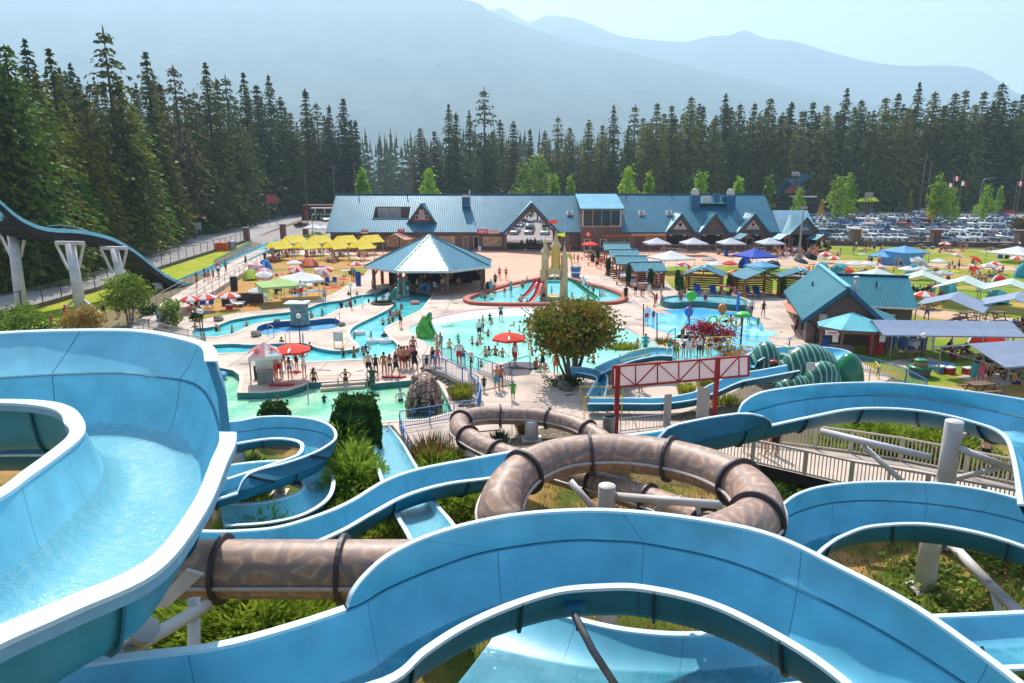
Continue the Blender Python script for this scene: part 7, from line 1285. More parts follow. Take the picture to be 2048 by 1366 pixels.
ring(849,585,'big pale blue swim ring held upright under the pavilion',C_lblue,1.15,1.3);ring(830,606,'white pink swim ring with a child in the river',C_pink,.9);ring(719,666,'white swim ring at the inner river bend',C_white,.9);ring(745,683,'white swim ring with swimmer in the lower river bend',C_white,.9);ring(772,683,'white swim ring of the adult in the lower river bend',C_white,1.0);ring(436,752,'blue swim ring at the left end of the landing pool',C_lblue,1.0);ring(958,688,'white board float in the beach pool',C_white,.8)
p=G(983,597,0);b=MB();b.smooth=True;b.sphere((0,0,0),.33,14);o=b.build('beach_ball',mat('lime_white_ball',s2l((190,214,60)),.35,scale=2,col2=s2l((236,236,230)),ramp=(.48,.52)),None,(p.x,p.y,.25));tag(o,'lime and white beach ball floating in the castle pool','ball')
for (u,v,lb) in ((563,771,'red rescue board lying at the landing pool edge by the red umbrella'),(788,755,'red rescue board lying at the landing pool edge near the bathers'),(590,745,'small red rescue board under the red umbrella')):
 p=G(u,v);b=MB();b.smooth=False;b.prism([(.9*math.cos(a)*(1 if abs(math.cos(a))<.9 else .98),.2*math.sin(a)) for a in [2*PI*k/20 for k in range(20)]],0,.1);o=b.build('rescue_board',M_sred,None,(p.x,p.y,.004),.02);o.scale=(.95 if u !=590 else .5,1,1);tag(o,lb,'board','red rescue boards')
p=G(1040,733);b=MB();b.prism([(1.5*math.cos(2*PI*k/6),1.1*math.sin(2*PI*k/6)) for k in range(6)],0,.03);o=b.build('umbrella_shadow',mat('umbrella_shadow_grey',s2l((80,76,84)),.8),None,(p.x,p.y+.2,.005));tag(o,'dark hexagon painted as the shadow of the lifeguard umbrella','painted shadow')  # dark hexagon laid on the deck as the umbrella's cast shadow
cy_b=clipped(77,.28,.28,1.7,500,.14).mesh('foliage',L_cyp);b=MB();b.lathe([(.22,0),(.3,.5),(.27,.5)],n=12);pot=b.mesh('pot',mat('brown_pot',s2l((110,84,72)),.7));P_cyp=Proto('potted_cypress');P_cyp.add('pot',pot);P_cyp.add('foliage',cy_b,loc=(0,0,.45))
for (u,v,lb) in [(1361,592,'left of the cabana with the green spray hoop'),(1354,580,'at the right corner of the striped roof cabana'),(1457,590,'right front of the cabana with the green spray hoop'),(1471,580,'between the two cabanas behind the splash pad'),(1565,596,'left of the rearmost right cabana'),(1216,551,'between the third and the striped roof cabana'),(1195,528,'at the back of the plaza cabana row'),(1256,572,'under the edge of the striped roof cabana'),(1300,577,'at the front post of the striped roof cabana')]:p=G(u,v);P_cyp.place((p.x,p.y,0),rnd.random(),1.1,'dark potted cypress '+lb,'potted tree','potted cypresses')
def chair_proto(m):
 P=Proto('folding_chair');b=MB();b.box((0,0,.4),(.5,.48,.04));P.add('seat',b.mesh('seat',m));b=MB();b.beam((0,.22,.42),(0,.38,.95),.5,.04);P.add('backrest',b.mesh('backrest',m))
 for s in (-1,1):b=MB();b.beam((s*.25,-.25,0),(s*.25,.25,.45),.03);b.beam((s*.25,.25,0),(s*.25,-.25,.62),.03);P.add('leg_frame',b.mesh('leg_frame',M_steel))
 return P
P_chb=chair_proto(M_lounger)
for (u,v,P_,rz,lb) in [(406,618,P_chb,.3,'blue folding chair, left of the pair under the red white umbrella'),(420,617,P_chb,-.2,'blue folding chair, right of the pair under the red white umbrella'),(655,571,P_chb,.3,'blue folding chair, left of the pair on the left lawn towels'),(668,571,P_chb,-.1,'blue folding chair, right of the pair on the left lawn towels'),(472,613,P_lngw,.9,'white plastic lounger beside the dark windbreak'),(532,605,P_lngw,.7,'white plastic lounger right of the dark windbreak'),(618,575,P_lngw,.5,'white plastic chair between the two lawn canopies')]:
 p=G(u,v);P_.place((p.x,p.y,0),rz,1.1,lb,'chair','lawn chairs')
TW=[(405,626,C_lblue,1.4),(495,612,C_orange,0),(600,590,C_lblue,1),(632,582,C_lblue,.3),(665,576,C_red,.5),(680,559,C_red,.2),(695,541,C_white,.4),(640,534,C_blue,0),(560,548,C_pink,.1),(645,551,C_white,.7),(541,577,C_pink,.3),(588,537,C_lblue,.5),(680,553,C_green,.1),(1893,545,C_white,.3),(1905,543,C_yel,.2),(2012,540,C_white,.1),(1975,551,C_blk,.3),(1988,555,C_blue,.2),(1902,532,C_lblue,.2),(1960,560,C_pink,.5),(1765,510,C_orange,.1),(1725,508,C_white,.4),(1570,536,C_white,.2),(1500,533,C_lblue,0),(1960,566,C_white,.2),(1880,648,C_lblue,.3),(1880,730,C_lblue,.2),(1955,737,C_red,.3)]
for k,(u,v,m,rz) in enumerate(TW):
 p=G(u,v);b=MB();b.box((0,0,.02),(1.9,1.1,.03));b.box((.3,.1,.06),(.7,.4,.06));o=b.build('beach_towel',m,None,(p.x,p.y,.014),rz);cn=m.name.replace('_canvas','').replace('_',' ');tag(o,'%s towel spread on the %s lawn%s' % (cn,'left' if u<800 else 'right',', '+('near the river' if u<800 and v>575 else 'toward the yellow canopies' if u<800 else 'near the snack house' if u<1780 else 'nearest the slides' if v>640 else 'among the umbrellas')),'towel','beach towels')
for (u,v,m,lb) in [(630,527,M_bluep,'blue cooler box by the pink dome tent'),(660,524,M_bluep,'blue crate beside the sunlit picnic table'),(1846,498,M_bluep,'blue cooler at the picnic table by the lot fence'),(1865,498,M_bluep,'dark blue cooler right of the first lot fence table'),(459,618,M_sred,'red cooler beside the windbreak lounger'),(484,612,M_bluep,'blue cooler at the dark windbreak'),(1902,660,C_lblue,'pale cooler by the middle grey canopy'),(702,547,M_blkm,'dark bag at the right edge of the left lawn'),(1898,747,M_sred,'red bag under the long grey canopy'),(1935,748,M_sred,'second red bag right of the first under the long grey canopy'),(1825,712,C_white,'white cooler on the picnic table by the bin fence'),(1880,745,C_lblue,'light blue bag under the long grey canopy')]:
 p=G(u,v);r0=empty('cooler_box',(p.x,p.y,.8 if 'on the picnic' in lb else .015),.3,lb,'cooler','coolers and bags on the lawns');b=MB();b.box((0,0,.2),(.65,.45,.4));b.build('body',m,r0);b=MB();b.box((0,0,.43),(.69,.49,.07));b.build('lid',M_wht if m is not C_white else M_conc,r0)
for k,(u,v,lb) in enumerate([(1170,520,'timber bench at the rear plaza table'),(1184,531,'timber bench before the second plaza cabana'),(1223,549,'red timber planter box before the third plaza cabana'),(1243,570,'timber low fence box at the striped roof cabana')]):
 p=G(u,v);r0=empty('timber_bench',(p.x,p.y,0),.1,lb,'bench','timber benches at the cabanas');b=MB();b.box((0,0,.42),(1.4,.45,.07));b.build('seat',M_wood,r0)
 for s in (-1,1):b=MB();b.box((s*.6,0,.2),(.1,.4,.4));b.build('leg',M_wood,r0)
fence('queue_rail',[G(u,v) for (u,v) in ((1322,508),(1352,509),(1372,512))],'white zigzag queue rails before the first serving hatch','railing',1.1,M_wht,.6,0,(1,.5));fence('queue_rail',[G(u,v) for (u,v) in ((1498,506),(1530,507))],'white queue rails before the third serving hatch','railing',1.1,M_wht,.7,0,(1,.5))
fence('entry_gate',[(AX-4.8,134.2,0),(AX+4.8,134.2,0)],'dark bar gates across the archway entrance','gate',1.7,M_blkm,1.6,.18,(1,.1));b=MB();b.box((AX+3.6,131.4,.65),(1.8,.8,1.3));tag(b.build('ticket_counter',M_conc),'pale ticket counter at the right of the archway','counter',kind='thing')
p=G(959,503);r0=empty('sandwich_board',(p.x,p.y,0),.1,'white sandwich board outside the dark doorway','sign')
for s in (-1,1):b=MB();b.beam((0,s*.3,0),(0,s*.04,1.0),.55,.03);b.build('panel',M_sg,r0)
a,c=PD(623,433.5,146),PD(664,425,146);r0=empty('parking_sign',((a.x+c.x)/2,146,0),0,'green pay parking sign on posts left of the long building','sign');zc=(a.z+c.z)/2;b=MB();b.box((0,0,zc),(c.x-a.x,.1,c.z-a.z));b.build('board',mat('sign_green',s2l((14,92,66)),.5),r0);text('PAY PARKING',r0,(.35,-.07,zc),.62,M_tw)
b=MB();b.poly([(-1.75,-.07,zc-.3),(-1.5,-.07,zc-.05),(-1.62,-.07,zc-.05),(-1.62,-.07,zc+.3),(-1.88,-.07,zc+.3),(-1.88,-.07,zc-.05),(-2.0,-.07,zc-.05)]);b.build('arrow',M_tw,r0)
for s in (-1,1):b=MB();b.box((s*(c.x-a.x)*.48,0,zc/2),(.12,.12,zc));b.build('post',M_steel if s>0 else M_yelm,r0)
for (u,vb,vt,d,lb) in [(669,392,330,215,'wooden utility pole left of the long roof'),(711,390,326,225,'utility pole behind the slim green tree'),(782,388,327,250,'tall field floodlight pole behind the roof'),(1838,425,315,240,'wooden utility pole left of the flags'),(1852,410,322,262,'second utility pole left of the flags'),(2034,415,330,255,'utility pole at the far right'),(612,392,348,210,'short pole at the left gate building'),(1001,388,330,270,'pole behind the middle conifers')]:
 t=PD(u,vt,d).z;p=PD(u,vb,d);r0=empty('utility_pole',(p.x,d,0),0,lb,'pole','utility poles');b=MB();b.smooth=True;b.tube([(0,0,0),(0,0,t)],[.2,.12],8);b.build('pole',M_barkg,r0);b=MB();b.box((0,0,t-.6),(2.2,.12,.14));b.build('cross_arm',M_barkg,r0)
for (u0,v0,d0,u1,v1,d1,lb) in [(660,358,215,1000,366,270,'overhead wire behind the long roof'),(600,370,210,711,350,225,'overhead wire at the left gate building'),(1838,362,240,2034,362,255,'overhead wire across the flags'),(1838,352,240,2120,345,255,'upper overhead wire at far right'),(669,365,215,940,378,260,'lower overhead wire behind the long roof')]:
 a,c=PD(u0,v0,d0),PD(u1,v1,d1);b=MB();b.tube([a.lerp(c,t/10)-Vector((0,0,1.2*math.sin(PI*t/10))) for t in range(11)],.035,4);tag(b.build('overhead_wire',M_blkm),lb,'wire','overhead wires','thing')
M_fred=mat('flag_red',s2l((206,36,50)),.7)
for (u,vb,vt,lb,kk) in [(1896,386,366,'white and red flag, leftmost of the flag row',0),(1904,384,352,'red and white flag on the tallest flagpole',1),(1921,380,362,'red white flag, rightmost of the flag row',0),(2030,400,362,'small red flag at the far right',1)]:
 d=225;p,t=PD(u,vb,d),PD(u,vt,d).z;r0=empty('flagpole',(p.x,d,0),0,lb,'flag','flags');b=MB();b.tube([(0,0,0),(0,0,t)],.06,6);b.build('pole',M_steel,r0)
 for i,m in enumerate((M_fred,C_white,M_fred) if kk else (C_white,M_fred)):
  b=MB();w_=.6 if kk else .8;b.poly([(.05+i*w_,0,t),(.05+(i+1)*w_,.1*i,t-.15-.1*i),(.05+(i+1)*w_,.1*i,t-1.5-.1*i),(.05+i*w_,0,t-1.4)]);b.build('flag_cloth',m,r0)
for (u,v,d,lb) in ((1988,356,250,'curved street light over the far lot'),):
 t=PD(u,v,d).z;r0=empty('street_light',(PD(1966,v,d).x,d,0),0,lb,'street light');b=MB();b.smooth=True;b.tube([(0,0,0),(0,0,t-1.5),(.6,0,t-.4),(2,0,t),(4,0,t+.1)],.11,8);b.build('pole',M_steel,r0);b=MB();b.box((4.2,0,t+.05),(1,.3,.2));b.build('lamp_head',M_steel,r0)
r0=empty('roadside_restaurant',(0,0,0),0,'dark roadside building with pale pink gabled roofs beyond the parking lot','building');M_prf=seam_metal('pale_pink_roof',s2l((214,196,196)),.5,.35);d=270
def pp(u,v,dd=0):return PD(u,v,d+dd)
roofmesh('roof',[[pp(1550,386),pp(1570,386,6),pp(1590,357,6),pp(1572,357)]],M_prf,r0,.3);roofmesh('roof',[[pp(1590,374),pp(1598,374,6),pp(1625,349,6),pp(1600,349)]],M_prf,r0,.3);roofmesh('roof',[[pp(1572,357),pp(1590,357,6),pp(1612,380,6),pp(1600,380)]],M_fas,r0,.3)
b=MB();q,s_=PD(1548,386,274),PD(1640,386,274);b.box(((q.x+s_.x)/2,277,2.2),(s_.x-q.x,8,4.4));b.build('wall',M_dark,r0);b=MB();b.poly([pp(1566,386,1),pp(1612,386,1),pp(1592,360,1)]);b.build('gable_wall',M_redw,r0);b=MB();b.box((PD(1610,394,266).x,268,PD(1610,393,268).z),(9,4,.4));b.build('canopy',M_wht,r0)
for u in (1588,1595):q=pp(u,347,3);b=MB();b.lathe([(.9,-1),(1.0,0),(.6,.6),(1e-3,.7)],tuple(q),10);b.build('roof_vent',M_steel,r0)
r0=empty('gate_house',(0,0,0),0,'dark red gate building with white canopy at the far left of the long roof','building');q,s_=PD(600,388,232),PD(676,388,232);b=MB();b.box(((q.x+s_.x)/2,236,2.4),(s_.x-q.x,8,4.8));b.build('wall',mat('dark_red_wall',s2l((92,40,38)),.8,var=.2),r0);b=MB();b.box((s_.x-4,230.5,3.9),(9,3,.35));b.build('canopy',M_wht,r0)
for x in (-7,-4,-1):b=MB();b.box((s_.x+x,229.4,1.9),(.3,.3,3.8));b.build('post',M_wht,r0)
for (u,v,w_,h,d,m,lb) in [(543,398,3.0,2.4,205,mat('pink_red_board',s2l((196,96,92)),.6),'pinkish red roadside board at the forest edge'),(612,425,.7,.9,170,M_sred,'small red road sign at the gate'),(396,452,1.4,1.6,160,M_sg,'small white sign leaning at the left road'),(1738,390,3,2.0,262,M_conc,'grey stone gate pillar near the green umbrellas'),(2018,424,3.2,.9,215,M_sred,'red and white low sign at the lot exit')]:
 p=PD(u,v,d);r0=empty('road_sign',(p.x,d,0),0,lb,'sign');b=MB();b.box((0,0,max(p.z,h/2+.1)),(w_,.1,h));b.build('board',m,r0)
 for s in (-1,1):b=MB();b.box((s*w_*.4,.08,max(p.z,h/2)/2),(.1,.1,max(p.z,h/2)));b.build('post',M_steel,r0)
for k,(u,v) in enumerate([(1725,395),(1737,394),(1748,394)]):p=PD(u,v,275);umb_proto(C_lime,C_lime).place((p.x,275,0),0,(1.8,1.8,max(1.4,p.z/2)),'lime green patio umbrella beyond the lot, %s of three' % ('leftmost','middle','rightmost')[k],'umbrella','lime patio umbrellas')
for k in range(6):p=PD(1925+k*6.5,405,245);b=MB();b.box((0,0,.5),(.5,.3,1.0));o=b.build('bollard',M_wood,None,(p.x,245,0));tag(o,'timber bollard on the far verge','bollard','timber bollards on the far verge')
p=PD(2048,440,168);onetree('hedge',(p.x,168,0),'dark reddish hedge at the right edge of the parking lot','hedge',[('foliage',crown(91,(4,2.5,2.2),1200,.6,.6,20,2.0,.2),L_brn)]);p=G(1648,506);onetree('shrub',(p.x,p.y,0),'green shrub beside the right queue shelter','shrub',[('foliage',crown(92,(1.0,.9,1.0),400,.3,.6,20,1.0,.2),L_hedge)]);p=G(1288,500);onetree('shrub',(p.x,p.y,.3),'yellow flowering planter shrubs below the pergola','shrub',[('foliage',crown(93,(1.6,.5,.5),400,.22,.6,20,.5,.2),L_ylw)]);p=G(628,478);onetree('shrub',(p.x,p.y,0),'green shrubs at the gate behind the yellow canopies','shrub',[('foliage',crown(94,(2.4,.8,.8),500,.3,.6,20,.7,.2),L_green)])
for k,(u,v,w_) in enumerate([(868,615,.9),(880,598,.3),(905,601,.3),(912,607,.5),(895,652,1.4),(1283,640,1.2),(1252,633,1.0),(1290,652,.8),(1553,646,.3),(1562,664,.3),(1574,688,.3),(640,740,1.6),(490,728,.8),(720,742,.5),(800,760,.4),(880,588,.2),(1325,645,.6),(1000,770,.4),(1140,790,.6)]):
 p=G(u,v);b=MB();b.box((0,0,.008),(w_,.16,.016));tag(b.build('drain_cover',M_blkm,None,(p.x,p.y,.003),.3*(k % 5)-.5),'dark narrow drain slot set in the concrete deck','drain','drain slots in the deck')

SK=[mat('skin_%s' % n,s2l(c),.55,var=.06,scale=8) for n,c in (('light',(226,178,150)),('tan',(204,146,112)),('olive',(170,116,84)),('deep',(104,68,50)))]
M_eye=mat('dark_features',s2l((40,26,24)),.5)
HAIRM=[mat('hair_%s' % n,s2l(c),.6,var=.2,scale=10) for n,c in (('dark',(34,26,24)),('brown',(74,50,36)),('fair',(170,132,84)))]
CC={'k':('black',(26,26,30)),'n':('navy',(34,48,92)),'r':('red',(204,40,46)),'w':('white',(232,230,226)),'b':('blue',(56,110,190)),'t':('teal',(60,160,170)),'g':('green',(70,170,60)),'y':('yellow',(226,204,60)),'p':('pink',(230,110,140)),'o':('orange',(226,130,70)),'e':('grey',(130,130,136)),'u':('purple',(110,80,140)),'m':('maroon',(130,40,50)),'d':('dark green',(40,80,60))}
CLM={k:mat('fabric_'+n.replace(' ','_'),s2l(c),.75,var=.08,scale=6) for k,(n,c) in CC.items()}
POSES='swhadtcbl'
def skeleton(ty,po):
 f=ty in 'wg';sw,hw=(.155,.1) if f else (.185,.09)
 J={'pel':(0,0,.93),'spi':(0,.01,1.1),'che':(0,0,1.3),'nec':(0,.0,1.46),'hea':(0,-.02,1.57),'top':(0,-.015,1.66)}
 for s,S in ((1,'L'),(-1,'R')):
  q=s
  J['sho'+S]=(s*sw,0,1.4)
  el,wr=(.25,.03,1.13),(.27,-.05,.89)
  if po=='h':el,wr=(.4,.1,1.18),(.2,-.06,1.0)
  if po=='a':el,wr=(.36,-.06,1.46),(.17,-.1,1.66)
  if po=='d':el,wr=(.3,-.05,1.16),(.36,-.22,1.0)
  if po=='w':el,wr=(.25,.08*s,1.13),(.27,-.16*s-.02,.94)
  if po in 'tcl':el,wr=(.26,-.1,1.14),(.18,-.34,1.0)
  if po=='b':el,wr=(.25,-.05,1.12),(.24,-.22,.95)
  if f and po not in 'ha':el=(el[0]-.02,el[1],el[2])
  J['elb'+S]=(s*el[0],el[1],el[2]);J['wri'+S]=(s*wr[0],wr[1],wr[2])
  d=Vector(J['wri'+S])-Vector(J['elb'+S]);d.normalize();J['han'+S]=tuple(Vector(J['wri'+S])+d*.09)
  J['hip'+S]=(s*hw,0,.88)
  kn,an,to=(.1,-.02,.48),(.1,.03,.08),(.12,-.13,.035)
  if po=='s' and s<0:kn,an,to=(.11,-.07,.48),(.13,-.03,.08),(.16,-.18,.035)
  if po=='w':kn,an,to=(.1,-.12*s-.04,.49),(.1,-.24*s+.04,.09 if s>0 else .13),(.11,-.4*s+(.03 if s>0 else-.2),.035)
  J['kne'+S]=(s*kn[0],kn[1],kn[2]);J['ank'+S]=(s*an[0],an[1],an[2]);J['toe'+S]=(s*to[0],to[1],to[2])
 up=('spi','che','nec','hea','top','shoL','shoR','elbL','elbR','wriL','wriR','hanL','hanR')
 def tilt(ang,dz):
  for k in up:
   x,y,z=J[k];z-=.93;J[k]=(x,y*math.cos(ang)-z*math.sin(ang),.93+z*math.cos(ang)+y*math.sin(ang))
 if po=='b':tilt(.75,0)
 if po in 'tc':
  if po=='c':tilt(-.15,0)
  zp=.14 if po=='t' else .5;dz=zp-.93
  for k in list(J):
   if k[:3] not in ('kne','ank','toe'):J[k]=(J[k][0],J[k][1],J[k][2]+dz)
  for s,S in ((1,'L'),(-1,'R')):
   kz,ay=(.42,-.72) if po=='t' else (.5,-.5)
   J['kne'+S]=(s*.14,-.42,kz);J['ank'+S]=(s*.13,ay,.08);J['toe'+S]=(s*.14,ay-.15,.05)
 if po=='l':
  for k in list(J):x,y,z=J[k];J[k]=(x,z-.9,.13-y*.5+(.18 if k in ('hea','top') else .08 if k in ('nec','che') else 0))
 return J
BON=[('pel','spi'),('spi','che'),('che','nec'),('nec','hea'),('hea','top')]+[(a+S if a not in ('che','pel') else a,b+S) for S in 'LR' for a,b in (('che','sho'),('sho','elb'),('elb','wri'),('wri','han'),('pel','hip'),('hip','kne'),('kne','ank'),('ank','toe'))]
BODY={}
def body(ty,po):
 if (ty,po) in BODY:return BODY[(ty,po)]
 J=skeleton(ty,po);f=ty in 'wg';kid=ty in 'cg';K=list(J);ix={k:i for i,k in enumerate(K)}
 RAD={'pel':(.145,.11) if f else (.14,.11),'spi':(.11,.085) if f else (.135,.1),'che':(.125,.1) if f else (.155,.115),'nec':(.05,.05),'hea':(.085,.095),'top':(.06,.065),'sho':(.055,.055),'elb':(.04,.04),'wri':(.027,.03),'han':(.028,.036),'hip':(.095,.095),'kne':(.058,.06),'ank':(.037,.042),'toe':(.032,.025)}
 me=bpy.data.meshes.new('body');me.from_pydata([J[k] for k in K],[(ix[a],ix[b]) for a,b in BON],[]);o=bpy.data.objects.new('body',me);COL.objects.link(o);o.modifiers.new('Skin','SKIN');o.modifiers.new('Sub','SUBSURF').levels=1
 for i,k in enumerate(K):
  r_=RAD[k if k in RAD else k[:3]];hs=1.3 if kid and k in ('hea','top') else 1;sv=me.skin_vertices[0].data[i];sv.radius=(r_[0]*hs,r_[1]*hs);sv.use_root=k=='pel'
 bpy.context.view_layer.update();ev=bpy.data.meshes.new_from_object(o.evaluated_get(bpy.context.evaluated_depsgraph_get()));bpy.data.objects.remove(o)
 V=[v.co.copy() for v in ev.vertices];NV=[v.normal.copy() for v in ev.vertices];FC=[list(p.vertices) for p in ev.polygons];bpy.data.meshes.remove(ev)
 SEG=[(a,b,Vector(J[a]),Vector(J[b])) for a,b in BON]
 def near(p):
  best=None
  for a,b,A_,B_ in SEG:
   d=B_-A_;t=max(0,min(1,(p-A_).dot(d)/d.length_squared));q=(p-A_-d*t).length/(RAD[a if a in RAD else a[:3]][0]*(1-t)+RAD[b if b in RAD else b[:3]][0]*t)
   if best is None or q<best[0]:best=(q,a[:3],b[:3],t)
  return best[1:]
 RG=[near(sum((V[i] for i in fc),Vector())/len(fc)) for fc in FC]
 mb=MB();mb.smooth=True;mb.v=[tuple(v) for v in V]
 for fc in FC:mb.face(fc)
 hc,ht=Vector(J['hea']),Vector(J['top']);upv=(ht-Vector(J['nec'])).normalized();fw=Vector((0,-1,0))-upv*Vector((0,-1,0)).dot(upv);fw.normalize();rt=fw.cross(upv);hs=1.3 if kid else 1
 eyeh=hc+upv*.015
 mb.sphere(tuple(eyeh+fw*.1*hs-upv*.03),.014*hs,6,1.5)
 for s in (-1,1):mb.sphere(tuple(eyeh+rt*s*.09*hs),.018*hs,6,1.4)
 for S in 'LR':
  h,wv=Vector(J['han'+S]),Vector(J['wri'+S]);d=(h-wv).normalized();sd=d.cross(Vector((1,0,0))).normalized();s=1 if S=='L' else-1
  for k in range(4):
   b0=h+sd*(.027-.018*k)+d*.015;L=(.062,.075,.07,.054)[k];c_=Vector((-s,0,0))*.3;mb.tube([b0,b0+(d+c_*.3)*L*.55,b0+(d+c_)*L],[.0095,.0085,.006],5)
  t0=h+sd*.025-d*.035;mb.tube([t0,t0+(sd+d*.5).normalized()*.04,t0+(sd*.7+d).normalized()*.065],[.011,.01,.007],5)
 mb.mi=1
 for s in (-1,1):mb.sphere(tuple(eyeh+rt*s*.034*hs+fw*.09*hs),.012*hs,6)
 mb.box(tuple(eyeh+fw*.092*hs-upv*.062*hs),(.045,.012,.01))
 out={'body':mb.mesh('body',[SK[0],M_eye])}
 def cut(name,test,off):
  ids={};b=MB();b.smooth=True
  for fc,rg in zip(FC,RG):
   c=sum((V[i] for i in fc),Vector())/len(fc)
   if not test(rg,c):continue
   for i in fc:
    if i not in ids:ids[i]=len(b.v);b.v.append(tuple(V[i]+NV[i]*off))
   b.face([ids[i] for i in fc])
  return b.mesh(name,CLM['k'])
 tor=lambda r_:r_[:2] in (('pel','spi'),('spi','che'),('che','sho')) or (r_[:2]==('che','nec') and r_[2]<.45)
 low=lambda r_:r_[:2]==('pel','hip') or (r_[:2]==('pel','spi') and r_[2]<.35)
 out['shorts']=cut('shorts',lambda r_,c:low(r_) or (r_[:2]==('hip','kne') and r_[2]<.72),.022)
 out['brief']=cut('swim_bottom',lambda r_,c:low(r_) or (r_[:2]==('hip','kne') and r_[2]<.1),.008)
 out['shirt']=cut('shirt',lambda r_,c:tor(r_) or (r_[:2]==('sho','elb') and r_[2]<.6) or (r_[:2]==('pel','hip') and r_[2]<.3),.02)
 out['suit']=cut('swimsuit',lambda r_,c:(tor(r_) and not (r_[:2]==('che','sho') and r_[2]>.6)) or low(r_) or (r_[:2]==('hip','kne') and r_[2]<.08),.008)
 out['top']=cut('bikini_top',lambda r_,c:r_[:2]==('spi','che') and r_[2]>.55 or r_[:2]==('che','nec') and r_[2]<.15,.01)
 out['dress']=cut('dress',lambda r_,c:tor(r_) or low(r_) or (r_[:2]==('hip','kne') and r_[2]<.6),.03)
 def hairmesh(long):
  b=MB();b.smooth=True;ids={}
  for fc,rg in zip(FC,RG):
   c=sum((V[i] for i in fc),Vector())/len(fc)-hc
   if rg[1] not in ('hea','top'):continue
   zz,yy=c.dot(upv),c.dot(fw)
   if not (zz>.065*hs or (yy<.02 and zz>-.05)):continue
   for i in fc:
    if i not in ids:ids[i]=len(b.v);b.v.append(tuple(V[i]+NV[i]*.018))
   b.face([ids[i] for i in fc])
  if long:
   q=hc-fw*.085;b.tube([q+upv*.03,q-upv*.1-fw*.02,q-upv*.24-fw*.01,q-upv*.34],[.06,.085,.07,.02],8)
  return b.mesh('hair',HAIRM[0])
 out['hair']=hairmesh(False);out['long']=hairmesh(True);BODY[(ty,po)]=out;return out
PTX={'s':'standing','w':'walking','h':'hands on hips','a':'with raised arms','d':'wading','t':'sitting','c':'seated','b':'bending','l':'lying'}
MASS=MB();MASSM=[]
def person(pos,ty,po,cl,a,b_,where,rz=0.0,skin=None,held=None,s=None,mass=False):
 B=body(ty,po);kid=ty in 'cg';r_={} if mass else empty('person',tuple(pos),rz,None,'person','people in the water park');s=s or (rnd.uniform(.62,.78) if kid else rnd.uniform(.96,1.04)*(1.0 if ty=='w' else 1.05))
 if not mass:r_.scale=(s,s,s)
 def part(n,me,m):
  if mass:
   M4=Matrix.Translation(Vector(pos)) @ Matrix.Rotation(rz,4,'Z') @ Matrix.Scale(s,4);of=len(MASS.v);MASS.v+=[tuple(M4 @ v.co) for v in me.vertices]
   if m not in MASSM:MASSM.append(m)
   for p in me.polygons:MASS.f.append([of+i for i in p.vertices]);MASS.m.append(MASSM.index(m));MASS.sm.append(True)
   return
  o=bpy.data.objects.new(n,me);link(o,r_);setmat(o,m);return o
 part('body',B['body'],skin or rnd.choice([SK[0],SK[1],SK[1],SK[2]]));part('hair',B['long' if ty in 'wg' and rnd.random()<.65 else 'hair'],rnd.choice(HAIRM if ty in 'wg' else HAIRM[:2]))
 an,bn=CC[a][0],CC[b_][0]
 if cl=='j':part('swim_shorts',B['shorts'],CLM[a]);d=an+' swim shorts'
 elif cl=='t':part('shorts',B['shorts'],CLM[b_]);part('shirt',B['shirt'],CLM[a]);d='%s shirt and %s shorts' % (an,bn) if a !=b_ else an+' shirt and shorts'
 elif cl=='o':part('swimsuit',B['suit'],CLM[a]);d=an+' one-piece swimsuit'
 elif cl=='k':part('swim_bottom',B['brief'],CLM[a]);part('bikini_top',B['top'],CLM[b_]);d=an+' bikini'
 elif cl=='d':part('dress',B['dress'],CLM[a]);d=an+' dress'
 r_['label']='%s in %s %s %s' % ('small person' if kid else 'person',d,PTX[po],where)
 return r_
RGN={'1':(500,440,5.115),'2':(850,440,4.551),'3':(1150,440,4.551),'4':(1500,440,3.737),'5':(380,620,4.096),'6':(800,680,4.096),'8':(340,480,5.389),'7':(1200,640,2.414),'P':(0,0,1)}
def crowd(rg,spec,where,z=0.0,depth=0.0):
 ox,oy,sc_=RGN[rg]
 for t in spec.split():
  q=t.split(',');u,v=ox+float(q[0])/sc_,oy+float(q[1])/sc_;c=q[2];dp=float(q[3]) if len(q)>3 else depth
  p=G(u,v,z);kid=c[0] in 'cg'
  person((p.x,p.y,z-dp*(.62 if kid else 1)),c[0],c[1],c[2],c[3],c[4],where,(int(c[5])*PI/4 if len(c)>5 else rnd.choice([0,.5,-.6,2.6,3.4,1.4,-1.3]))+rnd.uniform(-.2,.2))
crowd('5','1465,545,msjkk4 1525,545,wsokk4 1592,540,wskoo4 1640,545,wskkk4 1688,545,mwtkk2 1735,490,msjmm4 1760,478,wskoo3 1787,488,msjkk4 1812,470,mstpk4 1842,515,mwtkk1 1715,470,wskmm4 1770,440,csjrr4 1832,400,msjnn4','in line at the landing pool edge',0)
crowd('5','1938,482,cconn0 1990,482,wwokk1 2030,480,wwopp0','at the left footbridge end',.25)
crowd('5','675,575,mstwr4 730,552,mhtwr4 765,490,wskkk4 820,572,wskee4 872,490,msjkk3 938,545,waoww1 700,560,wstrr2','by the red lifeguard umbrella')
crowd('5','1020,640,wskkk4 1278,638,whkkk0 1495,650,mhtdd0','on the landing pool steps',-.4,.25)
crowd('5','1100,750,cdtnk 1725,742,mdtwk 725,822,mdjkk','in the landing pool',-.4,.9)
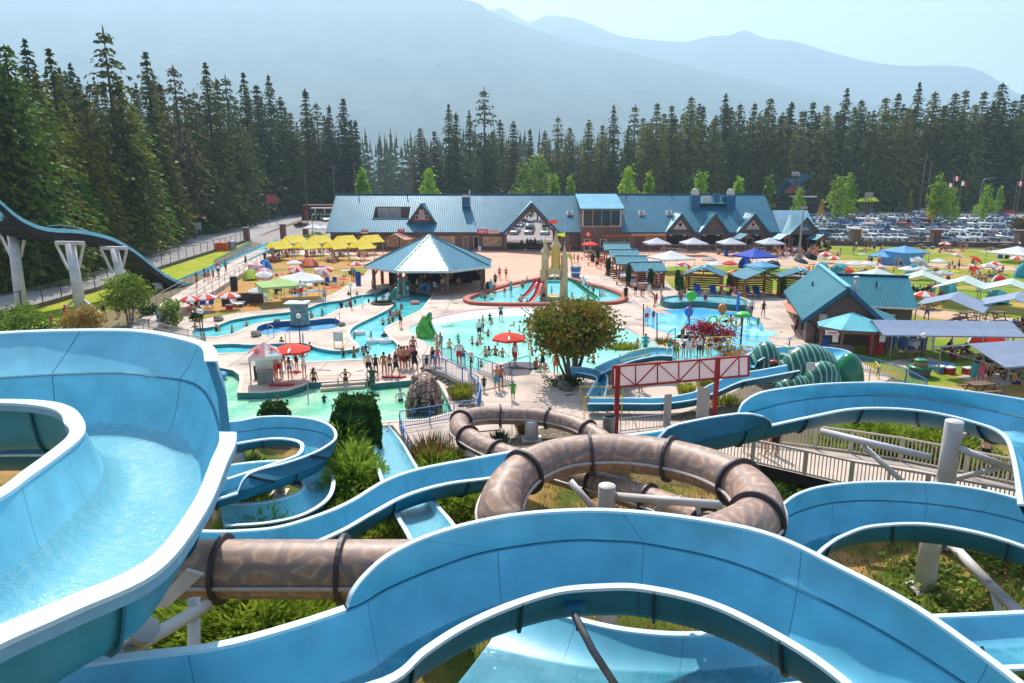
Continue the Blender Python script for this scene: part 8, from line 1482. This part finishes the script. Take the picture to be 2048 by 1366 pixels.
crowd('5','45,170,mdjee 218,170,wdokk 245,175,gdoyy 395,140,mljkk 465,130,cdjkk 345,182,cdjnn 995,68,mdjkk 1085,48,mdtte 1370,190,wtkww 1347,226,cdjkk 1485,225,cdjww 1485,258,gdokk 1592,240,mdtdk 1440,335,cdtnn 1410,338,gdokk 1470,318,cdjkk 1255,378,wdokk 1345,378,mdjkk 1228,400,wlkpp 1425,368,cdjkk 1580,118,cdjkk 1630,108,mdjkk 1660,92,wdokk 983,325,wdokk 752,285,mdjnn','in the lazy river',-.26,1.0)
crowd('1','765,845,msjtt0','at the river edge');crowd('1','155,440,mwtkk 1050,610,msjrr1 1070,628,mstte4','on the left lawn');crowd('1','1260,745,msjmm3 1540,1102,wsdkk3','on the river deck')
crowd('1','1435,975,cdtrr 1472,1005,wdkkk 1500,985,mdjkk 1550,908,cdtrn 1690,850,gtopp 1520,815,mdjkk 1575,770,cdjkk 935,905,mdtkk 985,888,wdtwk 1022,885,mdtrk 1075,850,cdtdk 1215,850,cdtkk 1010,790,mdtmk 1095,790,wdkkk','in the river near the fountain',-.26,.95)
crowd('1','1435,722,wtkww 1487,705,mtjkk 1615,765,wdtkw 1712,752,mdtyk 1657,640,mstyk 1890,720,mctww 1972,735,msjuu4 1757,680,wskkk 1792,680,msjkk 1605,690,mdjrr 1835,660,wstmk','under the pavilion')
crowd('1','525,806,mstwr0','on the rock lookout tower',1.82)
crowd('2','678,542,wwkkk0 738,546,wwkkk0 305,640,wwtpd0 600,672,msttt1 890,612,mtjkk 930,592,cwtwn 1825,738,mstkk4 1300,310,wwdkk 1320,308,wwkkk 1356,396,wskkk 1391,402,wwkkk0 915,302,gsopp4 640,610,mstek','on the open plaza')
crowd('2','725,690,gsorr0 782,682,mattt 512,700,wtkee 545,742,cdjkk 1080,742,msjkk4 875,742,mtjrr 932,772,wtkkk 1152,690,cdjrr 1235,735,mtjkk 1440,632,mstww0 1485,642,csjuu 1532,690,mbjkk 1180,552,gdott 1590,690,wtkkk 1615,680,cdjww 1475,700,cdjmm 1010,640,gdoww','at the castle pool',0,.1)
crowd('2','975,262,mstkk 990,258,wstwk 1008,262,mstkk 1030,258,mwtnk 1045,262,wsdkk 960,250,mstkk 938,255,wsdkk 880,262,mstkn 1062,255,mstmk 930,240,wstwk 1000,240,mstkk 1290,262,mstrk 1318,270,wstkk','at the archway gates')
crowd('2','690,915,wwtek0,.05 590,942,cdtdd,.2 525,1012,mdjkk,.3 495,1062,mstwk0,.2 575,1055,cdjkk 945,995,cstdd4,.2 810,962,gtoyy,.3 225,1162,mdjkk 110,1188,mdjoo,.4 142,1152,wdoee,.5 475,1142,gdokk 500,1122,mdjkk 550,1237,mdjkk 580,1225,wdoww 640,1227,mdjkk 705,1242,wdknn 955,1170,wsoww,.3 975,1228,gdopp 1020,912,cdjrr 510,1332,cdjkk 1490,1240,cdjkk 1530,1297,mdjkk 1930,1172,gdopp 2005,1155,mdttt4 430,1130,cdjnn 300,1090,gdott 860,1010,cdjkk 770,1080,mdjkk 900,1110,wdkkk 610,940,cdjee 660,1130,gdouu 420,1290,cdjkk 350,1235,wdokk 820,1130,cdjbb','in the beach pool',-.07,.95)
crowd('2','818,1322,wstwr1','on the shadow patch under the red umbrella');crowd('2','312,1325,mwtwr0','crossing the footbridge',.45);crowd('6','795,422,mwjtt0 688,426,cwtdd0 925,497,cwtgg0 1167,276,whokk4 1115,245,mtjkk 1275,282,wsdoo4 1195,250,gtopp 825,400,wwkkk','on the deck by the coppery tree')
crowd('3','460,738,mstkk3 550,692,mbjkk 620,705,wskkk 672,692,wsdww 600,690,wbtok 725,772,wbkpp 785,705,wskoo 792,780,gsouu 740,760,cstrm 310,505,mctrk 235,450,wstrw 200,440,mstok','before the striped cabana')
crowd('3','650,945,mstwr0 715,932,wstnn 1085,652,wskkk 1325,652,wstww 1450,690,gsoww 1480,822,cstbb 1710,885,wwokk4 1662,992,cstgg0 1577,942,wstek 1415,982,gsokk 1460,985,csjoo 960,772,mdjrr 1182,775,mdjmm 1600,880,mstwk','at the splash pad')
crowd('3','640,1158,mdttt4 566,1172,gdopp','at the right beach pool end',-.07,.6);crowd('3','975,1105,mbjkk','leaning by the red maple');crowd('3','930,1272,gsogg4 985,1252,cstnw4 1032,1258,wstww4 1072,1232,gsopp4 1125,1257,wstwd4 1220,1247,wskkk4 1310,1232,csjdd4 857,1245,csttt4 905,1240,csjkk 1160,1240,gsouu','on the blue start platform',.97)
crowd('3','2005,1062,mstmk5','at the snack house hatch');crowd('7','790,655,wsokk 845,650,msjkk 705,640,csjkk 820,640,wwkkk 1850,725,mwjkk','on the boardwalk',.9);crowd('7','195,345,msjkk','behind the red framed banner')
crowd('8','295,505,mstnn 375,443,wstkn 425,452,wskmm 472,442,mwjmm 525,388,mstrk 605,362,mwttk 395,435,csjrr 820,280,wstdk','on the queue ramp',.55);crowd('P','209,637,wsokk4 238,634,mstok 105,665,wstpp 134,646,mstrk','left of the round green tree')
crowd('8','230,770,wtdpp 290,755,mctkk 205,740,wtdkk 820,695,wtkkk 870,690,mtjbb 945,680,wctkk 1150,620,mctkk 1200,585,wctkk 1310,575,mtjkk 1350,580,wtkmm 1420,560,mtjrr 1580,495,wtkkk 1640,480,mtjkk 1410,625,mstwr3 1330,560,wcokk 1450,540,mctkk 1700,490,mltkk 1850,490,wlkkk 1150,385,wlkkk 1880,395,mljkk','on the left lawn')
crowd('4','1315,748,mwjbb0 1185,702,mstok 1415,638,wwdmm 1370,562,mstpw 960,345,msjrr4 1085,372,wwkkk 1122,365,mwjkk 1300,297,wwkoo 675,257,cstbb 882,352,wskkk 900,352,mstkk 1070,408,gsooo 770,262,wskkk 790,225,mstwn 895,225,wsdmm 865,225,mstmk 925,240,mstbk 1160,400,wctww 1640,415,mwtoo 1655,410,wtkpp 1210,565,mctkk 1240,580,wctkk 1290,580,mctkk 1320,570,mctkk 1350,575,wcttk 1205,640,wstrk 1360,640,mctnn 1910,270,mstkk','on the right lawn')
crowd('4','1660,1245,msttt4 1715,1240,wsdpp 1780,1235,wbdkk 1965,1270,mcjnn 1480,1010,mctkk 1615,1030,wctkk 1500,1060,wctmm 1760,1100,mctnk 1815,1110,cctkk 1870,1160,wctwk 1930,1160,mctkk 1990,1150,wctkk 1730,1180,wctmk 1990,830,wcjoo 1960,840,mctbk 2030,820,mctkk 1880,1150,wctkk 1700,1130,mctkk 1580,1030,cctrk','at the nearest right tables')
for k in range(58):
 u,v,_=PT[k % 9];p=G(u+rnd.uniform(-12,12),v+rnd.uniform(-1.5,3));person((p.x,p.y,.0),rnd.choice('mmwwcg'),rnd.choice('cccts'),rnd.choice('tjk'),rnd.choice('kmronewk'),rnd.choice('knm'),'in the picnic crowd under the yellow canopies',rnd.random()*6,mass=True)
for k in range(60):
 u,v=rnd.uniform(1546,1640),rnd.uniform(499,520);p=G(u,v-(u-1546)*.03);person((p.x,p.y,0),rnd.choice('mmwwwc'),rnd.choice('sswha'),rnd.choice('tkjt'),rnd.choice('wkrpnowm'),rnd.choice('kwnr'),'in the queue crowd by the light pole',rnd.random()*6,mass=True)
for k in range(95):
 u,v=rnd.choice([(1665,515),(1725,503),(1765,508),(1820,530),(1905,535),(1890,503),(1932,500),(1960,560),(1940,527),(1850,590),(1900,570),(1630,543),(1500,540),(1690,550),(1720,547),(1990,545),(1870,548)]);p=G(u+rnd.uniform(-14,14),v+rnd.uniform(-4,4));person((p.x,p.y,0),rnd.choice('mwwcg'),rnd.choice('tttcsl'),rnd.choice('tkjo'),rnd.choice('kmrpnobwe'),rnd.choice('kn'),'among the umbrellas of the right lawn',rnd.random()*6,mass=True)
for k in range(12):
 u,v=rnd.choice([(1756,470),(1690,470),(1770,480),(1925,415),(1780,405)]);p=G(u+rnd.uniform(-12,12),v+rnd.uniform(-1,2));person((p.x,p.y,0),rnd.choice('mw'),rnd.choice('sw'),'t',rnd.choice('kwrn'),'k','near the parking lot fence',rnd.random()*6,mass=True)
tag(MASS.build('background_crowd',MASSM),'far crowd of visitors at picnic tables, queue and lawn','crowd',kind='stuff')

def carpaint(n,rgb,metal=.25):return mat('paint_'+n,s2l(rgb),.28,metal=metal,var=.03,coat=.8)
PAINT={'white':carpaint('white',(230,230,228),0),'silver':carpaint('silver',(178,182,186),.5),'grey':carpaint('grey',(104,108,114),.4),'black':carpaint('black',(28,29,32),.1),'red':carpaint('red',(170,28,36),.1),'blue':carpaint('blue',(44,84,150),.3),'maroon':carpaint('maroon',(100,24,38),.2),'light blue':carpaint('light_blue',(120,170,208),.2),'yellow':carpaint('yellow',(214,150,40),.1)}
M_cglass=mat('car_glass',(.02,.025,.03),.05,spec=.8);M_tyre=mat('tyre_rubber',s2l((30,30,32)),.8);M_rimm=mat('wheel_rim',s2l((150,152,156)),.35,metal=.6);M_head=mat('headlamp',s2l((222,224,226)),.15);M_tail=mat('tail_lamp',s2l((150,20,24)),.2);M_plate=M_sg
def car_proto(kind):
 P=Proto('parked_car');L={'sedan':4.6,'suv':4.6,'pickup':5.4}[kind];h={'sedan':1.42,'suv':1.72,'pickup':1.8}[kind];bz=.92 if kind=='sedan' else 1.08;hw=.9
 y0=-L/2;ST_=[(0,.72,.45,.62),(.05,.86,.32,.76),(.25,hw,.28,bz-.04),(.3,hw,.28,bz),(.62,hw,.28,bz),(.9,hw,.28,bz+.03),(.97,.86,.32,bz-.02),(1,.76,.45,bz-.2)]
 b=MB();b.smooth=True;rows=[]
 for f,w_,z0,z1 in ST_:y=y0+L*f;rows.append([Vector((sx*w_*kx,y,z)) for sx,kx,z in ((-1,.85,z0),(-1,1,z0+.12),(-1,1,(z0+z1)/2+.08),(-1,.93,z1-.03),(-1,.8,z1),(1,.8,z1),(1,.93,z1-.03),(1,1,(z0+z1)/2+.08),(1,1,z0+.12),(1,.85,z0))] )
 b.loft(rows);b.face(list(range(10))[::-1]);k=10*(len(rows)-1);b.face([k+i for i in range(10)])
 cab={'sedan':(.27,.42,.7,.86),'suv':(.24,.36,.9,.97),'pickup':(.26,.36,.55,.6)}[kind];A0,A1,A2,A3=[y0+L*f for f in cab];tw,bw_=.62,.82
 roof=[(-tw,A1,h),(tw,A1,h),(tw,A2,h),(-tw,A2,h)];base=[(-bw_,A0,bz-.02),(bw_,A0,bz-.02),(bw_,A3,bz-.02),(-bw_,A3,bz-.02)]
 b.smooth=False;b.poly(roof)
 for i in range(4):
  j=(i+1) % 4;a,c,d,e=Vector(base[i]),Vector(base[j]),Vector(roof[j]),Vector(roof[i]);b.poly([a,c,d,e])
 if kind=='pickup':
  b.mi=1;b.poly([(-.72,A3+.1,bz+.045),(.72,A3+.1,bz+.045),(.72,L/2-.15,bz+.045),(-.72,L/2-.15,bz+.045)]);b.mi=0
 P.add('body',b.mesh('body',[PAINT['white'],M_dark]))
 def glass(i,n,s0=.06,s1=.94,t0=.08,t1=.9):
  j=(i+1) % 4;a,c,d,e=Vector(base[i]),Vector(base[j]),Vector(roof[j]),Vector(roof[i]);nn=(c-a).cross(e-a).normalized()*.012;q=lambda s,t:(a.lerp(c,s)).lerp(e.lerp(d,s),t)+nn
  g=MB();g.poly([q(s0,t0),q(s1,t0),q(s1,t1),q(s0,t1)]);P.add(n,g.mesh(n,M_cglass))
 glass(0,'windscreen');glass(2,'rear_window')
 for i in (1,3):glass(i,'side_window',.1,.5);glass(i,'side_window',.54,.9)
 for sx in (-1,1):
  for f in (.19,.8):
   b=MB();b.smooth=True;b.tube([(sx*.74,0,0),(sx*.93,0,0)],.33,14);me=b.mesh('wheel',M_tyre);c=MB();c.tube([(sx*.9,0,0),(sx*.945,0,0)],.2,10);P.add('wheel',me,loc=(0,y0+L*f,.33),sub=[('rim',c.mesh('rim',M_rimm),(0,0,0),(0,0,0))])
  b=MB();b.box((sx*.62,y0+.09,.66),(.32,.14,.14));P.add('headlight',b.mesh('headlight',M_head));b=MB();b.box((sx*.68,L/2-.06,.8),(.2,.12,.22));P.add('tail_light',b.mesh('tail_light',M_tail));b=MB();b.box((sx*.95,A0+.35,bz+.08),(.16,.1,.12));P.add('mirror',b.mesh('mirror',M_dark))
 b=MB();b.box((0,y0+.02,.5),(1.1,.06,.22));P.add('grille',b.mesh('grille',M_dark));b=MB();b.box((0,y0-.01,.42),(.4,.02,.12));P.add('number_plate',b.mesh('number_plate',M_plate));return P
P_CAR={k:car_proto(k) for k in ('sedan','suv','pickup')}
PAL=['white','white','silver','grey','white','black','black','white','silver','red','blue','maroon','silver','light blue','white']
def car(x,y,kind,colr,rz,label,grp='cars in the parking lot'):return P_CAR[kind].place((x,y,0),rz,1.1,label,'car',grp,{'body':PAINT[colr]})
ROWS=[(153.5,61,122,'front'),(161,60,124,'second'),(177,59,134,'third'),(185,58,136,'fourth'),(202,62,140,'fifth'),(210,64,150,'sixth'),(227,72,156,'seventh'),(235,76,160,'eighth')]
for y,xa,xb,rn in ROWS:
 x=xa;k=0
 while x<xb:
  if rnd.random()>.07 and not (101<x<108 and y in (202,210)):
   kd,cl_=rnd.choice(['sedan','suv','suv','sedan','pickup']),rnd.choice(PAL)
   if (rn,k)==('second',6):kd,cl_='sedan','yellow'
   car(x+rnd.uniform(-.15,.15),y+rnd.uniform(-.4,.4),kd,cl_,rnd.choice([0,0,0,PI])+rnd.uniform(-.06,.06)+.3,'%s %s parked in the %s row of the lot' % (cl_,kd,rn))
  x+=3.3;k+=1
for i,(x,y) in enumerate([(0.5,172),(4.2,172.5),(8,171.5),(1.0,179),(4.6,179.5),(8.4,178.6),(2,196),(5,197),(-1.5,186),(9,188),(5,186.5),(3.4,203)]):c_=['silver','grey','white','white','silver','grey','silver','white','silver','grey','white','black'][i];car(x,y,['sedan','suv'][i % 2],c_,-.12,'%s %s seen through the archway of the long building' % (c_,['sedan','suv'][i % 2]))
for u,v,d,kd,c_,rz,lb in [(649,414,225,'suv','white',.5,'white suv on the road left of the long building'),(605,424,195,'sedan','black',1.4,'dark car at the left gate road'),(1895,478,150,'pickup','white',1.45,'white pickup with canopy parked crosswise at the lot fence'),(1888,486,146,'sedan','silver',1.45,'silver car parked crosswise nearest the lot fence'),(1745,418,268,'suv','black',1.5,'dark suv on the road beyond the lot trees'),(1885,418,255,'sedan','blue',1.5,'blue car on the exit road behind the lot'),(2005,421,250,'sedan','blue',1.5,'bright blue car at the right end of the exit road'),(1845,404,275,'pickup','white',1.5,'white pickup on the far road left of the flags'),(1800,402,290,'suv','black',1.5,'dark suv on the far road before the yellow tree'),(1955,395,290,'suv','white',.3,'white suv in the far lot behind the flags'),(1945,398,285,'sedan','grey',.3,'grey car in the far lot behind the flags'),(1570,405,250,'sedan','yellow',1.2,'orange yellow car by the roadside building'),(1560,408,245,'suv','white',1.2,'white suv by the roadside building'),(1655,410,250,'suv','red',.3,'red suv before the dark roadside building'),(738,388,235,'suv','silver',.2,'silver suv at the dry field behind the roof'),(695,388,230,'sedan','blue',.2,'blue car behind the left end of the roof'),(805,387,250,'suv','black',1.4,'dark van at the dry field behind the roof'),(1000,389,215,'suv','white',.2,'white suv top seen just over the ridge'),(1090,389,215,'suv','silver',.2,'silver suv top seen just over the ridge right of the middle'),(1540,440,185,'suv','grey',.1,'grey suv at the right end of the long roof')]:
 p=PD(u,v,d);car(p.x,d,kd,c_,rz,lb)
for y,xa,xb,rn in ROWS:
 b=MB();x=xa-1.5
 while x<xb:b.box((x,y,0),(.12,5,.002));x+=3.0
 tag(b.build('bay_marking',M_white,None,(0,0,-.006)),kind='structure')

ORD=['leftmost','second from left','third from left','fourth from left','fifth from left','sixth from left','seventh from left','eighth from left','ninth from left','tenth from left','eleventh from left','twelfth from left']
for rnd_ in range(2):
 by={}
 bpy.context.view_layer.update()
 for o in COL.objects:
  if o.parent is None and o.get('label') and o.get('kind') !='stuff':by.setdefault(o['label'],[]).append(o)
 for lb,L in by.items():
  if len(L)<2 or 'inner conifers' in str(L[0].get('group')) or 'rocks' in str(L[0].get('group')) or len(L)>24:continue
  L.sort(key=lambda o:proj(o.location)[0])
  for i,o in enumerate(L):
   if len(L)==2:s=('left one','right one')[i]
   elif i==len(L)-1:s='rightmost'
   else:s=ORD[i] if i<len(ORD) else ordinal(i)+' from left'
   o['label']='%s, %s' % (lb,s) if not rnd_ else '%s %s' % (lb,('farther','nearer')[i % 2])
